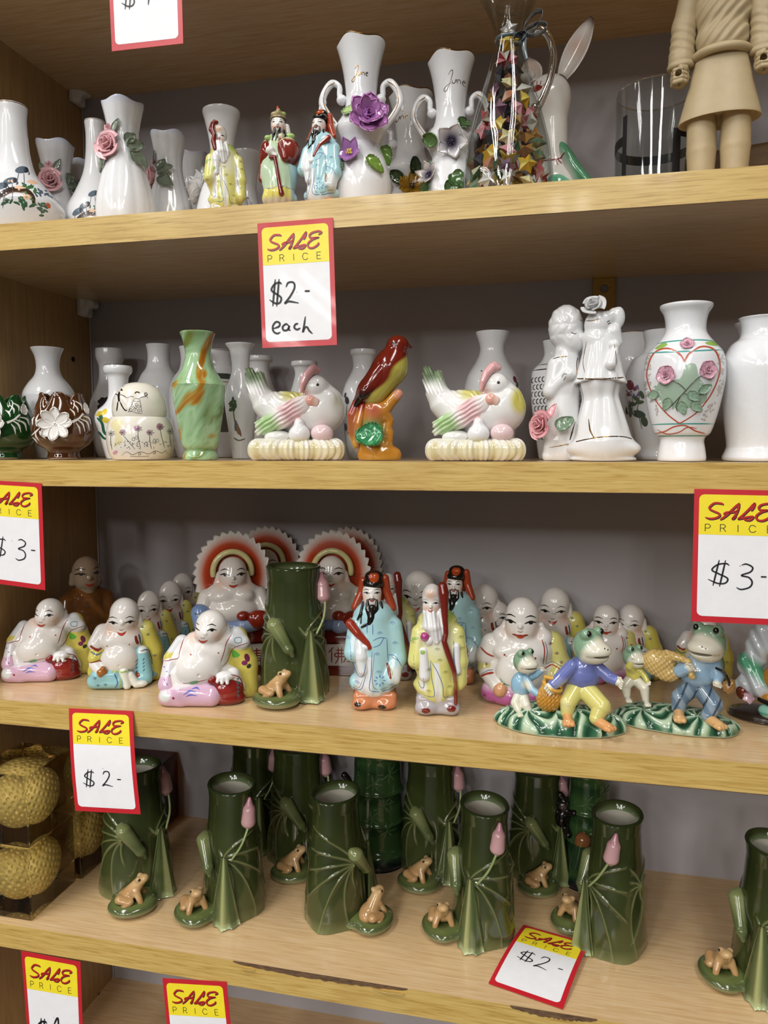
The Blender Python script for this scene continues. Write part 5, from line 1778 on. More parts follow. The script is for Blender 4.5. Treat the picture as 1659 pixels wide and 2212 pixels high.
# ---- large laughing buddha
def buddha_big(label):
    t = thing('buddha_figurine', label, 'buddha figurine', 'large white laughing buddhas')
    s = Sculpt(7)
    s.e(0, 6, 60, 92, 52, 62).e(0, -6, 120, 70, 42, 48).e(-4, -34, 72, 56, 32, 50)
    s.e(-2, -12, 202, 38, 38, 42).e(-4, -20, 174, 36, 29, 34, k=10).e(-40, -28, 118, 26, 16, 17).e(28, -28, 118, 26, 16, 17)
    s.c((40, -8, 180), (46, -6, 156), 7, 10, 4).c((-40, -6, 180), (-48, -4, 158), 7, 10, 4).e(-6, -50, 184, 5.5, 6, 5, k=4)
    s.c((-70, 0, 128), (-86, -6, 100), 26, 22).e(-46, -6, 150, 24, 24, 22).e(44, -6, 150, 24, 24, 22).e(-6, -66, 60, 3, 3, 3, sub=True, k=2)
    s.c((-84, -20, 66), (-60, -44, 44), 15, 14).c((78, -22, 66), (70, -36, 38), 18, 17)
    obj('body', s.mesh(1.6), None, t, skin_col(-5, 184, 9, blush='#dfcabd'))
    r = Sculpt(6)
    r.c((66, 6, 138), (86, 0, 86), 26, 22).c((86, 2, 90), (70, -20, 66), 22, 20).c((-84, -2, 96), (-86, -12, 74), 20, 17).e(0, 30, 84, 84, 38, 76)

    def rcol(V):
        x, z = V[:, 0], V[:, 2]
        return tint(V, '#cfca7c', (z - 70, '#dcd9a6', 20))
    obj('robe', r.mesh(1.6), None, t, rcol)
    g = Sculpt(8)
    g.c((-68, -26, 26), (-24, -46, 22), 26, 24).c((66, -20, 26), (30, -40, 22), 26, 22).e(0, 0, 18, 88, 50, 18)
    obj('trousers', g.mesh(1.5), None, t, lambda V: tint(V, '#b9629c', (-(V[:, 2] - 34), '#d9b6cd', 14)))
    b = Sculpt(3)
    b.e(-48, -60, 38, 16, 11, 16).c((-48, -60, 50), (-42, -62, 56), 6, 2)
    obj('peach', b.mesh(1.0), None, t, lambda V: tint(V, '#d09a70', (V[:, 2] - 26, '#6f8f5c', 8)))
    features(t, -6, 186, 8.6, smile=1.6, open_mouth=True, lips='#c0492f')
    paint(t, 'red_hems', [('s', [(-96, 124), (-80, 112), (-64, 104)], 4), ('s', [(-96, 58), (-80, 68), (-64, 70)], 4), ('s', [(42, 152), (48, 130), (46, 96)], 2.6), ('s', [(48, 86), (68, 92), (88, 82)], 2.6)], '#a33a28', lift=0.4)
    paint(t, 'hem_lines', [('s', [(48, 148), (54, 128), (52, 96)], 1.6), ('s', [(-94, 64), (-80, 73), (-64, 75)], 1.4), ('s', [(50, 94), (70, 98), (92, 88)], 1.6)], '#5a6a90', lift=0.4)
    paint(t, 'sprigs', sprigs([(-82, 84), (76, 116), (62, 138), (86, 96)], '#8a5a3a', 1.1) + [('d', -84, 20, 4, 4, 0, '#8a3a70'), ('d', -62, 8, 4, 2, 0, '#8a3a70')] + [('s', [(-50, 64), (-40, 54), (-28, 50)], 2.6, '#5a9a72')], lift=0.4)
    paint(t, 'nipples', [('d', -40, 116, 2.6, 2.4, 0), ('d', 28, 112, 2.6, 2.4, 0), ('d', -36, 113, 1.2, 1.2, 0)], '#8a2a22', lift=0.2)
    return t


bb = buddha_big('large white laughing buddha facing forward behind the left frog group')
lay(bb, 1130, 1512, 1288, Z3, 244)
d = dup(bb, 'bald frowning buddha peering over the purple shirted frog')
lay(d, 1308, 1468, 1322, Z3, 244, rz=8, extra=1.12)
d = dup(bb, 'bald figure half hidden behind the left of the large laughing buddha')
lay(d, 1078, 1442, 1299, Z3, 244, rz=-6)


# ---- buddha before a rayed halo on a red throne
def plaque(label):
    t = thing('rayed_buddha_figurine', label, 'buddha figurine', 'buddhas before rayed orange halos')
    th = np.linspace(0, 2 * math.pi, 241)
    nt_ = 30
    P, Cc = [], []
    for q in np.linspace(0.0, 1, 26):
        row = []
        for a in th:
            ph = (a * nt_ / (2 * math.pi)) % 1.0
            tooth = 0.13 * (ph if ph < 0.72 else (1 - ph) / 0.28 * 0.72) * max(0, (q - 0.82) / 0.18)
            k = q * (0.9 + tooth)
            row.append((92 * k * math.cos(a), 26 - 5 * math.cos(q * 1.5) + 3 * q, 226 + 106 * k * math.sin(a)))
        P.append(row)
    P = np.array(P)
    g = sheet(P, 5)

    def hcol(V):
        k = np.hypot(V[:, 0] / 92, (V[:, 2] - 226) / 106)
        return tint(V, '#d7d3cc', (k - 0.80, '#bb5028', 0.2), (k - 0.68, '#9a2f12', 0.16))
    obj('rayed_halo', g, None, t, hcol)
    ha = np.linspace(-0.2, math.pi + 0.2, 24)
    obj('inner_halo', tube([(44 * math.cos(a), 14, 236 + 46 * math.sin(a)) for a in ha], 7, 10, 1), None, t, '#c4bd84')
    s = Sculpt(7, False)
    s.e(0, 0, 238, 32, 30, 34).e(0, -10, 222, 29, 24, 24, k=9).e(0, 2, 186, 62, 34, 34).e(0, -12, 152, 56, 34, 32).c((30, 2, 232), (34, 2, 212), 7, 9, 4).c((-30, 2, 232), (-34, 2, 212), 7, 9, 4)
    s.e(-24, -22, 184, 22, 14, 14).e(24, -22, 184, 22, 14, 14).e(0, -36, 228, 4, 5, 4, k=4).c((-60, 0, 180), (-72, -14, 150), 19, 16).c((60, 0, 180), (72, -14, 150), 19, 16)
    obj('body', s.mesh(1.5), None, t, skin_col(0, 228, 8, base='#d5cfc8'))
    g = Sculpt(7, False)
    g.c((-74, -20, 148), (-66, -34, 118), 22, 22).c((66, -26, 126), (20, -42, 118), 20, 18).e(0, -10, 116, 84, 36, 16)
    obj('trousers', g.mesh(1.5), None, t, lambda V: tint(V, '#6f86ad', (V[:, 0] * -1 + 10, '#8f9cb8', 60)))
    g = Sculpt(5, False)
    g.c((62, 4, 176), (82, -8, 144), 21, 20)
    obj('sleeve', g.mesh(1.3), None, t, lambda V: tint(V, '#9c86a0', (np.abs(V[:, 2] - 152) - 7, '#b5a356', 6)))
    b = Sculpt(5, False)
    b.e(54, -44, 132, 27, 18, 22).e(20, -46, 142, 15, 12, 12)
    obj('sack', b.mesh(1.3), None, t, '#7a2212')
    obj('throne', join(box(-92, 92, -34, 34, 0, 14), box(-86, 86, -30, 32, 14, 78), box(-96, 96, -38, 36, 78, 90), box(-90, 90, -34, 34, 90, 104)), None, t, '#5e160d', smooth=False)
    obj('throne_panel', box(-70, 70, -31.5, -29.5, 22, 72), None, t, '#b9b2ab', smooth=False)
    FO = [[(0, 10), (-3, 6), (-6, 3)], [(-2, 6), (-2, -10)], [(3, 6), (13, 6)], [(13, 6), (13, 2), (3, 2), (3, -2), (14, -2), (13, -8), (11, -8)], [(6, 10), (6, -4), (2, -11)], [(10, 10), (10, -11)]]
    BAO = [[(0, 10), (0, 6)], [(-9, 6), (9, 6)], [(-7, 2), (7, 2)], [(0, 6), (0, -2)], [(-8, -2), (8, -2)], [(-5, -5), (-5, -10)], [(5, -5), (5, -10)], [(-5, -6), (5, -6)], [(-9, -10), (9, -10)]]
    it = []
    for st, ox, k in ((BAO, -44, 1.7), (FO, 6, 1.9), (BAO, 50, 1.5)):
        it += [('s', [(ox + x * k, 47 + y * k) for x, y in q], 2.8) for q in st]
    paint(t, 'painted_characters', it, '#7a1c10', lift=0.3)
    features(t, 0, 230, 7, name='painted_features')
    paint(t, 'bead_bracelet', [('d', -84 + 6 * k, 152 - 2.2 * math.sin(k * 0.5), 2.2, 2.2, 0) for k in range(6)], '#1a1a22', lift=0.4)
    return t


pl = plaque('left orange rayed halo buddha on a red throne, behind the red sack buddha')
lay(pl, 502, 1452, 1150, Z3, 330, rz=2)
d = dup(pl, 'right orange rayed halo buddha on a red throne with painted characters')
lay(d, 716, 1450, 1148, Z3, 330, rz=-6)
d = dup(pl, 'dark rayed halo in the shade behind the left rayed halo buddha')
lay(d, 574, 1412, 1139, Z3, 330, rz=-4)
d = dup(pl, 'dark rayed halo in the shade behind the right rayed halo buddha')
lay(d, 748, 1412, 1140, Z3, 330, rz=-8)


# ---- standing elders
def spirals(pts, c, s=1.0):
    it = []
    for u, v in pts:
        it.append(('s', [(u + s * r * 0.9 * math.cos(a), v + s * r * 0.6 * math.sin(a)) for a, r in zip(np.linspace(0, 9, 12), np.linspace(0.2, 1.5, 12))], 0.22 * s ** 0.5, c))
        it.append(('s', [(u - 1.8 * s, v - 0.6 * s), (u - 1.2 * s, v + 0.7 * s), (u, v + 1.2 * s), (u + 1.3 * s, v + 0.6 * s), (u + 2.2 * s, v - 0.5 * s)], 0.2 * s ** 0.5, c))
    return it


def elder_fu(label, sceptre_high=False, group='blue robed elders with black beards'):
    t = thing('elder_figurine', label, 'elder figurine', group)
    s = Sculpt(2.5)
    s.c((0, 0, 66), (0, 0, 20), 13, 15).e(1, 0, 46, 20, 13, 26).e(0, 1, 66, 15.5, 11, 12).e(0, 0, 18, 18.5, 12.5, 9)
    s.c((-13, -3, 60), (-15, -8, 42), 6, 7).c((14, -2, 60), (17, -5, 36), 6.5, 6.5).c((16, -6, 36), (12, -9, 24), 6, 7)
    s.disp = lambda p: 0.45 * np.sin(0.9 * p[:, 0] + 0.05 * p[:, 2]) * np.clip((34 - p[:, 2]) / 14, 0, 1) * np.clip((p[:, 2] - 8) / 6, 0, 1)

    def rc(V):
        x, z = V[:, 0], V[:, 2]
        return tint(V, '#a9d2d8', (np.abs(x + 10 + (z - 50) * 0.04) - 4.5 + np.where((z < 56) & (z > 10), 0, 30), '#e0e4e6', 3), (np.hypot(x - 16, (z - 26) / 1.5) - 5, '#dde3e4', 4), (np.abs(x + 4) - 3 + np.where(z < 40, 0, 30), '#dfe5e7', 2.4), (z - 14, '#dde4e6', 4))
    obj('robe', s.mesh(0.55), None, t, rc)
    h = Sculpt(2)
    h.flat = False
    h.e(-1.5, -2, 84, 7, 7, 9).e(-1.5, -4, 79, 6, 5, 6).e(-1.5, -9.2, 82, 1.3, 1.5, 2, k=1)
    obj('head', h.mesh(0.45), None, t, skin_col(-1.5, 84, 1.7))
    k = Sculpt(1.2, False)
    k.e(-0.6, -0.5, 91, 7.6, 7.8, 5).e(0, 1.5, 95.5, 6.8, 6, 4.6)
    obj('hat', k.mesh(0.45), None, t, lambda V: tint(V, '#15120f', (np.hypot(V[:, 0], (V[:, 2] - 96) * 1.1) - 3.6 + np.where(V[:, 1] < -1, 0, 20), '#a8431f', 0.8), (-(V[:, 2] - 98.6), '#2a1510', 0.6)))
    k = Sculpt(1.5, False)
    k.path([(-7.5, 3, 92), (-9, 3, 84), (-14, 1, 73)], [3, 3, 2.6]).path([(8, 3, 94), (9, 3, 84), (13.5, 0, 73)], [3, 3.4, 2.8]).e(0, 6, 84, 9, 3.5, 11)
    obj('hat_flap', k.mesh(0.5), None, t, '#9c3d20')
    b = Sculpt(1.0, False)
    b.path([(-4.6, -8.4, 80), (-4.8, -9.6, 74), (-2, -10.4, 68), (-3, -10.6, 64), (-9, -10.6, 61)], [0.9, 1.6, 3.0, 2.4, 0.7]).path([(1.8, -8.4, 80), (1.8, -9.6, 74), (-1, -10.2, 68)], [0.9, 1.6, 2.6]).path([(-1.4, -10, 75), (-2.4, -11, 66)], [2.4, 2.4])
    b.path([(-8, -6, 78), (-9.6, -8.4, 70), (-12.2, -8.8, 66)], [0.8, 1.2, 0.5]).path([(-8.5, -8.5, 70), (-9.5, -9.5, 63.5)], [0.9, 0.5]).path([(5, -6, 78), (6, -8.6, 70), (4.8, -9.4, 61.5)], [0.9, 1.5, 0.5])
    obj('beard', b.mesh(0.4), None, t, BLK)
    c = Sculpt(1.5, False)
    if sceptre_high:
        c.path([(12, -10, 68), (4, -12, 62), (-2, -13, 52)], [2.6, 1.8, 1.6])
    else:
        c.path([(-17, -9, 63), (-12, -11.5, 57), (-5, -13, 50), (-3.5, -13.4, 47)], [3.6, 3.0, 2.2, 2.0])
    obj('sceptre', c.mesh(0.45), None, t, '#93301f')
    c = Sculpt(1.2, False)
    c.e(-5, -12.5, 47.5, 3.4, 2.6, 2.8).c((-10, -11, 42), (-8, -12, 30), 4.6, 4).c((-10, -10, 50), (-9, -12, 40), 3.6, 4.4)
    obj('sleeve', c.mesh(0.5), None, t, '#e0e4e6')
    f = Sculpt(2)
    f.b(0.5, 0, 6.5, 16, 11, 6.5, 4).e(-9, -9, 4, 7, 5, 4).e(8, -9, 4, 7, 5, 4)

    def fc(V):
        x, y, z = V[:, 0], V[:, 1], V[:, 2]
        return tint(V, '#c67f58', (np.hypot((x + 12) / 1.4, (z - 5)) - 1.8 + np.where(y < 0, 0, 20), BLK, 0.5), (np.hypot((x - 5.5) / 1.6, (z - 3)) - 1.9 + np.where(y < 0, 0, 20), BLK, 0.5))
    obj('base', f.mesh(0.5), None, t, fc)
    features(t, -1.5, 84.2, 1.42, smile=0.6, lips='#a8462f')
    mo = [('s', [(-5, 79.5), (-3.4, 81), (-1.5, 81.2), (0.6, 81), (2.2, 79.5)], [0.5, 0.8, 0.4, 0.8, 0.5])]
    paint(t, 'moustache', mo, BLK, lift=0.2)
    bl = [('s', [(-17, 50), (-16, 36), (-13, 27), (-9, 25), (-7, 30), (-6, 36)], 0.5), ('s', [(-18, 25), (-18, 17), (-10, 15.5), (-6, 26)], 0.5), ('s', [(-1.5, 44), (-2.2, 28), (-3, 16), (8, 15), (16, 17)], 0.55), ('s', [(-1, 52), (4, 54), (9, 53)], 0.5), ('s', [(-1, 47), (4, 49), (7, 54)], 0.5), ('s', [(9, 53), (9.5, 44), (10, 36)], 0.5), ('s', [(-5, 64), (-5, 57)], 0.5), ('s', [(-1, 64), (-1, 56)], 0.5), ('s', [(10, 41), (15, 40), (19, 34)], 0.5)]
    paint(t, 'blue_trim', bl, '#4a6cab', lift=0.15)
    bn = [('s', [(0, 43), (-0.4, 18), (16, 18.5)], 0.35), ('s', [(12, 40), (17, 37), (20, 32)], 0.35), ('s', [(-15, 17.5), (-11, 17), (-8.4, 23)], 0.3)]
    paint(t, 'brown_trim', bn, '#7a5a4a', lift=0.15)
    paint(t, 'cloud_motifs', spirals([(13, 63), (15, 49), (4, 57), (2, 42), (3, 29), (12, 20), (-12, 20), (-19, 53)], '#6b86bb', 1.1) + [('d', 4 + 3.2 * math.cos(a), 23 + 3.2 * math.sin(a), 1.1, 0.55, math.degrees(a), '#6b86bb') for a in np.linspace(0, 5.5, 8)], lift=0.15)
    paint(t, 'tassel', [('p', [(8.6, 35), (10.6, 34), (12, 28), (12, 24.6), (10, 27)], '#7c2a18'), ('s', [(10.5, 34), (12.4, 30), (13, 27)], 0.7, '#9fb86a')], lift=0.25)
    return t


fu = elder_fu('black bearded elder in pale blue robe on an orange base, front row')
lay(fu, 808, 1524, 1234, Z3, 100, rz=0)
d = dup(fu, 'black bearded blue robed elder standing behind the yellow robed elder')
lay(d, 986, 1470, 1223, Z3, 100, rz=-6)
fu2 = elder_fu('black bearded blue robed elder holding a red sceptre, on the top shelf', True)
stand(fu2, 694, 238, Z1, 0.030, 100, rz=-24)


def elder_shou(label, staff_left=False):
    t = thing('elder_figurine', label, 'elder figurine', 'bald white bearded elders in yellow robes')
    s = Sculpt(2.5)
    s.c((0, 0, 66), (0, 0, 20), 12, 15).e(0, 0, 46, 20, 13, 26).e(0, 1, 66, 15, 11, 12).e(0, 0, 20, 18, 12.5, 8).c((-13, -4, 60), (-15, -8, 40), 6, 6.5).c((14, -3, 60), (16.5, -6, 40), 6, 6).c((16.5, -5, 40), (16, -5, 24), 5.5, 6)
    s.disp = lambda p: 0.4 * np.sin(1.0 * p[:, 0]) * np.clip((30 - p[:, 2]) / 14, 0, 1) * np.clip((p[:, 2] - 10) / 6, 0, 1)

    def rc(V):
        x, z = V[:, 0], V[:, 2]
        return tint(V, '#d9d681', (np.hypot(x, z - 56) - 10, '#e2e1cf', 16), (np.abs(x + 10) - 2.4 + np.where((z < 44) & (z > 18), 0, 30), '#e2e2dc', 2), (np.abs(x - 13) - 2 + np.where((z < 52) & (z > 26), 0, 30), '#e2e2dc', 2), (np.abs(x + 0.5 - (40 - z) * 0.06) - 2 + np.where(z < 40, 0, 30), '#e0e1e0', 1.4), (np.hypot(x - 8, z - 74) - 5, '#9db55c', 4))
    obj('robe', s.mesh(0.55), None, t, rc)
    h = Sculpt(2, False)
    h.e(-4, -2, 86, 7.4, 7.6, 10).e(-4.6, -5, 79, 6.4, 5, 6).e(-4.6, -6.5, 90, 4.5, 4, 4).e(-5, -10, 80.5, 1.3, 1.5, 1.8, k=1).c((3.4, -1, 83), (4, -1, 78), 1.8, 1.8)

    def hc(V):
        x, z = V[:, 0], V[:, 2]
        return tint(V, SKIN, (np.hypot(x + 5, z - 89) - 3 + np.where(V[:, 1] < -3, 0, 20), '#dcb79a', 4), (np.hypot(x + 8, z - 79) - 1.6, '#dcb096', 3), (np.hypot(x + 1, z - 79) - 1.6, '#dcb096', 3))
    obj('head', h.mesh(0.45), None, t, hc)
    b = Sculpt(2, False)
    b.path([(-5, -9, 74.5), (-3, -11.5, 66), (-0.5, -12.5, 56)], [4.4, 5.4, 2.6]).path([(-9, -6, 76), (-8.5, -10, 66)], [2, 2.6]).path([(1.6, -6, 77), (3, -10, 66), (2, -12, 58)], [2, 3.4, 1.6])
    b.disp = lambda p: 0.2 * np.sin(2.4 * p[:, 0] + 0.3 * p[:, 2])
    obj('beard', b.mesh(0.45), None, t, '#e4e4e4')
    c = Sculpt(1.2, False)
    if staff_left:
        c.path([(-11, -8, 94), (-12, -9, 88), (-9.5, -11, 82), (-10.5, -11, 76), (-8.5, -12, 68)], [2.4, 3.2, 2.2, 2.6, 2.4]).path([(-9, -8, 96), (-7, -8, 96)], [2.6, 2])
    else:
        c.path([(3.6, -8, 95), (4.4, -9, 90), (5, -10.5, 80), (5.4, -12, 72), (6.2, -13, 62), (5, -14, 56), (7.6, -14, 48), (12, -13.4, 35), (13.4, -12.5, 24), (13.6, -12, 10)], [3.4, 3.8, 2.8, 2.2, 1.8, 2.0, 2.2, 1.8, 1.3, 1.4])
    obj('staff', c.mesh(0.45), None, t, lambda V: tint(V, '#6f2016', (np.abs(V[:, 2] - 27) - 6, '#8a5a2c', 4)))
    c = Sculpt(1.4, False)
    if staff_left:
        c.e(-8, -12.5, 60, 4.5, 3.5, 6).c((-8, -12, 56), (-8, -12.5, 44), 4, 2.5).c((-4, -12, 48), (-3, -12.4, 38), 2, 1.4)
    else:
        c.c((-10, -11, 48), (-9, -12.2, 30), 3.4, 4.2).c((14, -10.5, 52), (14.5, -10.5, 34), 2.6, 3.0).e(-6, -12.5, 56, 3, 2.4, 3.4)
    obj('sleeve', c.mesh(0.5), None, t, '#e2e2e2')
    if not staff_left:
        c = Sculpt(1.0, False)
        c.e(-9, -13.4, 59, 3.2, 2.6, 3.6, (0, -20, 0))
        obj('peach', c.mesh(0.45), None, t, lambda V: tint(V, '#a83a7c', (V[:, 2] - 57, '#cfa0b8', 4)))
    f = Sculpt(2)
    f.b(0, 0, 7.5, 15.5, 11, 7.5, 4).e(-8, -9, 5, 8, 5, 5).e(10, -8, 5, 7, 5, 5)

    def fc(V):
        x, y, z = V[:, 0], V[:, 1], V[:, 2]
        return tint(V, '#a9a4a8' if not staff_left else '#c9c2a8', (np.hypot((x + 8) / 1.5, (z - 4.5)) - 2.2 + np.where(y < 0, 0, 20), '#6f2016', 0.5), (np.hypot((x - 10.5) / 1.4, (z - 6)) - 2.4 + np.where(y < 0, 0, 20), '#6f2016', 0.5))
    obj('base', f.mesh(0.5), None, t, fc)
    features(t, -5, 82, 1.4, smile=0.5, lips='#b56a58', turn=-0.1, brow=0.35)
    paint(t, 'blue_trim', [('s', [(-17, 46), (-16, 30), (-12, 21), (-9.5, 22), (-10, 30)], 0.5), ('s', [(-5, 42), (-4, 30), (-2, 16), (-10, 15.5)], 0.55), ('s', [(-5, 42), (0, 34), (4, 24), (5, 15), (10, 15.5)], 0.55), ('s', [(11.8, 56), (12.4, 42), (15, 31), (18, 32)], 0.5)], '#5a7aa0', lift=0.15)
    paint(t, 'cloud_motifs', spirals([(14, 68), (17, 58), (18, 50), (0, 50), (2, 42), (-6, 35), (6, 33), (9, 22), (-6, 19), (-18, 54), (-18, 36), (-15, 69)], '#8a8a4a', 1.1), lift=0.15)
    paint(t, 'green_leaves', [('d', -16, 57, 3, 1.1, 20), ('d', -10.5, 48, 1.7, 1.7, 0)], '#98b560', lift=0.15)
    return t


sh = elder_shou('bald white bearded elder in yellow robe with long brown staff, front row')
lay(sh, 945, 1536, 1258, Z3, 97, rz=0)
d = dup(sh, 'yellow robed elder with brown staff standing behind the blue robed elder')
lay(d, 848, 1464, 1236, Z3, 97, rz=4)
sh2 = elder_shou('bald white bearded elder in yellow robe in front of the trumpet vase', True)
stand(sh2, 484, 272, Z1, 0.028, 97, rz=0)


def elder_lu():
    t = thing('elder_figurine', 'crowned official in brown red cape and pale green skirt on the top shelf', 'elder figurine')
    s = Sculpt(2.5)
    s.c((0, 0, 66), (0, 0, 20), 12, 15).e(0, 0, 40, 18, 13, 24).e(0, 0, 16, 17, 12, 10)
    s.disp = lambda p: 0.4 * np.sin(1.0 * p[:, 0]) * np.clip((36 - p[:, 2]) / 14, 0, 1) * np.clip((p[:, 2] - 6) / 6, 0, 1)
    obj('robe', s.mesh(0.55), None, t, lambda V: tint(V, '#bcd3b4', (V[:, 2] - 24, '#d8cf6c', 1.5), (np.abs(V[:, 0] - 15) - 4, '#a8cdd6', 4), (V[:, 2] - 14, '#c9c0b0', 4)))
    c = Sculpt(2.5, False)
    c.e(8, -5, 58, 12.5, 11, 14).c((2, -12, 70), (6, -13, 50), 2.6, 4).e(-10, 0, 58, 8, 9, 13).e(0, 3, 66, 16, 10, 8).c((-15, 0, 56), (-17, 1, 34), 3.4, 3)
    obj('cape', c.mesh(0.55), None, t, lambda V: tint(V, '#74241a', (np.hypot(V[:, 0] - 10, V[:, 2] - 58) - 6, '#86362a', 8), (-(V[:, 2] - 68), '#cfc7a6', 3)))
    h = Sculpt(2, False)
    h.e(-0.5, -2, 84, 6.8, 7, 8.4).e(-0.5, -4, 80, 6, 5, 6).e(-1, -9, 82, 1.2, 1.4, 1.8, k=1).c((8, 0, 84), (9, 0, 78), 2.4, 2.6)
    obj('head', h.mesh(0.45), None, t, skin_col(-1, 83, 1.6, blush='#d99a7c'))
    b = Sculpt(1.0, False)
    b.path([(-3.6, -8.4, 79), (-4.6, -9.6, 73), (-6, -10.6, 67)], [0.9, 1.8, 0.6]).path([(1.4, -8.4, 79), (0, -10, 73), (-3, -11, 66)], [0.9, 2.0, 0.8]).path([(5, -6, 78), (6, -9, 72), (3, -10, 66)], [0.8, 1.3, 0.5])
    obj('beard', b.mesh(0.4), None, t, BLK)
    k = Sculpt(1.2, False)
    k.t(0, 0, 90, 6.6, 1.6).e(0, 0, 94, 5.6, 5.4, 4).e(0, -4, 96, 2, 2, 3).e(5, -1, 94.5, 2.4, 2.4, 2.4).e(-5, -1, 94, 2.2, 2.2, 2.2).e(-0.5, -3, 99, 1.3, 1.3, 2.2)
    obj('crown', k.mesh(0.4), None, t, lambda V: tint(V, '#a0926a', (np.hypot(V[:, 0] + 0.5, V[:, 2] - 99.5) - 1.6, '#a83a20', 0.8), (np.hypot(V[:, 0] - 5, V[:, 2] - 95) - 1.8, '#8fae5c', 1), (V[:, 2] - 90, '#57492f', 2)))
    k = Sculpt(1.2, False)
    k.e(11, -6, 73, 4.4, 3, 2.6).e(-10, -7, 70, 3.4, 2.4, 2.4)
    obj('collar_knot', k.mesh(0.45), None, t, '#a5c474')
    c = Sculpt(1.2, False)
    c.path([(-8, -13, 50), (-4, -14, 50), (-2, -14, 40), (0, -14.5, 26), (2, -14, 17)], [1.6, 1.8, 1.6, 2.0, 2.6])
    obj('sash', c.mesh(0.45), None, t, '#6f1f17')
    c = Sculpt(1.2, False)
    c.e(-8, -11.5, 57, 4.4, 3.4, 4).c((-6, -12, 54), (-3, -13, 52), 2.2, 2)
    obj('hand', c.mesh(0.45), None, t, '#e0dcd8')
    features(t, -1, 83.6, 1.35, smile=0.8, lips='#a8462f')
    paint(t, 'hem_lines', [('s', [(-16, 25), (-8, 22), (0, 24), (10, 23), (16, 25)], 0.8, '#7f9fc0'), ('s', [(9, 46), (11, 34), (11, 25)], 0.7, '#8fb8c9'), ('s', [(-10, 70), (-2, 64), (6, 68)], 0.8, '#d8c88a')], lift=0.15)
    return t


stand(elder_lu(), 602, 236, Z1, 0.028, 100, rz=0)

# ---- brown robed monk in the left corner
t = thing('monk_figurine', 'dim brown robed bald monk in the left back corner of the figurine shelf', 'monk figurine')
s = Sculpt(6)
s.e(0, 0, 60, 54, 40, 62).e(0, 0, 110, 42, 30, 34).c((-36, -6, 110), (-46, -22, 60), 18, 16).c((36, -6, 110), (46, -22, 60), 18, 16).c((-46, -22, 60), (40, -38, 52), 14, 14).e(0, -10, 20, 60, 40, 20)
obj('robe', s.mesh(1.4), None, t, lambda V: tint(V, '#6e4520', (np.abs(V[:, 0] * 0.8 + (V[:, 2] - 112) * 0.6) - 5 + np.where(V[:, 1] < -10, 0, 40), '#8a5a2c', 5)))
s = Sculpt(4, False)
s.e(0, -4, 166, 27, 27, 32).e(0, -10, 150, 25, 21, 22).e(0, -30, 158, 4, 5, 4).c((26, -2, 162), (27, -2, 146), 5, 6).c((-26, -2, 162), (-27, -2, 146), 5, 6).e(0, -12, 128, 16, 14, 22)
obj('head', s.mesh(1.2), None, t, '#a8937c')
features(t, 0, 162, 6)
lay(t, 186, 1412, 1202, Z3, 198, rz=14)
# ------------------------------------------------------------------ frog families on green mounds
FW, FG = '#d9d6c4', '#7fa084'


def mound(t, hx, hy, hz, seed):
    r = np.random.default_rng(seed)
    CL = np.array([(hx * x, hy * y) for x, y in ((-0.85, 0.2), (-0.45, -0.35), (-0.35, 0.5), (0.0, 0.1), (0.3, -0.5), (0.45, 0.4), (0.8, -0.05), (0.1, 0.8))]) + r.normal(0, 6, (8, 2))
    s = Sculpt(6)
    s.e(0, 0, 6, hx, hy, hz)
    for k in range(7):
        a = r.random() * 6.28
        s.e(hx * 0.72 * math.cos(a), hy * 0.6 * math.sin(a), 6, hx * 0.3, hy * 0.42, hz * 0.7, k=8)
    ph = r.random() * 6

    def blades(p):
        q = p[:, None, :2] - CL[None]
        dd = np.hypot(q[..., 0], q[..., 1] * 1.4) + np.arange(8) * 3.0
        k = dd.argmin(1)
        qq = q[np.arange(len(p)), k]
        a = np.arctan2(qq[:, 1], qq[:, 0])
        rr = np.hypot(qq[:, 0], qq[:, 1])
        return np.sin(7 * a + 0.13 * rr * np.where(k % 2 == 0, 1, -1) + k * 1.3 + ph + 1.3 * np.sin(0.08 * p[:, 0] + 0.05 * p[:, 1]))

    s.disp = lambda p: 2.6 * blades(p) * np.clip(p[:, 2] / 10, 0, 1)

    def mc(V):
        b = blades(V)
        return tint(V, '#35664a', (b + 0.35, '#b3c8ad', 1.0), (0.72 - b, '#173a28', 0.7), (V[:, 2] - 2.5, '#b0bfa2', 3))
    obj('grass_mound', s.mesh(1.6), None, t, mc)


def frog_head(s, x, y, z, r, dx, dy=-1.0, up=0.25):
    """head lump with a wide muzzle looking along dx, dy and two eye bumps"""
    n = math.hypot(dx, dy)
    dx, dy = dx / n, dy / n
    s.e(x, y, z, r * 0.86, r * 0.8, r * 0.98, k=r * 0.3)
    s.e(x + dx * r * 0.5, y + dy * r * 0.5, z - r * 0.12, r * 0.84, r * 0.74, r * 0.5, k=r * 0.25)
    s.e(x + dx * r * 0.42, y + dy * r * 0.42, z - r * 0.5, r * 0.7, r * 0.6, r * 0.38, k=r * 0.25)
    px, py = -dy, dx
    for sg in (-1, 1):
        s.e(x + px * sg * r * 0.5 + dx * r * 0.2, y + py * sg * r * 0.5 + dy * r * 0.2, z + r * 0.78, r * 0.3, r * 0.3, r * 0.32, k=r * 0.12)
    s.e(x + dx * r * 1.12, y + dy * r * 1.12, z - r * 0.36, r * 0.62, r * 0.55, r * 0.075, sub=True, k=r * 0.08)
    return (dx, dy, px, py)


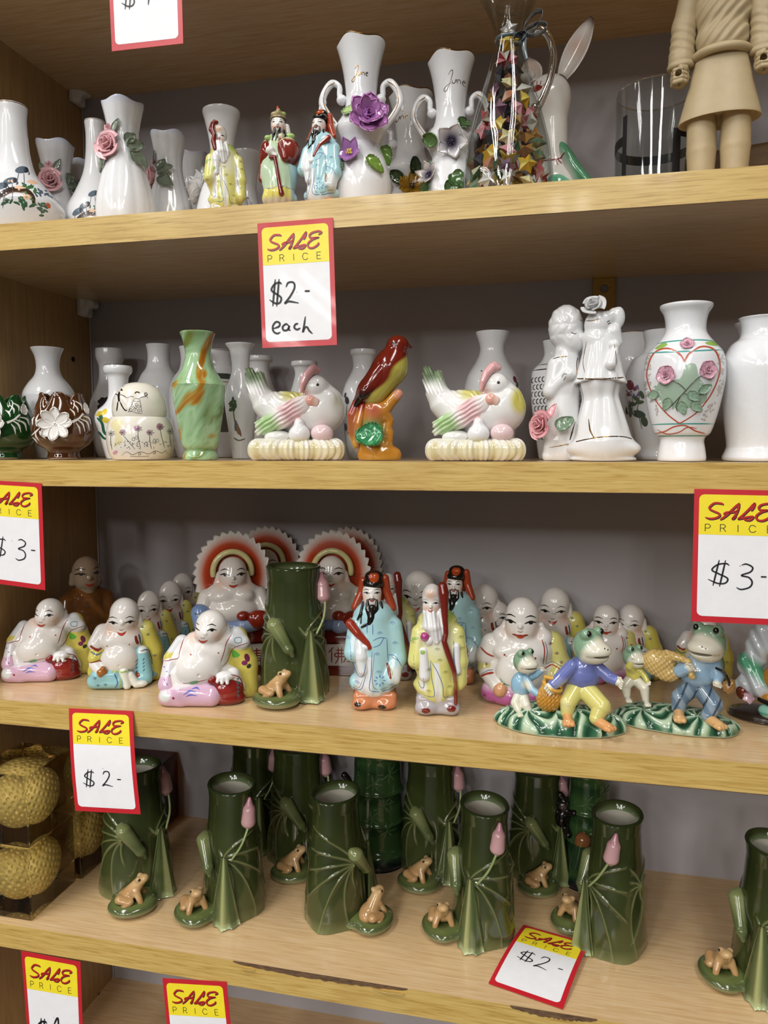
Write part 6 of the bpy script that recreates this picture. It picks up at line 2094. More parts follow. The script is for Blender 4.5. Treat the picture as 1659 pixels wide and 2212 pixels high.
def frog(t, head, r, d, body, shirt, trousers, arms, legs, hands=FW, feet='#d39a62', h=1.1):
    """one standing frog: head, shirt with arms, trousers with legs, hands and feet (children of the figurine)"""
    s = Sculpt(3, False)
    x, y, z = head
    dx, dy, px, py = frog_head(s, x, y, z, r, *d)

    def hc(V):
        q = (V[:, 0] - x) * dx + (V[:, 1] - y) * dy
        return tint(V, FG, (-(q - r * 0.30 - (V[:, 2] - z) * 0.55), FW, r * 0.35), (np.abs(V[:, 2] - z + r * 0.36) - r * 0.03 + np.where(q > r * 0.45, 0, 9), '#9c8f7c', r * 0.14))
    hd = obj('head', s.mesh(h * 0.8), None, t, hc)
    for sg in (-1, 1):
        e = Sculpt(0.5, False)
        e.e(x + px * sg * r * 0.52 + dx * r * 0.4, y + py * sg * r * 0.52 + dy * r * 0.4, z + r * 0.84, r * 0.16, r * 0.16, r * 0.18)
        obj('eye', e.mesh(h * 0.5), None, hd, '#100e0d')
    s = Sculpt(5, False)
    for b in body:
        s.e(*b)
    for a in arms:
        s.path(*a)
    obj('shirt', s.mesh(h), None, t, shirt)
    s = Sculpt(5, False)
    for l in legs:
        s.path(l[0], l[1])
    obj('trousers', s.mesh(h), None, t, trousers)
    for a in arms:
        p = np.array(a[0][-1], float)
        q = np.array(a[0][-2], float)
        v = (p - q) / (np.linalg.norm(p - q) + 1e-9)
        k = a[1][-1]
        s = Sculpt(1.2, False)
        s.e(*(p + v * k * 0.7), k * 0.95, k * 0.8, k * 0.85)
        u = np.cross(v, [0, 1.0, 0.2])
        u /= np.linalg.norm(u) + 1e-9
        w = np.cross(u, v)
        for f in range(4):
            o = p + v * k * 0.9 + u * k * (f - 1.5) * 0.46
            s.c(o, o + v * k * 0.75 - w * k * 0.5 + np.array([0, -k * 0.25, 0]), k * 0.27, k * 0.24)
        s.c(p + v * k * 0.3 + u * k * 0.7, p + v * k * 0.9 + u * k * 1.0 + np.array([0, -k * 0.3, 0]), k * 0.28, k * 0.24)
        obj('hand', s.mesh(max(0.5, h * 0.6)), None, t, hands)
    for l in legs:
        p = np.array(l[0][-1], float)
        k = l[1][-1]
        s = Sculpt(3, False)
        ln = l[2] if len(l) > 2 else (0.3, -1)
        s.c(p + np.array([0, 0, -k * 0.3]), p + np.array([ln[0] * k * 2.2, ln[1] * k * 2.2, -k * 0.75]), k * 0.8, k * 0.75)
        for f in (-1, 0, 1):
            q = p + np.array([ln[0] * k * 2.2, ln[1] * k * 2.2, -k * 0.75]) + np.array([-ln[1], ln[0], 0]) * f * k * 0.55
            s.c(q, q + np.array([ln[0], ln[1], -0.1]) * k * 0.6, k * 0.42, k * 0.36)
        obj('foot', s.mesh(h * 0.8), None, t, feet)


def limb(pts, r):
    return (pts, r)


# family with the purple shirt
t = thing('frog_figurine', 'frog in purple shirt and yellow trousers with a basket and small frog, on green mound', 'frog figurine', 'frog figurines on green mounds')
mound(t, 150, 78, 44, 3)
frog(t, (66, -8, 198), 42, (0.85, -0.75), [(52, 0, 128, 42, 32, 40), (58, 0, 150, 34, 28, 24)], lambda V: tint(V, '#6a74ae', (np.hypot(V[:, 0] - 10, V[:, 2] - 108) - 16, '#a9b0cd', 18), (V[:, 2] - 92, '#a5a9be', 10)),
     lambda V: tint(V, '#cfc776', (np.hypot(V[:, 0] - 16, V[:, 2] - 70) - 10, '#d9d49a', 16)),
     [limb([(28, -18, 150), (4, -34, 126), (-12, -42, 112)], [16, 15, 13]), limb([(88, -6, 148), (112, -14, 130), (126, -22, 126)], [15, 14, 12])],
     [([(38, -10, 92), (22, -34, 70), (20, -38, 46)], [22, 20, 15], (0.1, -1)), ([(66, -10, 90), (96, -36, 66), (84, -48, 42)], [24, 22, 15], (0.8, -0.7))], h=1.3)
frog(t, (-82, -8, 152), 29, (0.75, -0.7), [(-88, 0, 92, 24, 20, 32)], lambda V: tint(V, '#8db6cf', (V[:, 2] - 78, '#a9c6d4', 14), (np.hypot(V[:, 0] + 74, V[:, 2] - 100) - 10, '#d9d6c4', 12)), FW,
     [limb([(-76, -14, 112), (-62, -28, 92), (-48, -32, 84)], [10, 9, 8]), limb([(-66, -2, 112), (-52, -8, 122), (-42, -10, 132)], [9, 8, 7])],
     [([(-92, -4, 70), (-100, -16, 52), (-92, -24, 38)], [12, 11, 8]), ([(-80, -4, 66), (-74, -22, 50), (-66, -26, 36)], [12, 11, 8])], feet='#cfd0b8', h=1.1)
b = Sculpt(3, False)
b.e(-22, -30, 74, 30, 24, 32, (0, 12, 0)).e(-16, -30, 98, 25, 20, 16).e(-12, -34, 106, 20, 15, 16, sub=True).t(-14, -32, 106, 21, 4.5, (10, 24, 0)).path([(-34, -32, 108), (-30, -40, 128), (-14, -42, 126), (4, -40, 108)], [4, 4.5, 4.5, 4])
b.disp = lambda p: 0.9 * np.sign(np.sin(p[:, 2] * 0.62)) * np.sin(p[:, 0] * 0.7 + (np.floor(p[:, 2] * 0.62 / math.pi) % 2) * 1.57) * np.clip((96 - p[:, 2]) / 6, 0, 1)
obj('basket', b.mesh(1.0), None, t, lambda V: tint(V, '#c08a35', (np.sin(V[:, 2] * 0.62) * np.sin(V[:, 0] * 0.7) + 0.2, '#a8741f', 0.9), (96 - V[:, 2], '#cfa048', 4)))
paint(t, 'nostrils', [('d', 100, 204, 1.5, 1.5, 0), ('d', 107, 201, 1.5, 1.5, 0)], '#2a2420', lift=0.3)
lay(t, 1208, 1568, 1362, Z3, 238, rz=0, extra=1.03)

# family with the sack
t = thing('frog_figurine', 'frog in light blue shirt carrying a golden sack with a small frog, on green mound', 'frog figurine', 'frog figurines on green mounds')
mound(t, 138, 70, 34, 8)
frog(t, (66, -12, 203), 44, (-0.45, -0.9), [(44, 0, 128, 38, 30, 40), (56, 0, 156, 34, 26, 26)], lambda V: tint(V, '#93b3cc', (V[:, 2] - 108, '#7d8e9c', 16), (np.hypot(V[:, 0] - 40, V[:, 2] - 160) - 14, '#b3cbdc', 20)),
     lambda V: tint(V, '#667c92', (np.sin(V[:, 0] * 0.2 + V[:, 2] * 0.13) - 0.1, '#8799a8', 0.8), (0.86 - np.sin(V[:, 0] * 0.23 - V[:, 2] * 0.1 + 1), '#2c3a44', 0.3)),
     [limb([(22, -16, 152), (6, -34, 138), (20, -42, 148)], [15, 14, 12]), limb([(80, -4, 150), (88, -16, 130), (86, -26, 122)], [14, 12, 10])],
     [([(28, -8, 92), (8, -30, 74), (6, -36, 50)], [22, 20, 15], (0.1, -1)), ([(58, -8, 90), (80, -30, 68), (68, -40, 44)], [22, 21, 15], (0.7, -0.75))], h=1.3, feet='#d0a670')
frog(t, (-98, -10, 154), 27, (0.8, -0.7), [(-96, -2, 112, 18, 16, 24)], '#cdc566', FW,
     [limb([(-98, -14, 124), (-104, -24, 134), (-98, -28, 146)], [9, 9, 8]), limb([(-80, -8, 122), (-70, -14, 112), (-64, -18, 102)], [8, 7, 6])],
     [([(-102, -4, 96), (-112, -16, 84), (-108, -22, 62)], [14, 13, 8]), ([(-86, -4, 94), (-70, -18, 84), (-66, -22, 58)], [13, 12, 8])], feet='#d6d6c4', h=1.0)
b = Sculpt(4, False)
b.e(-40, -20, 148, 38, 24, 32, (0, 18, 0)).e(-20, -24, 128, 28, 20, 20).c((-24, -24, 172), (-4, -30, 168), 11, 9).c((-10, -28, 172), (24, -40, 164), 9, 7).e(-22, -34, 178, 8, 6, 5, sub=True).c((26, -42, 150), (32, -42, 132), 6, 8)
b.disp = lambda p: 0.8 * np.sign(np.sin(p[:, 2] * 0.5 + p[:, 0] * 0.15)) * np.sin(p[:, 0] * 0.6) * np.clip((164 - p[:, 2]) / 6, 0, 1)
obj('sack', b.mesh(1.0), None, t, lambda V: tint(V, '#cdb274', (np.sin(V[:, 2] * 0.5 + V[:, 0] * 0.15) * np.sin(V[:, 0] * 0.6) + 0.3, '#b9964e', 0.9)))
b = Sculpt(4, False)
b.e(108, -26, 110, 15, 12, 16).e(114, -26, 122, 9, 8, 9)
b.disp = lambda p: 0.8 * np.sin(p[:, 0] * 0.6) * np.sin(p[:, 2] * 0.5)
obj('bundle', b.mesh(1.0), None, t, '#8d6a3c')
obj('bundle_strap', tube([(82, -20, 150), (98, -34, 146), (108, -36, 128), (110, -34, 116)], 3, 8), None, t, '#1a1614')
paint(t, 'nostrils', [('d', 50, 206, 1.5, 1.5, 0), ('d', 58, 203, 1.5, 1.5, 0)], '#2a2420', lift=0.3)
lay(t, 1464, 1566, 1338, Z3, 257, rz=0, extra=1.02)

# partly seen draped figure at the right edge
t = thing('draped_figurine', 'figurine in white and green drapery on dark oval base, cut off at the right', 'figurine')
s = Sculpt(5)
s.e(0, 0, 12, 92, 62, 14).e(0, 0, 4, 96, 66, 8)
obj('oval_base', s.mesh(1.6), None, t, '#2a211b')
s = Sculpt(10, False)
s.e(-28, 0, 190, 30, 26, 60).e(-46, -6, 150, 30, 22, 34, (0, 30, 0)).c((-40, -10, 130), (-20, -20, 90), 26, 32, 14).c((-16, -6, 240), (-10, -4, 200), 26, 32).e(-54, -16, 90, 28, 20, 22)
s.disp = lambda p: 1.6 * np.sin(0.22 * p[:, 0] + 0.12 * p[:, 2])
obj('drapery', s.mesh(1.6), None, t, lambda V: tint(V, '#b9c0c6', (np.abs(V[:, 2] - 138 + 0.6 * (V[:, 0] + 30)) - 22, '#4d9070', 22), (np.hypot(V[:, 0] + 70, V[:, 2] - 170) - 8, '#2f6a52', 14)))
s = Sculpt(8, False)
s.e(26, -4, 210, 26, 24, 60).e(28, -20, 110, 46, 34, 44).e(16, -30, 66, 40, 26, 20)
obj('robe', s.mesh(1.6), None, t, lambda V: tint(V, '#b8853a', (160 - V[:, 2], '#c2a988', 40), (np.sin(0.3 * V[:, 0]) - 0.4, '#a3722c', 1.0)))
s = Sculpt(5, False)
s.e(10, -4, 275, 22, 22, 26)
obj('head', s.mesh(1.2), None, t, '#d8cfc6')
s = Sculpt(4, False)
s.e(22, -46, 34, 42, 18, 24)
obj('shell', s.mesh(1.2), None, t, lambda V: tint(V, '#7fb5a4', (np.abs(np.sin(0.11 * V[:, 2])) - 0.3, '#3f8a78', 0.5), (V[:, 2] - 20, '#d0b084', 8)))
obj('dark_strap', tube([(-18, -40, 62), (8, -60, 56), (22, -66, 40), (44, -64, 30)], 7, 10), None, t, '#121012')
obj('flower', aim(blossom(16, 5, 0.3), (-42, -44, 62), (-0.4, -1, 0.2)), None, t, '#c9a9b8')
s = Sculpt(4, False)
s.e(-60, -26, 70, 16, 14, 20)
obj('red_bundle', s.mesh(1.2), None, t, '#6a2c1c')
lay(t, 1664, 1552, 1290, Z3, 300, rz=0, extra=0.9)

# ------------------------------------------------------------------ lotus leaf vases
TAN = '#b08a5c'


def lotus_mesh(Hh=290):
    na, nz = 260, 190
    A = np.linspace(-math.pi, math.pi, na, endpoint=False)
    Z = np.linspace(0, 1, nz)
    AA, ZZ = np.meshgrid(A, Z, indexing='ij')
    rx = np.interp(ZZ, [0, 0.08, 0.3, 0.55, 0.75, 0.9, 1], [70, 71, 66, 61, 55, 52.5, 55])
    ry = rx * 0.84
    # a lotus leaf wraps each side: ribs run from a node above the frog
    d = np.zeros_like(AA)
    vein = np.zeros_like(AA)
    w = np.minimum(np.abs(ZZ - 0), 1)
    for a0, z0, angs, w0, w1 in ((-0.28, 0.50, [98, 122, 148, 172, 196, 220, 246], -2.2, -0.2), (0.72, 0.50, [112, 72, 40, 8, -18, -44], 0.5, 2.35), (2.8, 0.55, [20, 60, 100, 140, 180, 220, 260, 300, 340], 2.35, 4.08)):
        for g in angs:
            g = math.radians(g)
            du = (AA - a0 + math.pi) % (2 * math.pi) - math.pi
            az_ = (AA - w0) % (2 * math.pi)
            win = np.clip(az_ / 0.12, 0, 1) * np.clip((w1 - w0 - az_) / 0.12, 0, 1)
            x, y = du * 60, (ZZ - z0) * Hh
            along = x * math.cos(g) + y * math.sin(g)
            bend = 0.0016 * along * np.abs(along) * (1 if math.cos(g) < 0 else -1)
            off = -x * math.sin(g) + y * math.cos(g) - bend * 6
            m = (along > 0) * win * np.clip(1.25 - along / 190, 0, 1)
            vein = np.maximum(vein, m * np.exp(-(off / (1.7 + 0.007 * along)) ** 2))
            d += m * 1.1 * np.exp(-(off / (6 + 0.04 * along)) ** 2)
    rimk = np.exp(-((ZZ - 0.985) / 0.02) ** 2)
    foot = np.clip((0.10 - ZZ) / 0.10, 0, 1)
    lob = 0.04 * foot * np.cos(5 * AA + 1)
    seamx = np.exp(-((AA - 0.28) / 0.12) ** 2) * np.clip((0.52 - ZZ) / 0.1, 0, 1)
    R = 1 + lob - 0.05 * seamx
    bump = 1.9 * vein + d - 1.2
    X = (rx * R + bump) * np.sin(AA)
    Y = -(ry * R + bump) * np.cos(AA)
    P = np.stack([X, Y, ZZ * Hh], -1)
    g = grid(P, cu=True)
    n = np.sin(AA * 3 + ZZ * 9) * np.sin(AA * 2 - ZZ * 7 + 1)
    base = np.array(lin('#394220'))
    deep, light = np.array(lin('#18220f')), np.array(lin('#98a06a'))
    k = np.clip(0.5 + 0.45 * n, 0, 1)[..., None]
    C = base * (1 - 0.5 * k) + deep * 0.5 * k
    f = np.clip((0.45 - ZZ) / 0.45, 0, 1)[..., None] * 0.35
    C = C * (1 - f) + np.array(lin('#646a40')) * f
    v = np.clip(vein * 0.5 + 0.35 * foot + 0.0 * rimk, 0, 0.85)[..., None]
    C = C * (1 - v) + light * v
    # rim and inside
    a = A
    rims = []
    for q, zz in ((1.0, 1.0), (0.97, 1.013), (0.9, 1.013), (0.82, 0.995), (0.76, 0.95), (0.72, 0.8), (0.70, 0.55), (0.02, 0.54)):
        rims.append(np.stack([55 * q * np.sin(a), -55 * 0.84 * q * np.cos(a), np.full(na, zz * Hh)], -1))
    return g, C.reshape(-1, 3), rims


LG, LC, LR = lotus_mesh()


def leaf_clump(pts, r, sub=None):
    s = Sculpt(5)
    s.path(pts, r, n=6)
    return s


def pol(az, r, z):
    a = math.radians(az)
    return (r * math.sin(a), -r * 0.84 * math.cos(a), z)


def lotus_vase(label):
    t = thing('lotus_vase', label, 'vase', 'green lotus leaf vases with a frog')
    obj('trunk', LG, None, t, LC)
    obj('rim', grid(np.array(LR[:5]), cv=True), None, t, lambda V: tint(V, '#3a4426', (-(np.hypot(V[:, 0], V[:, 1] / 0.84) - 47), '#2a3a1c', 3), (V[:, 2] - 280, '#6f7f5a', 8)))
    obj('lining', grid(np.array(LR[4:]), cv=True), None, t, '#b9b5a8')
    s = Sculpt(6)                                      # lily pad the frog sits on
    p = pol(0, 100, 0)
    s.e(p[0], p[1], 15, 46, 37, 18).e(p[0], p[1] + 30, 14, 42, 34, 18).e(p[0] - 6, p[1] - 2, 35, 33, 26, 10, sub=True, k=6)
    obj('lily_pad', s.mesh(1.3), None, t, lambda V: tint(V, '#4d5632', (V[:, 2] - 12, '#a3a87c', 14), (24 - V[:, 2], '#5d683a', 4), (np.hypot(V[:, 0] - p[0], V[:, 1] - p[1]) - 22, '#3a4a26', 18)))
    f = Sculpt(4, False)                               # the frog, looking up and to the right
    fx, fy, fz = p[0], p[1] + 2, 22
    f.e(fx - 8, fy + 4, fz + 14, 25, 19, 15, (0, -28, 0)).c((fx - 2, fy, fz + 22), (fx + 14, fy - 2, fz + 44), 15, 11).e(fx + 19, fy - 3, fz + 50, 13, 11, 9, (0, -30, 0)).e(fx + 12, fy - 9, fz + 54, 5, 5, 5).e(fx + 14, fy + 6, fz + 54, 5, 5, 5)
    f.path([(fx + 8, fy - 10, fz + 28), (fx + 14, fy - 17, fz + 12), (fx + 18, fy - 20, fz)], [7, 6, 5]).path([(fx + 10, fy + 10, fz + 28), (fx + 18, fy + 14, fz + 10), (fx + 22, fy + 15, fz)], [7, 6, 5]).path([(fx - 22, fy - 12, fz + 14), (fx - 4, fy - 20, fz + 10), (fx - 16, fy - 22, fz)], [10, 8, 6])
    fg = f.mesh(1.0)
    fc0 = np.array([fx, fy, fz])
    fg = ((fg[0] - fc0) * 0.98 + fc0, fg[1])
    fr = obj('frog', fg, None, t, lambda V: tint(V, TAN, (-(V[:, 2] - fz - 36 + 0.3 * (V[:, 0] - fx)), '#c2a071', 18), (V[:, 2] - fz - 6, '#8c6a40', 10), (np.hypot(V[:, 0] - fx - 6, V[:, 2] - fz - 20) - 5, '#c7ab80', 12)))
    e = Sculpt(0.5, False)
    e.e(fx + 13.7, fy - 12.3, fz + 53.4, 2.9, 2.3, 2.9)
    obj('frog_eye', e.mesh(0.5), None, fr, '#15100c')
    s = Sculpt(5, False)                               # rolled leaf bud at the node
    a, b2 = pol(-14, 66, 168), pol(12, 72, 118)
    s.c(a, b2, 15, 10).c(b2, pol(18, 74, 104), 9, 4).c(a, pol(-20, 62, 176), 12, 8)
    obj('rolled_leaf', s.mesh(1.1), None, t, lambda V: tint(V, '#56613a', (150 - V[:, 2], '#7d8556', 30)))
    # folded leaf standing beside the frog
    P = []
    for q in np.linspace(0, 1, 22):
        row = []
        z = 158 * (1 - q) + 2 * q
        for w_ in np.linspace(-1, 1, 13):
            az = 46 + w_ * (4 + 22 * q)
            rr = 72 + 24 * q * (1 - abs(w_)) ** 0.8 + 3.5 * q * math.cos(w_ * 12)
            row.append(pol(az, rr, z))
        P.append(row)
    g = sheet(P, 5)
    na_ = 13

    def fcol(V):
        i = np.arange(len(V)) % (22 * 13)
        wv = np.abs((i % na_) / 6.0 - 1)
        return tint(V, '#56603a', (wv - 0.12, '#a2a670', 0.22), (V[:, 2] - 12, '#a9b585', 12), (np.abs(wv - 0.55) - 0.12, '#3c4a28', 0.3))
    obj('folded_leaf', g, None, t, fcol)
    obj('stem', tube([pol(58, 72, 150), pol(76, 70, 180), pol(90, 66, 210), pol(97, 62, 226)], [2.2, 2.4, 2.4, 2.6], 8), None, t, '#8c9c66')
    s = Sculpt(3, False)
    s.c(pol(97, 60, 226), pol(101, 58, 252), 14, 12).c(pol(101, 58, 252), pol(105, 56, 276), 11, 3.5).c(pol(97, 60, 224), pol(96, 60, 214), 11, 6)
    obj('lotus_bud', s.mesh(1.0), None, t, lambda V: tint(V, '#c79c9e', (V[:, 2] - 214, '#b9a8a0', 10), (262 - V[:, 2], '#b57f8c', 20)))
    k = np.array([1.17, 1.17, 1.0])                    # the mould is stout
    for o in t.children_recursive:
        me = o.data
        co = np.empty(len(me.vertices) * 3, np.float32)
        me.vertices.foreach_get('co', co)
        me.vertices.foreach_set('co', (co.reshape(-1, 3) * k).astype(np.float32).ravel())
        me.update()
    GEO[t.name] = [(np.asarray(g[0]) * k, g[1]) for g in GEO[t.name]]
    return t


lv = lotus_vase('green lotus leaf vase on the figurine shelf, beside the red sack buddha')
lay(lv, 634, 1494, 1224, Z3, 292, rz=-24)
for i, (px, pb, ptop, rz, lb) in enumerate((
        (290, 1912, 1655, -6, 'leftmost green lotus leaf vase on the lower shelf, frog at its front'),
        (502, 1950, 1693, -66, 'green lotus leaf vase with pink bud, second from the left on the lower shelf'),
        (726, 1972, 1712, 58, 'green lotus leaf vase with its frog on the right side'),
        (1046, 2004, 1737, -72, 'green lotus leaf vase with pink bud just left of the card lying flat'),
        (1332, 2032, 1757, -104, 'green lotus leaf vase with pink bud right of the card lying flat'),
        (1672, 2120, 1824, -62, 'green lotus leaf vase cut off by the right edge of the lower shelf'),
        (546, 1796, 1600, -40, 'dark lotus leaf vase at the back left of the lower shelf'),
        (644, 1848, 1612, -10, 'dark lotus leaf vase at the back, between the second and third front vases'),
        (932, 1872, 1636, -18, 'dark lotus leaf vase at the back, right of the wide bamboo vase'),
        (1160, 1882, 1662, 4, 'dark lotus leaf vase at the back, right of the bud vase beside the card'))):
    d = dup(lv, lb)
    lay(d, px, pb, ptop, Z4, 292, rz=rz)


def bamboo_vase(label, wide):
    t = thing('bamboo_vase', label, 'vase', 'dark bamboo vases with a panda')
    r = 62 if wide else 52
    prof = [(r + 8, 0), (r + 12, 10), (r + 8, 30), (r - 2, 44), (r - 4, 90), (r, 100), (r - 4, 110), (r - 6, 160), (r - 1, 172), (r - 6, 184), (r - 8, 240), (r - 4, 255), (r - 4, 262)]
    full = [(0, 1), (r + 4, 0)] + prof + [(r - 9, 262), (r - 12, 200), (0, 198)]
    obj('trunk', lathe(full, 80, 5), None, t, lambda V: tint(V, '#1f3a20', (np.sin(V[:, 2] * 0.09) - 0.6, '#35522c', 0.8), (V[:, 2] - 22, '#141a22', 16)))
    it = []
    rr = np.random.default_rng(5 if wide else 6)
    for cu, cv in ((-10, 200), (14, 150), (-14, 120), (20, 90), (26, 220)):
        for k in range(6):
            a = math.radians(-160 + 50 * k + rr.random() * 20)
            it.append(('s', [(cu, cv), (cu + 12 * math.cos(a), cv + 12 * math.sin(a)), (cu + 24 * math.cos(a), cv + 22 * math.sin(a))], [1.5, 5, 1]))
    paint(t, 'raised_bamboo_leaves', it, '#46603a', lift=1.2, m=GLAZE)
    s = Sculpt(4, False)
    sg = -1
    s.e(sg * (r + 8), -14, 150, 18, 18, 26).e(sg * (r + 8), -18, 182, 15, 14, 14).c((sg * (r + 4), -20, 196), (sg * (r + 14), -16, 204), 6, 8).c((sg * (r + 14), -14, 160), (sg * (r - 16), -34, 172), 9, 7).c((sg * (r + 6), -14, 132), (sg * (r - 4), -34, 120), 10, 8)
    obj('panda', s.mesh(1.2), None, t, lambda V: tint(V, '#0f0d0d', (np.hypot(V[:, 0] + r + 8, V[:, 2] - 182) - 7 + np.where(V[:, 1] < -22, 0, 20), '#4a403a', 6)))
    if not wide:
        s = Sculpt(4, False)
        s.path([(-28, -50, 60), (-22, -52, 100), (-18, -52, 120)], [18, 16, 17])
        obj('cane_stub', s.mesh(1.2), None, t, lambda V: tint(V, '#26432a', (112 - V[:, 2], '#8a5a34', 3)))
    return t


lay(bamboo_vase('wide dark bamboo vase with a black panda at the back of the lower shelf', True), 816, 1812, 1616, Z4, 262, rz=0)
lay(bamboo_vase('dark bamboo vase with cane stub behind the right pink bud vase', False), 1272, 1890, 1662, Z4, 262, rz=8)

# ------------------------------------------------------------------ golf balls cast in amber blocks
def resin(name, skin, body, dens):
    m = glassy(name, skin, ior=1.45, thin=True)
    nt = m.node_tree
    va = nt.nodes.new('ShaderNodeVolumeAbsorption')
    va.inputs['Color'].default_value = (*lin(body), 1)
    va.inputs['Density'].default_value = dens
    nt.links.new(va.outputs[0], [n for n in nt.nodes if n.type == 'OUTPUT_MATERIAL'][0].inputs['Volume'])
    return m


AMB = glassy('amber_resin', '#fbf2d4', ior=1.45)
nt = AMB.node_tree
va = nt.nodes.new('ShaderNodeVolumeAbsorption')
va.inputs['Color'].default_value = (*lin('#e2b440'), 1)
va.inputs['Density'].default_value = 3.5
nt.links.new(va.outputs[0], [n for n in nt.nodes if n.type == 'OUTPUT_MATERIAL'][0].inputs['Volume'])
DAMB = resin('dark_amber_resin', '#d9b08a', '#8a4a1c', 26)
GB = mat('gold_golf_ball_paint', '#f0dc94', rough=0.3, metal=0.25, coat=0.3)


def golf_ball(R):
    n = 150
    th = np.linspace(0, math.pi, n)
    ph = np.linspace(0, 2 * math.pi, 2 * n, endpoint=False)
    T, Pp = np.meshgrid(th, ph, indexing='ij')
    D = np.stack([np.sin(T) * np.cos(Pp), np.sin(T) * np.sin(Pp), np.cos(T)], -1)
    k = np.arange(220) + 0.5
    f = np.arccos(1 - 2 * k / 220)
    g = math.pi * (1 + 5 ** 0.5) * k
    C = np.stack([np.sin(f) * np.cos(g), np.sin(f) * np.sin(g), np.cos(f)], -1)
    best = (D.reshape(-1, 3) @ C.T).max(1).reshape(T.shape)
    ang = np.arccos(np.clip(best, -1, 1))
    dep = np.clip(1 - (ang / 0.085) ** 2, 0, 1)
    return grid(D * (R - 0.075 * R * dep)[..., None], cv=True)


BALLG = golf_ball(21.4)


def gold_block(label, x, y, z, s, rz, m=None):
    t = thing('golf_ball_block', label, 'paperweight', 'gold golf balls cast in amber blocks')
    bm_ = box(-24.2, 24.2, -27.4, 27.4, 0, 57.6)
    o = obj('resin_block', bm_, m or AMB, t, smooth=False)
    bv = o.modifiers.new('bevel', 'BEVEL')
    bv.width = 0.0012
    bv.segments = 2
    obj('golf_ball', xf(BALLG, (0, 0, 28)), GB, t)
    put(t, x, y, z, rz, s)
    return t



gold_block('front lower amber block with a gold golf ball at the left edge', -0.3752, 0.0345, Z4 + REST, 1.0, 0)
gold_block('upper amber block with a gold golf ball, stacked on another block', -0.3742, 0.0352, Z4 + 0.0576 + 2 * REST, 1.0, -1.0)
gold_block('amber block with gold golf ball behind the stacked pair, half in shade', -0.3705, 0.0925, Z4 + REST, 1.0, -2)
gold_block('dark red brown resin block at the back behind the leftmost lotus vase', -0.347, 0.150, Z4 + REST, 1.13, 0, DAMB)
# ------------------------------------------------------------------ top shelf, right: jug of paper stars, fawn, tumbler, carved statue
GLS = glassy('clear_glass', '#f4f6f5', ior=1.5, thin=True)
SOLID = glassy('solid_glass', '#f2f5f4', ior=1.5)
jug = thing('glass_jug', 'clear glass jug full of folded paper stars, wrapped in cellophane with a grey bow', 'jug')
JP = [(101, 4), (104, 12), (103, 60), (91, 140), (67, 225), (43, 300), (30, 350), (26, 390), (30, 430), (34, 445)]
obj('glass_body', lathe(JP, 96, 8), GLS, jug)
obj('glass_base', lathe([(0, 0), (80, 0), (88, 3), (88, 9), (80, 11), (0, 9)], 64, 3), GLS, jug)
obj('rim', tube([(34 * math.cos(a), 34 * math.sin(a), 445) for a in np.linspace(0, 2 * math.pi, 40)], 2, 8, 1, caps=False), GLS, jug)
obj('handle', tube([(32, 0, 372), (60, 0, 392), (88, 0, 376), (102, 0, 330), (96, 0, 280), (80, 0, 238), (66, 0, 214), (58, 0, 222)], [7, 8, 8, 8, 8, 8, 9, 6], 16), SOLID, jug)
P = []
for q in np.linspace(0, 1, 18):
    row = []
    for a in np.linspace(0, 2 * math.pi, 72, endpoint=False):
        r = 30 + 34 * q ** 1.4 + (2 + 9 * q) * math.sin(9 * a + 1.4 * math.sin(2 * a)) * (0.4 + q)
        row.append((r * math.cos(a), r * math.sin(a), 372 + 108 * q + 6 * q * math.sin(5 * a)))
    P.append(row)
obj('cellophane_top', grid(P, cv=True), GLS, jug)
P = []
for q in np.linspace(0, 1, 30):
    z = 30 + 345 * q
    R0 = np.interp(z, [p[1] for p in JP], [p[0] for p in JP]) + 4
    row = []
    for a in np.linspace(0, 2 * math.pi, 90, endpoint=False):
        row.append(((R0 + 1.6 * math.sin(7 * a + 5 * q)) * math.cos(a), (R0 + 1.6 * math.sin(6 * a - 4 * q)) * math.sin(a), z))
    P.append(row)
obj('cellophane_wrap', grid(P, cv=True), GLS, jug)
RIB = mat('grey_ribbon', '#4d575b', rough=0.25, coat=0.6)


def loop(cx, cz, w, h, rot, y):
    P = []
    for q in np.linspace(0, 1, 26):
        a = 2 * math.pi * q
        x, z = w * (1 - math.cos(a)) / 2, h * math.sin(a) * 0.5
        c, s_ = math.cos(math.radians(rot)), math.sin(math.radians(rot))
        P.append([(cx + x * c - z * s_, y + t_, cz + x * s_ + z * c) for t_ in (-9, -3, 3, 9)])
    return sheet(P, 1.0)


obj('ribbon_bow', join(loop(36, 372, 58, 26, 52, -22), loop(36, 372, 50, 24, 12, -26), loop(38, 370, -34, 20, 30, -24), tube([(36, -24, 372), (34, -30, 340), (40, -30, 312)], [6, 6, 5], 8, flat=0.3)), RIB, jug)
obj('ribbon_band', tube([(30.5 * math.cos(a), 30.5 * math.sin(a), 372 + 2 * math.sin(a)) for a in np.linspace(0, 2 * math.pi, 40)], 3.5, 8, 1, caps=False, flat=1.4), RIB, jug)
stand(jug, 1100, -2, Z1, 0.037, 445, rz=0, rt=34)


# folded paper stars, each its own little puffed star
def star_geo(R=24):
    V = []
    for k in range(10):
        a = math.pi / 2 + k * math.pi / 5
        r = R if k % 2 == 0 else R * 0.58
        V.append((r * math.cos(a), r * math.sin(a), 0))
    V += [(0, 0, R * 0.52), (0, 0, -R * 0.52)]
    F = [[k, (k + 1) % 10, 10] for k in range(10)] + [[(k + 1) % 10, k, 11] for k in range(10)]
    return np.array(V, float), [np.array(F)]


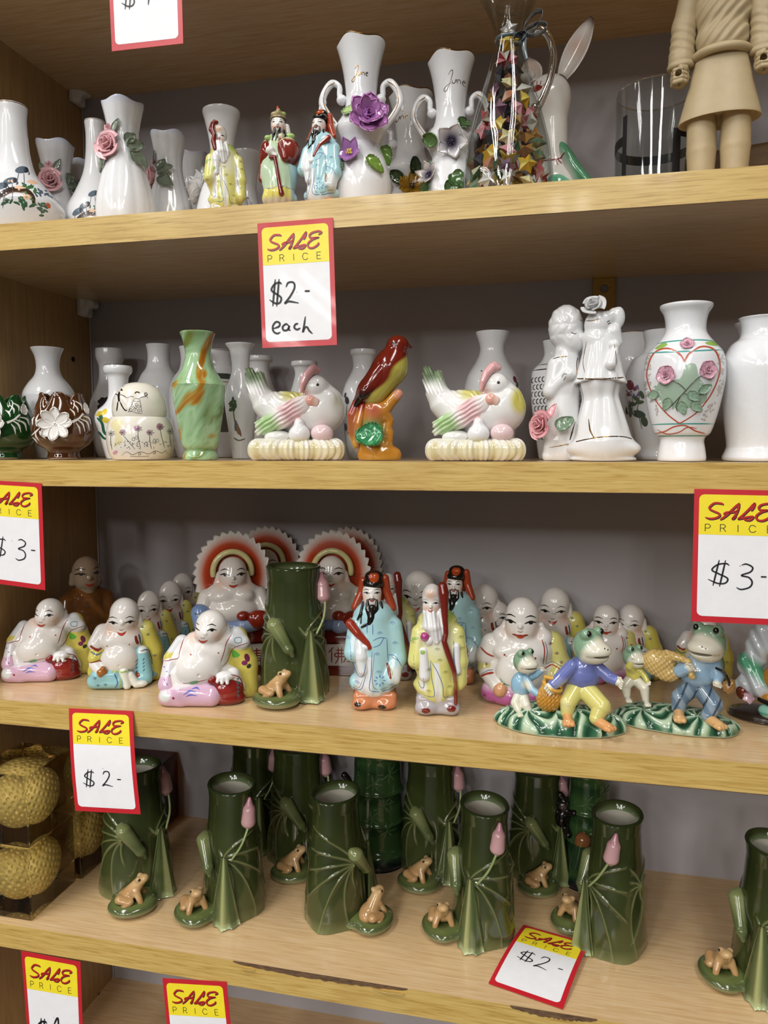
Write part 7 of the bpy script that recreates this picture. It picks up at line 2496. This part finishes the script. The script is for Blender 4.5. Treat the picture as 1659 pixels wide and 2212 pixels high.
PAPER = mat('folded_glossy_paper', attr=True, rough=0.3, coat=0.2, vary=0.15, vscale=300)
SG = star_geo()
SV = np.vstack([SG[0][f] for f in SG[1][0]])
SF = [np.arange(60).reshape(20, 3)]
SHADES = {'cream': ('#d9cda0', '#c9b677'), 'yellow': ('#cf9f2c', '#dcc25a'), 'pink': ('#cf8f96', '#b5525f'), 'peach': ('#cf9c80', '#b97a5c'), 'black': ('#1d1a20', '#3b3a44'), 'red': ('#a62f3f', '#c9bcae'),
          'white': ('#d4d0cc', '#a9a3a5'), 'brown': ('#6e4a2c', '#a97a3a'), 'orange': ('#bb7429', '#d2a85c'), 'green': ('#4d6e52', '#c2bda0'), 'purple': ('#5c3a52', '#8f6a80')}
SM = {}
for nm, (a, b_) in SHADES.items():
    C = np.vstack([np.tile(lin(a if (k // 2) % 3 else b_), (3, 1)) for k in range(20)])
    SM[nm] = mesh_data('paper_star', (SV, SF), PAPER, C, smooth=False)
jl, js_, jr = np.array(jug.location), jug.scale[0], jug.rotation_euler[2]
rs = np.random.default_rng(12)
names = ['peach', 'yellow', 'cream', 'black', 'pink', 'brown', 'orange', 'white', 'peach', 'red', 'cream', 'black', 'yellow', 'brown', 'green', 'purple']
cnt = 0
zlev = 32
while zlev < 400:
    R0 = np.interp(zlev, [p[1] for p in JP], [p[0] for p in JP]) - 2
    ri = R0 - 20
    spots = []
    if ri > 30:
        n = int(2 * math.pi * ri / 43)
        spots += [(ri, 2 * math.pi * (k + 0.5 * (cnt % 2)) / n) for k in range(n)]
        if ri > 58:
            spots += [(ri - 42, 2 * math.pi * k / 3) for k in range(3)]
    elif ri > 8:
        spots += [(ri * 0.9, a + zlev) for a in (0, 2.1, 4.2)][:3 if ri > 18 else 2]
    else:
        spots.append((0, 0))
    for r, a in spots:
        nm = names[rs.integers(len(names))]
        if zlev < 60 and r > 40 and abs(math.sin(a)) < 0.8 and math.cos(a) > 0:
            nm = ['white', 'cream', 'yellow', 'orange', 'pink'][cnt % 5]
        if 300 < zlev < 345:
            nm = ['red', 'orange', 'peach', 'pink'][cnt % 4]
        if zlev > 360:
            nm = ['white', 'yellow'][cnt % 2]
        cnt += 1
        o = bpy.data.objects.new('paper_star', SM[nm])
        COL.objects.link(o)
        p = np.array([r * math.sin(a), -r * math.cos(a), zlev + rs.normal(0, 3)]) * 0.001 * js_
        p = rotm(0, 0, math.degrees(jr)) @ p
        o.location = jl + p
        o.rotation_euler = (1.2 + rs.normal(0, 0.5), rs.normal(0, 0.6), a + jr + rs.normal(0, 0.5))
        k = js_ * (0.92 + 0.16 * rs.random())
        o.scale = (k, k, k)
        where = 'near the bottom of' if zlev < 120 else 'halfway up' if zlev < 250 else 'in the neck of'
        top(o, f'{nm} folded paper star {where} the glass jug', 'paper star', 'folded paper stars in the glass jug')
    zlev += 33

# fawn
t = thing('fawn_figurine', 'white porcelain fawn with brown tipped ears and green leaves, behind the glass jug', 'fawn figurine')
s = Sculpt(9)
s.e(-10, 0, 250, 42, 34, 44).c((-26, -10, 242), (-66, -18, 222), 26, 15).c((-4, 2, 226), (2, 4, 128), 30, 25, 14).e(-6, 4, 66, 58, 42, 66, k=16).e(-20, 0, 20, 80, 48, 22).e(-52, 2, 296, 15, 13, 10)
s.c((-34, -26, 60), (-56, -36, 14), 16, 12)
obj('body', s.mesh(1.6), None, t, lambda V: tint(V, '#e2dfda', (np.hypot(V[:, 0] + 70, V[:, 2] - 222) - 6, '#4a2018', 8), (np.hypot(V[:, 0] + 20, V[:, 2] - 235) - 6, '#e0c8bc', 20)))
for (u0, v0, u1, v1, yy) in ((14, 286, 66, 386, -4), (-40, 286, -52, 330, 8)):
    P = []
    for q in np.linspace(0, 1, 18):
        w_ = 19 * math.sin(math.pi * (0.10 + 0.88 * q)) ** 0.75
        dx, dz = (u1 - u0), (v1 - v0)
        L = math.hypot(dx, dz)
        nx, nz_ = -dz / L, dx / L
        P.append([(u0 + dx * q + nx * w_ * k, yy + 7 * k * k * 1.2 - 6, v0 + dz * q + nz_ * w_ * k) for k in np.linspace(-1, 1, 9)])
    obj('ear', sheet(P, 6), None, t, lambda V, a=u1, b_=v1, c=u0, d=v0: tint(V, '#ddd8d3', (np.hypot(V[:, 0] - a, V[:, 2] - b_) - 10, '#3f1c14', 14), (np.hypot(V[:, 0] - (a + c) / 2, V[:, 2] - (b_ + d) / 2) - 18, '#cdb7ab', 24)))
s = Sculpt(6, False)
s.e(36, -8, 112, 15, 26, 58, (0, -28, 0)).e(58, -10, 84, 14, 26, 56, (0, -38, 0))
obj('leaf', s.mesh(1.4), None, t, lambda V: tint(V, '#4f8a66', (V[:, 0] - 28 + (V[:, 2] - 110) * 0.55, '#dcdcd6', 14)))
s = Sculpt(8, False)
s.e(48, -26, 52, 60, 24, 20, (0, 30, 0)).e(6, -30, 74, 22, 18, 20)
obj('leaf', s.mesh(1.4), None, t, lambda V: tint(V, '#7fc3a2', (np.abs(V[:, 2] - 62 + 0.55 * (V[:, 0] - 36)) - 8, '#5fae8a', 12), (V[:, 2] - 40 + 0.55 * (V[:, 0] - 36), '#dfe3df', 12)))
paint(t, 'painted_eye', [('p', [(-44, 254), (-36, 262), (-26, 260), (-24, 255), (-34, 249)], '#8a1f1a'), ('s', [(-46, 256), (-36, 264), (-24, 258)], 2.2, '#4a1512'), ('s', [(-40, 262), (-42, 272)], 1.4, '#8a1f1a'), ('s', [(-34, 264), (-34, 276)], 1.4, '#8a1f1a'), ('s', [(-28, 262), (-26, 273)], 1.4, '#8a1f1a'), ('s', [(-24, 258), (-18, 264)], 1.4, '#8a1f1a')], lift=0.4)
paint(t, 'collar_line', [('s', [(-24, 128), (-8, 124), (10, 126), (22, 134)], 3.0), ('s', [(4, 124), (8, 112)], 2.4), ('s', [(8, 124), (16, 116)], 2.4)], '#7a2018', lift=0.4)
stand(t, 1200, 52, Z1, 0.098, 388, rz=0)

# tumbler
tb = thing('drinking_glass', 'straight clear drinking glass with black printed stripes beside the carved statue', 'drinking glass')
g_ = lathe([(0, 4), (66, 4), (72, 6), (74, 14), (74.5, 120), (75, 232)], 96, 4)
obj('glass_body', g_, GLS, tb)
obj('inner_wall', lathe([(0, 20), (64, 20), (71, 24), (72, 120), (73, 232)], 96, 4), GLS, tb)
obj('rim', tube([(74 * math.cos(a), 74 * math.sin(a), 232) for a in np.linspace(0, 2 * math.pi, 60)], 1.5, 8, 1, caps=False), SOLID, tb)
BP = mat('black_glass_print', '#141215', rough=0.5, coat=0)


def band(a0, a1, z0, z1, r=75.3, n=24, zf=None):
    A_ = np.linspace(math.radians(a0), math.radians(a1), n)
    f = zf or (lambda a: 0)
    return grid([[(r * math.sin(a), -r * math.cos(a), z0 + f(a)), (r * math.sin(a), -r * math.cos(a), z1 + f(a))] for a in A_])


obj('black_print', band(-52, -43, 6, 178), BP, tb)
obj('black_print', band(24, 36, 6, 138), BP, tb)
obj('black_print', band(36, 308, 124, 142), BP, tb)
paint(tb, 'printed_roundel', [('d', 69, 106, 7, 9, 0, '#b02a22'), ('s', [(54, 122), (66, 122), (58, 104), (54, 92)], [4, 4, 4, 3], '#2f5a44'), ('s', [(70, 114), (73.4, 106), (72, 98)], 3, '#23402f')], lift=0.4, m=PRINT)
paint(tb, 'printed_letters', [('s', [(-66, 46), (-66, 56)], 2), ('s', [(-63, 46), (-63, 56), (-60, 56), (-59.5, 47)], 2), ('s', [(-54, 78), (-57, 80), (-57, 72), (-53, 72), (-53, 80), (-53, 62), (-57, 60)], 2)], '#1a181c', lift=0.4, m=PRINT)
stand(tb, 1418, 164, Z1, 0.085, 232, rz=0, rt=75)

# carved statue
t = thing('carved_statue', 'tall tan carved statue in belted tunic with bare legs, at the right end', 'statue')
TANS = mat('tan_carved_stone', '#ad9b78', rough=0.5, coat=0.0, vary=0.12, vscale=40, bump=0.05, bscale=300)
s = Sculpt(1.5)
s.c((-36, 0, 170), (-34, 0, 96), 30, 31).c((-34, 0, 96), (-33, -2, 10), 31, 25).c((34, 0, 170), (34, 0, 96), 30, 31).c((34, 0, 96), (34, -2, 10), 31, 25)
s.e(-34, -18, 8, 27, 44, 11).e(34, -18, 8, 27, 44, 11)
obj('legs', s.mesh(1.8), TANS, t)
g_ = lathe([(0, 168), (60, 166), (76, 160), (82.5, 157), (83, 162), (76, 190), (66, 230), (57, 270), (51, 296), (46, 304), (0, 306)], 96, 6)
g_ = (g_[0] * np.array([1, 0.62, 1]), g_[1])
obj('skirt', g_, TANS, t)
s = Sculpt(8, False)
s.e(0, 0, 330, 54, 36, 50).e(0, 0, 390, 60, 36, 60).e(0, 0, 440, 62, 32, 40).c((-30, 0, 468), (30, 0, 468), 22, 22).t(0, 0, 294, 42, 9, sx=1.22, k=3)
s.disp = lambda p: 1.3 * np.sin(0.24 * (p[:, 2] - 1.15 * p[:, 0]) + 0.5 * np.sin(0.05 * p[:, 2])) * np.clip((p[:, 2] - 304) / 12, 0, 1) * np.clip((-p[:, 1]) / 10, 0, 1) * np.clip((460 - p[:, 2]) / 30, 0, 1)
obj('tunic', s.mesh(1.8), TANS, t)
for sg in (-1, 1):
    s = Sculpt(7, False)
    s.c((sg * 62, 2, 450), (sg * 78, 4, 370), 25, 25).c((sg * 78, 4, 370), (sg * 82, -2, 296), 25, 27).t(sg * 82, -4, 284, 22, 7, (8, 0, 0), k=3).e(sg * 82, -4, 274, 18, 18, 14, sub=True, k=3)
    s.disp = lambda p: 0.9 * np.sin(0.34 * p[:, 2] + 0.12 * p[:, 0]) * np.clip((372 - p[:, 2]) / 20, 0, 1) * np.clip((p[:, 2] - 300) / 14, 0, 1)
    obj('sleeve', s.mesh(1.6), TANS, t)
    s = Sculpt(4, False)
    hx, hz = sg * 83, 256
    s.c((hx, -6, 280), (hx, -8, 262), 16, 17).e(hx, -10, hz, 20, 19, 20)
    for f in range(4):                                # fingers curled round a pierced grip
        zz = hz + 13 - 8.4 * f
        s.path([(hx + sg * 14, -14, zz), (hx + sg * 10, -27, zz), (hx - sg * 4, -31, zz), (hx - sg * 12, -24, zz)], [5.4, 5, 4.8, 4.4], k=1.4)
    s.path([(hx - sg * 14, -10, hz + 14), (hx - sg * 12, -24, hz + 17), (hx - sg * 2, -31, hz + 17)], [6, 5.4, 5], k=1.5)
    s.c((hx - 2, -24, hz + 40), (hx - 2, -24, hz - 40), 6.5, sub=True, k=1)
    s.c((hx - 2, -60, hz + 6), (hx - 2, 0, hz + 2), 7, sub=True, k=1)
    obj('hand', s.mesh(1.2), TANS, t)
s = Sculpt(6, False)
s.c((0, 0, 476), (0, 0, 500), 17, 17).e(0, -2, 520, 23, 25, 28).e(0, -25, 516, 4, 5, 7, k=3).e(0, 0, 534, 25, 27, 18, k=4).e(0, 2, 552, 9, 9, 8, k=4)
for sg in (-1, 1):
    s.e(sg * 8, -24, 523, 4.5, 3, 3, sub=True, k=2).e(sg * 23, 0, 518, 4, 6, 8, k=2)
s.c((-6, -26, 506), (6, -26, 506), 1.6, sub=True, k=1)
obj('head', s.mesh(1.5), TANS, t)
stand(t, 1561, -2, Z1, 0.048, 412, rz=0)

t = thing('wooden_block', 'dark brown wooden block in the right back corner behind the carved statue', 'block')
s = Sculpt(2)
s.b(0, 0, 18, 36, 16, 18, 3)
obj('block_body', s.mesh(1.2), wood('dark_wood', '#4a3416', '#5c4320', '#6a4f28', (40, 400, 400), rough=0.6), t)
o = stand(t, 1662, 330, Z1, 0.140, 36, rz=0)
o.scale = (o.scale[0] * 0.8,) * 3 if False else o.scale
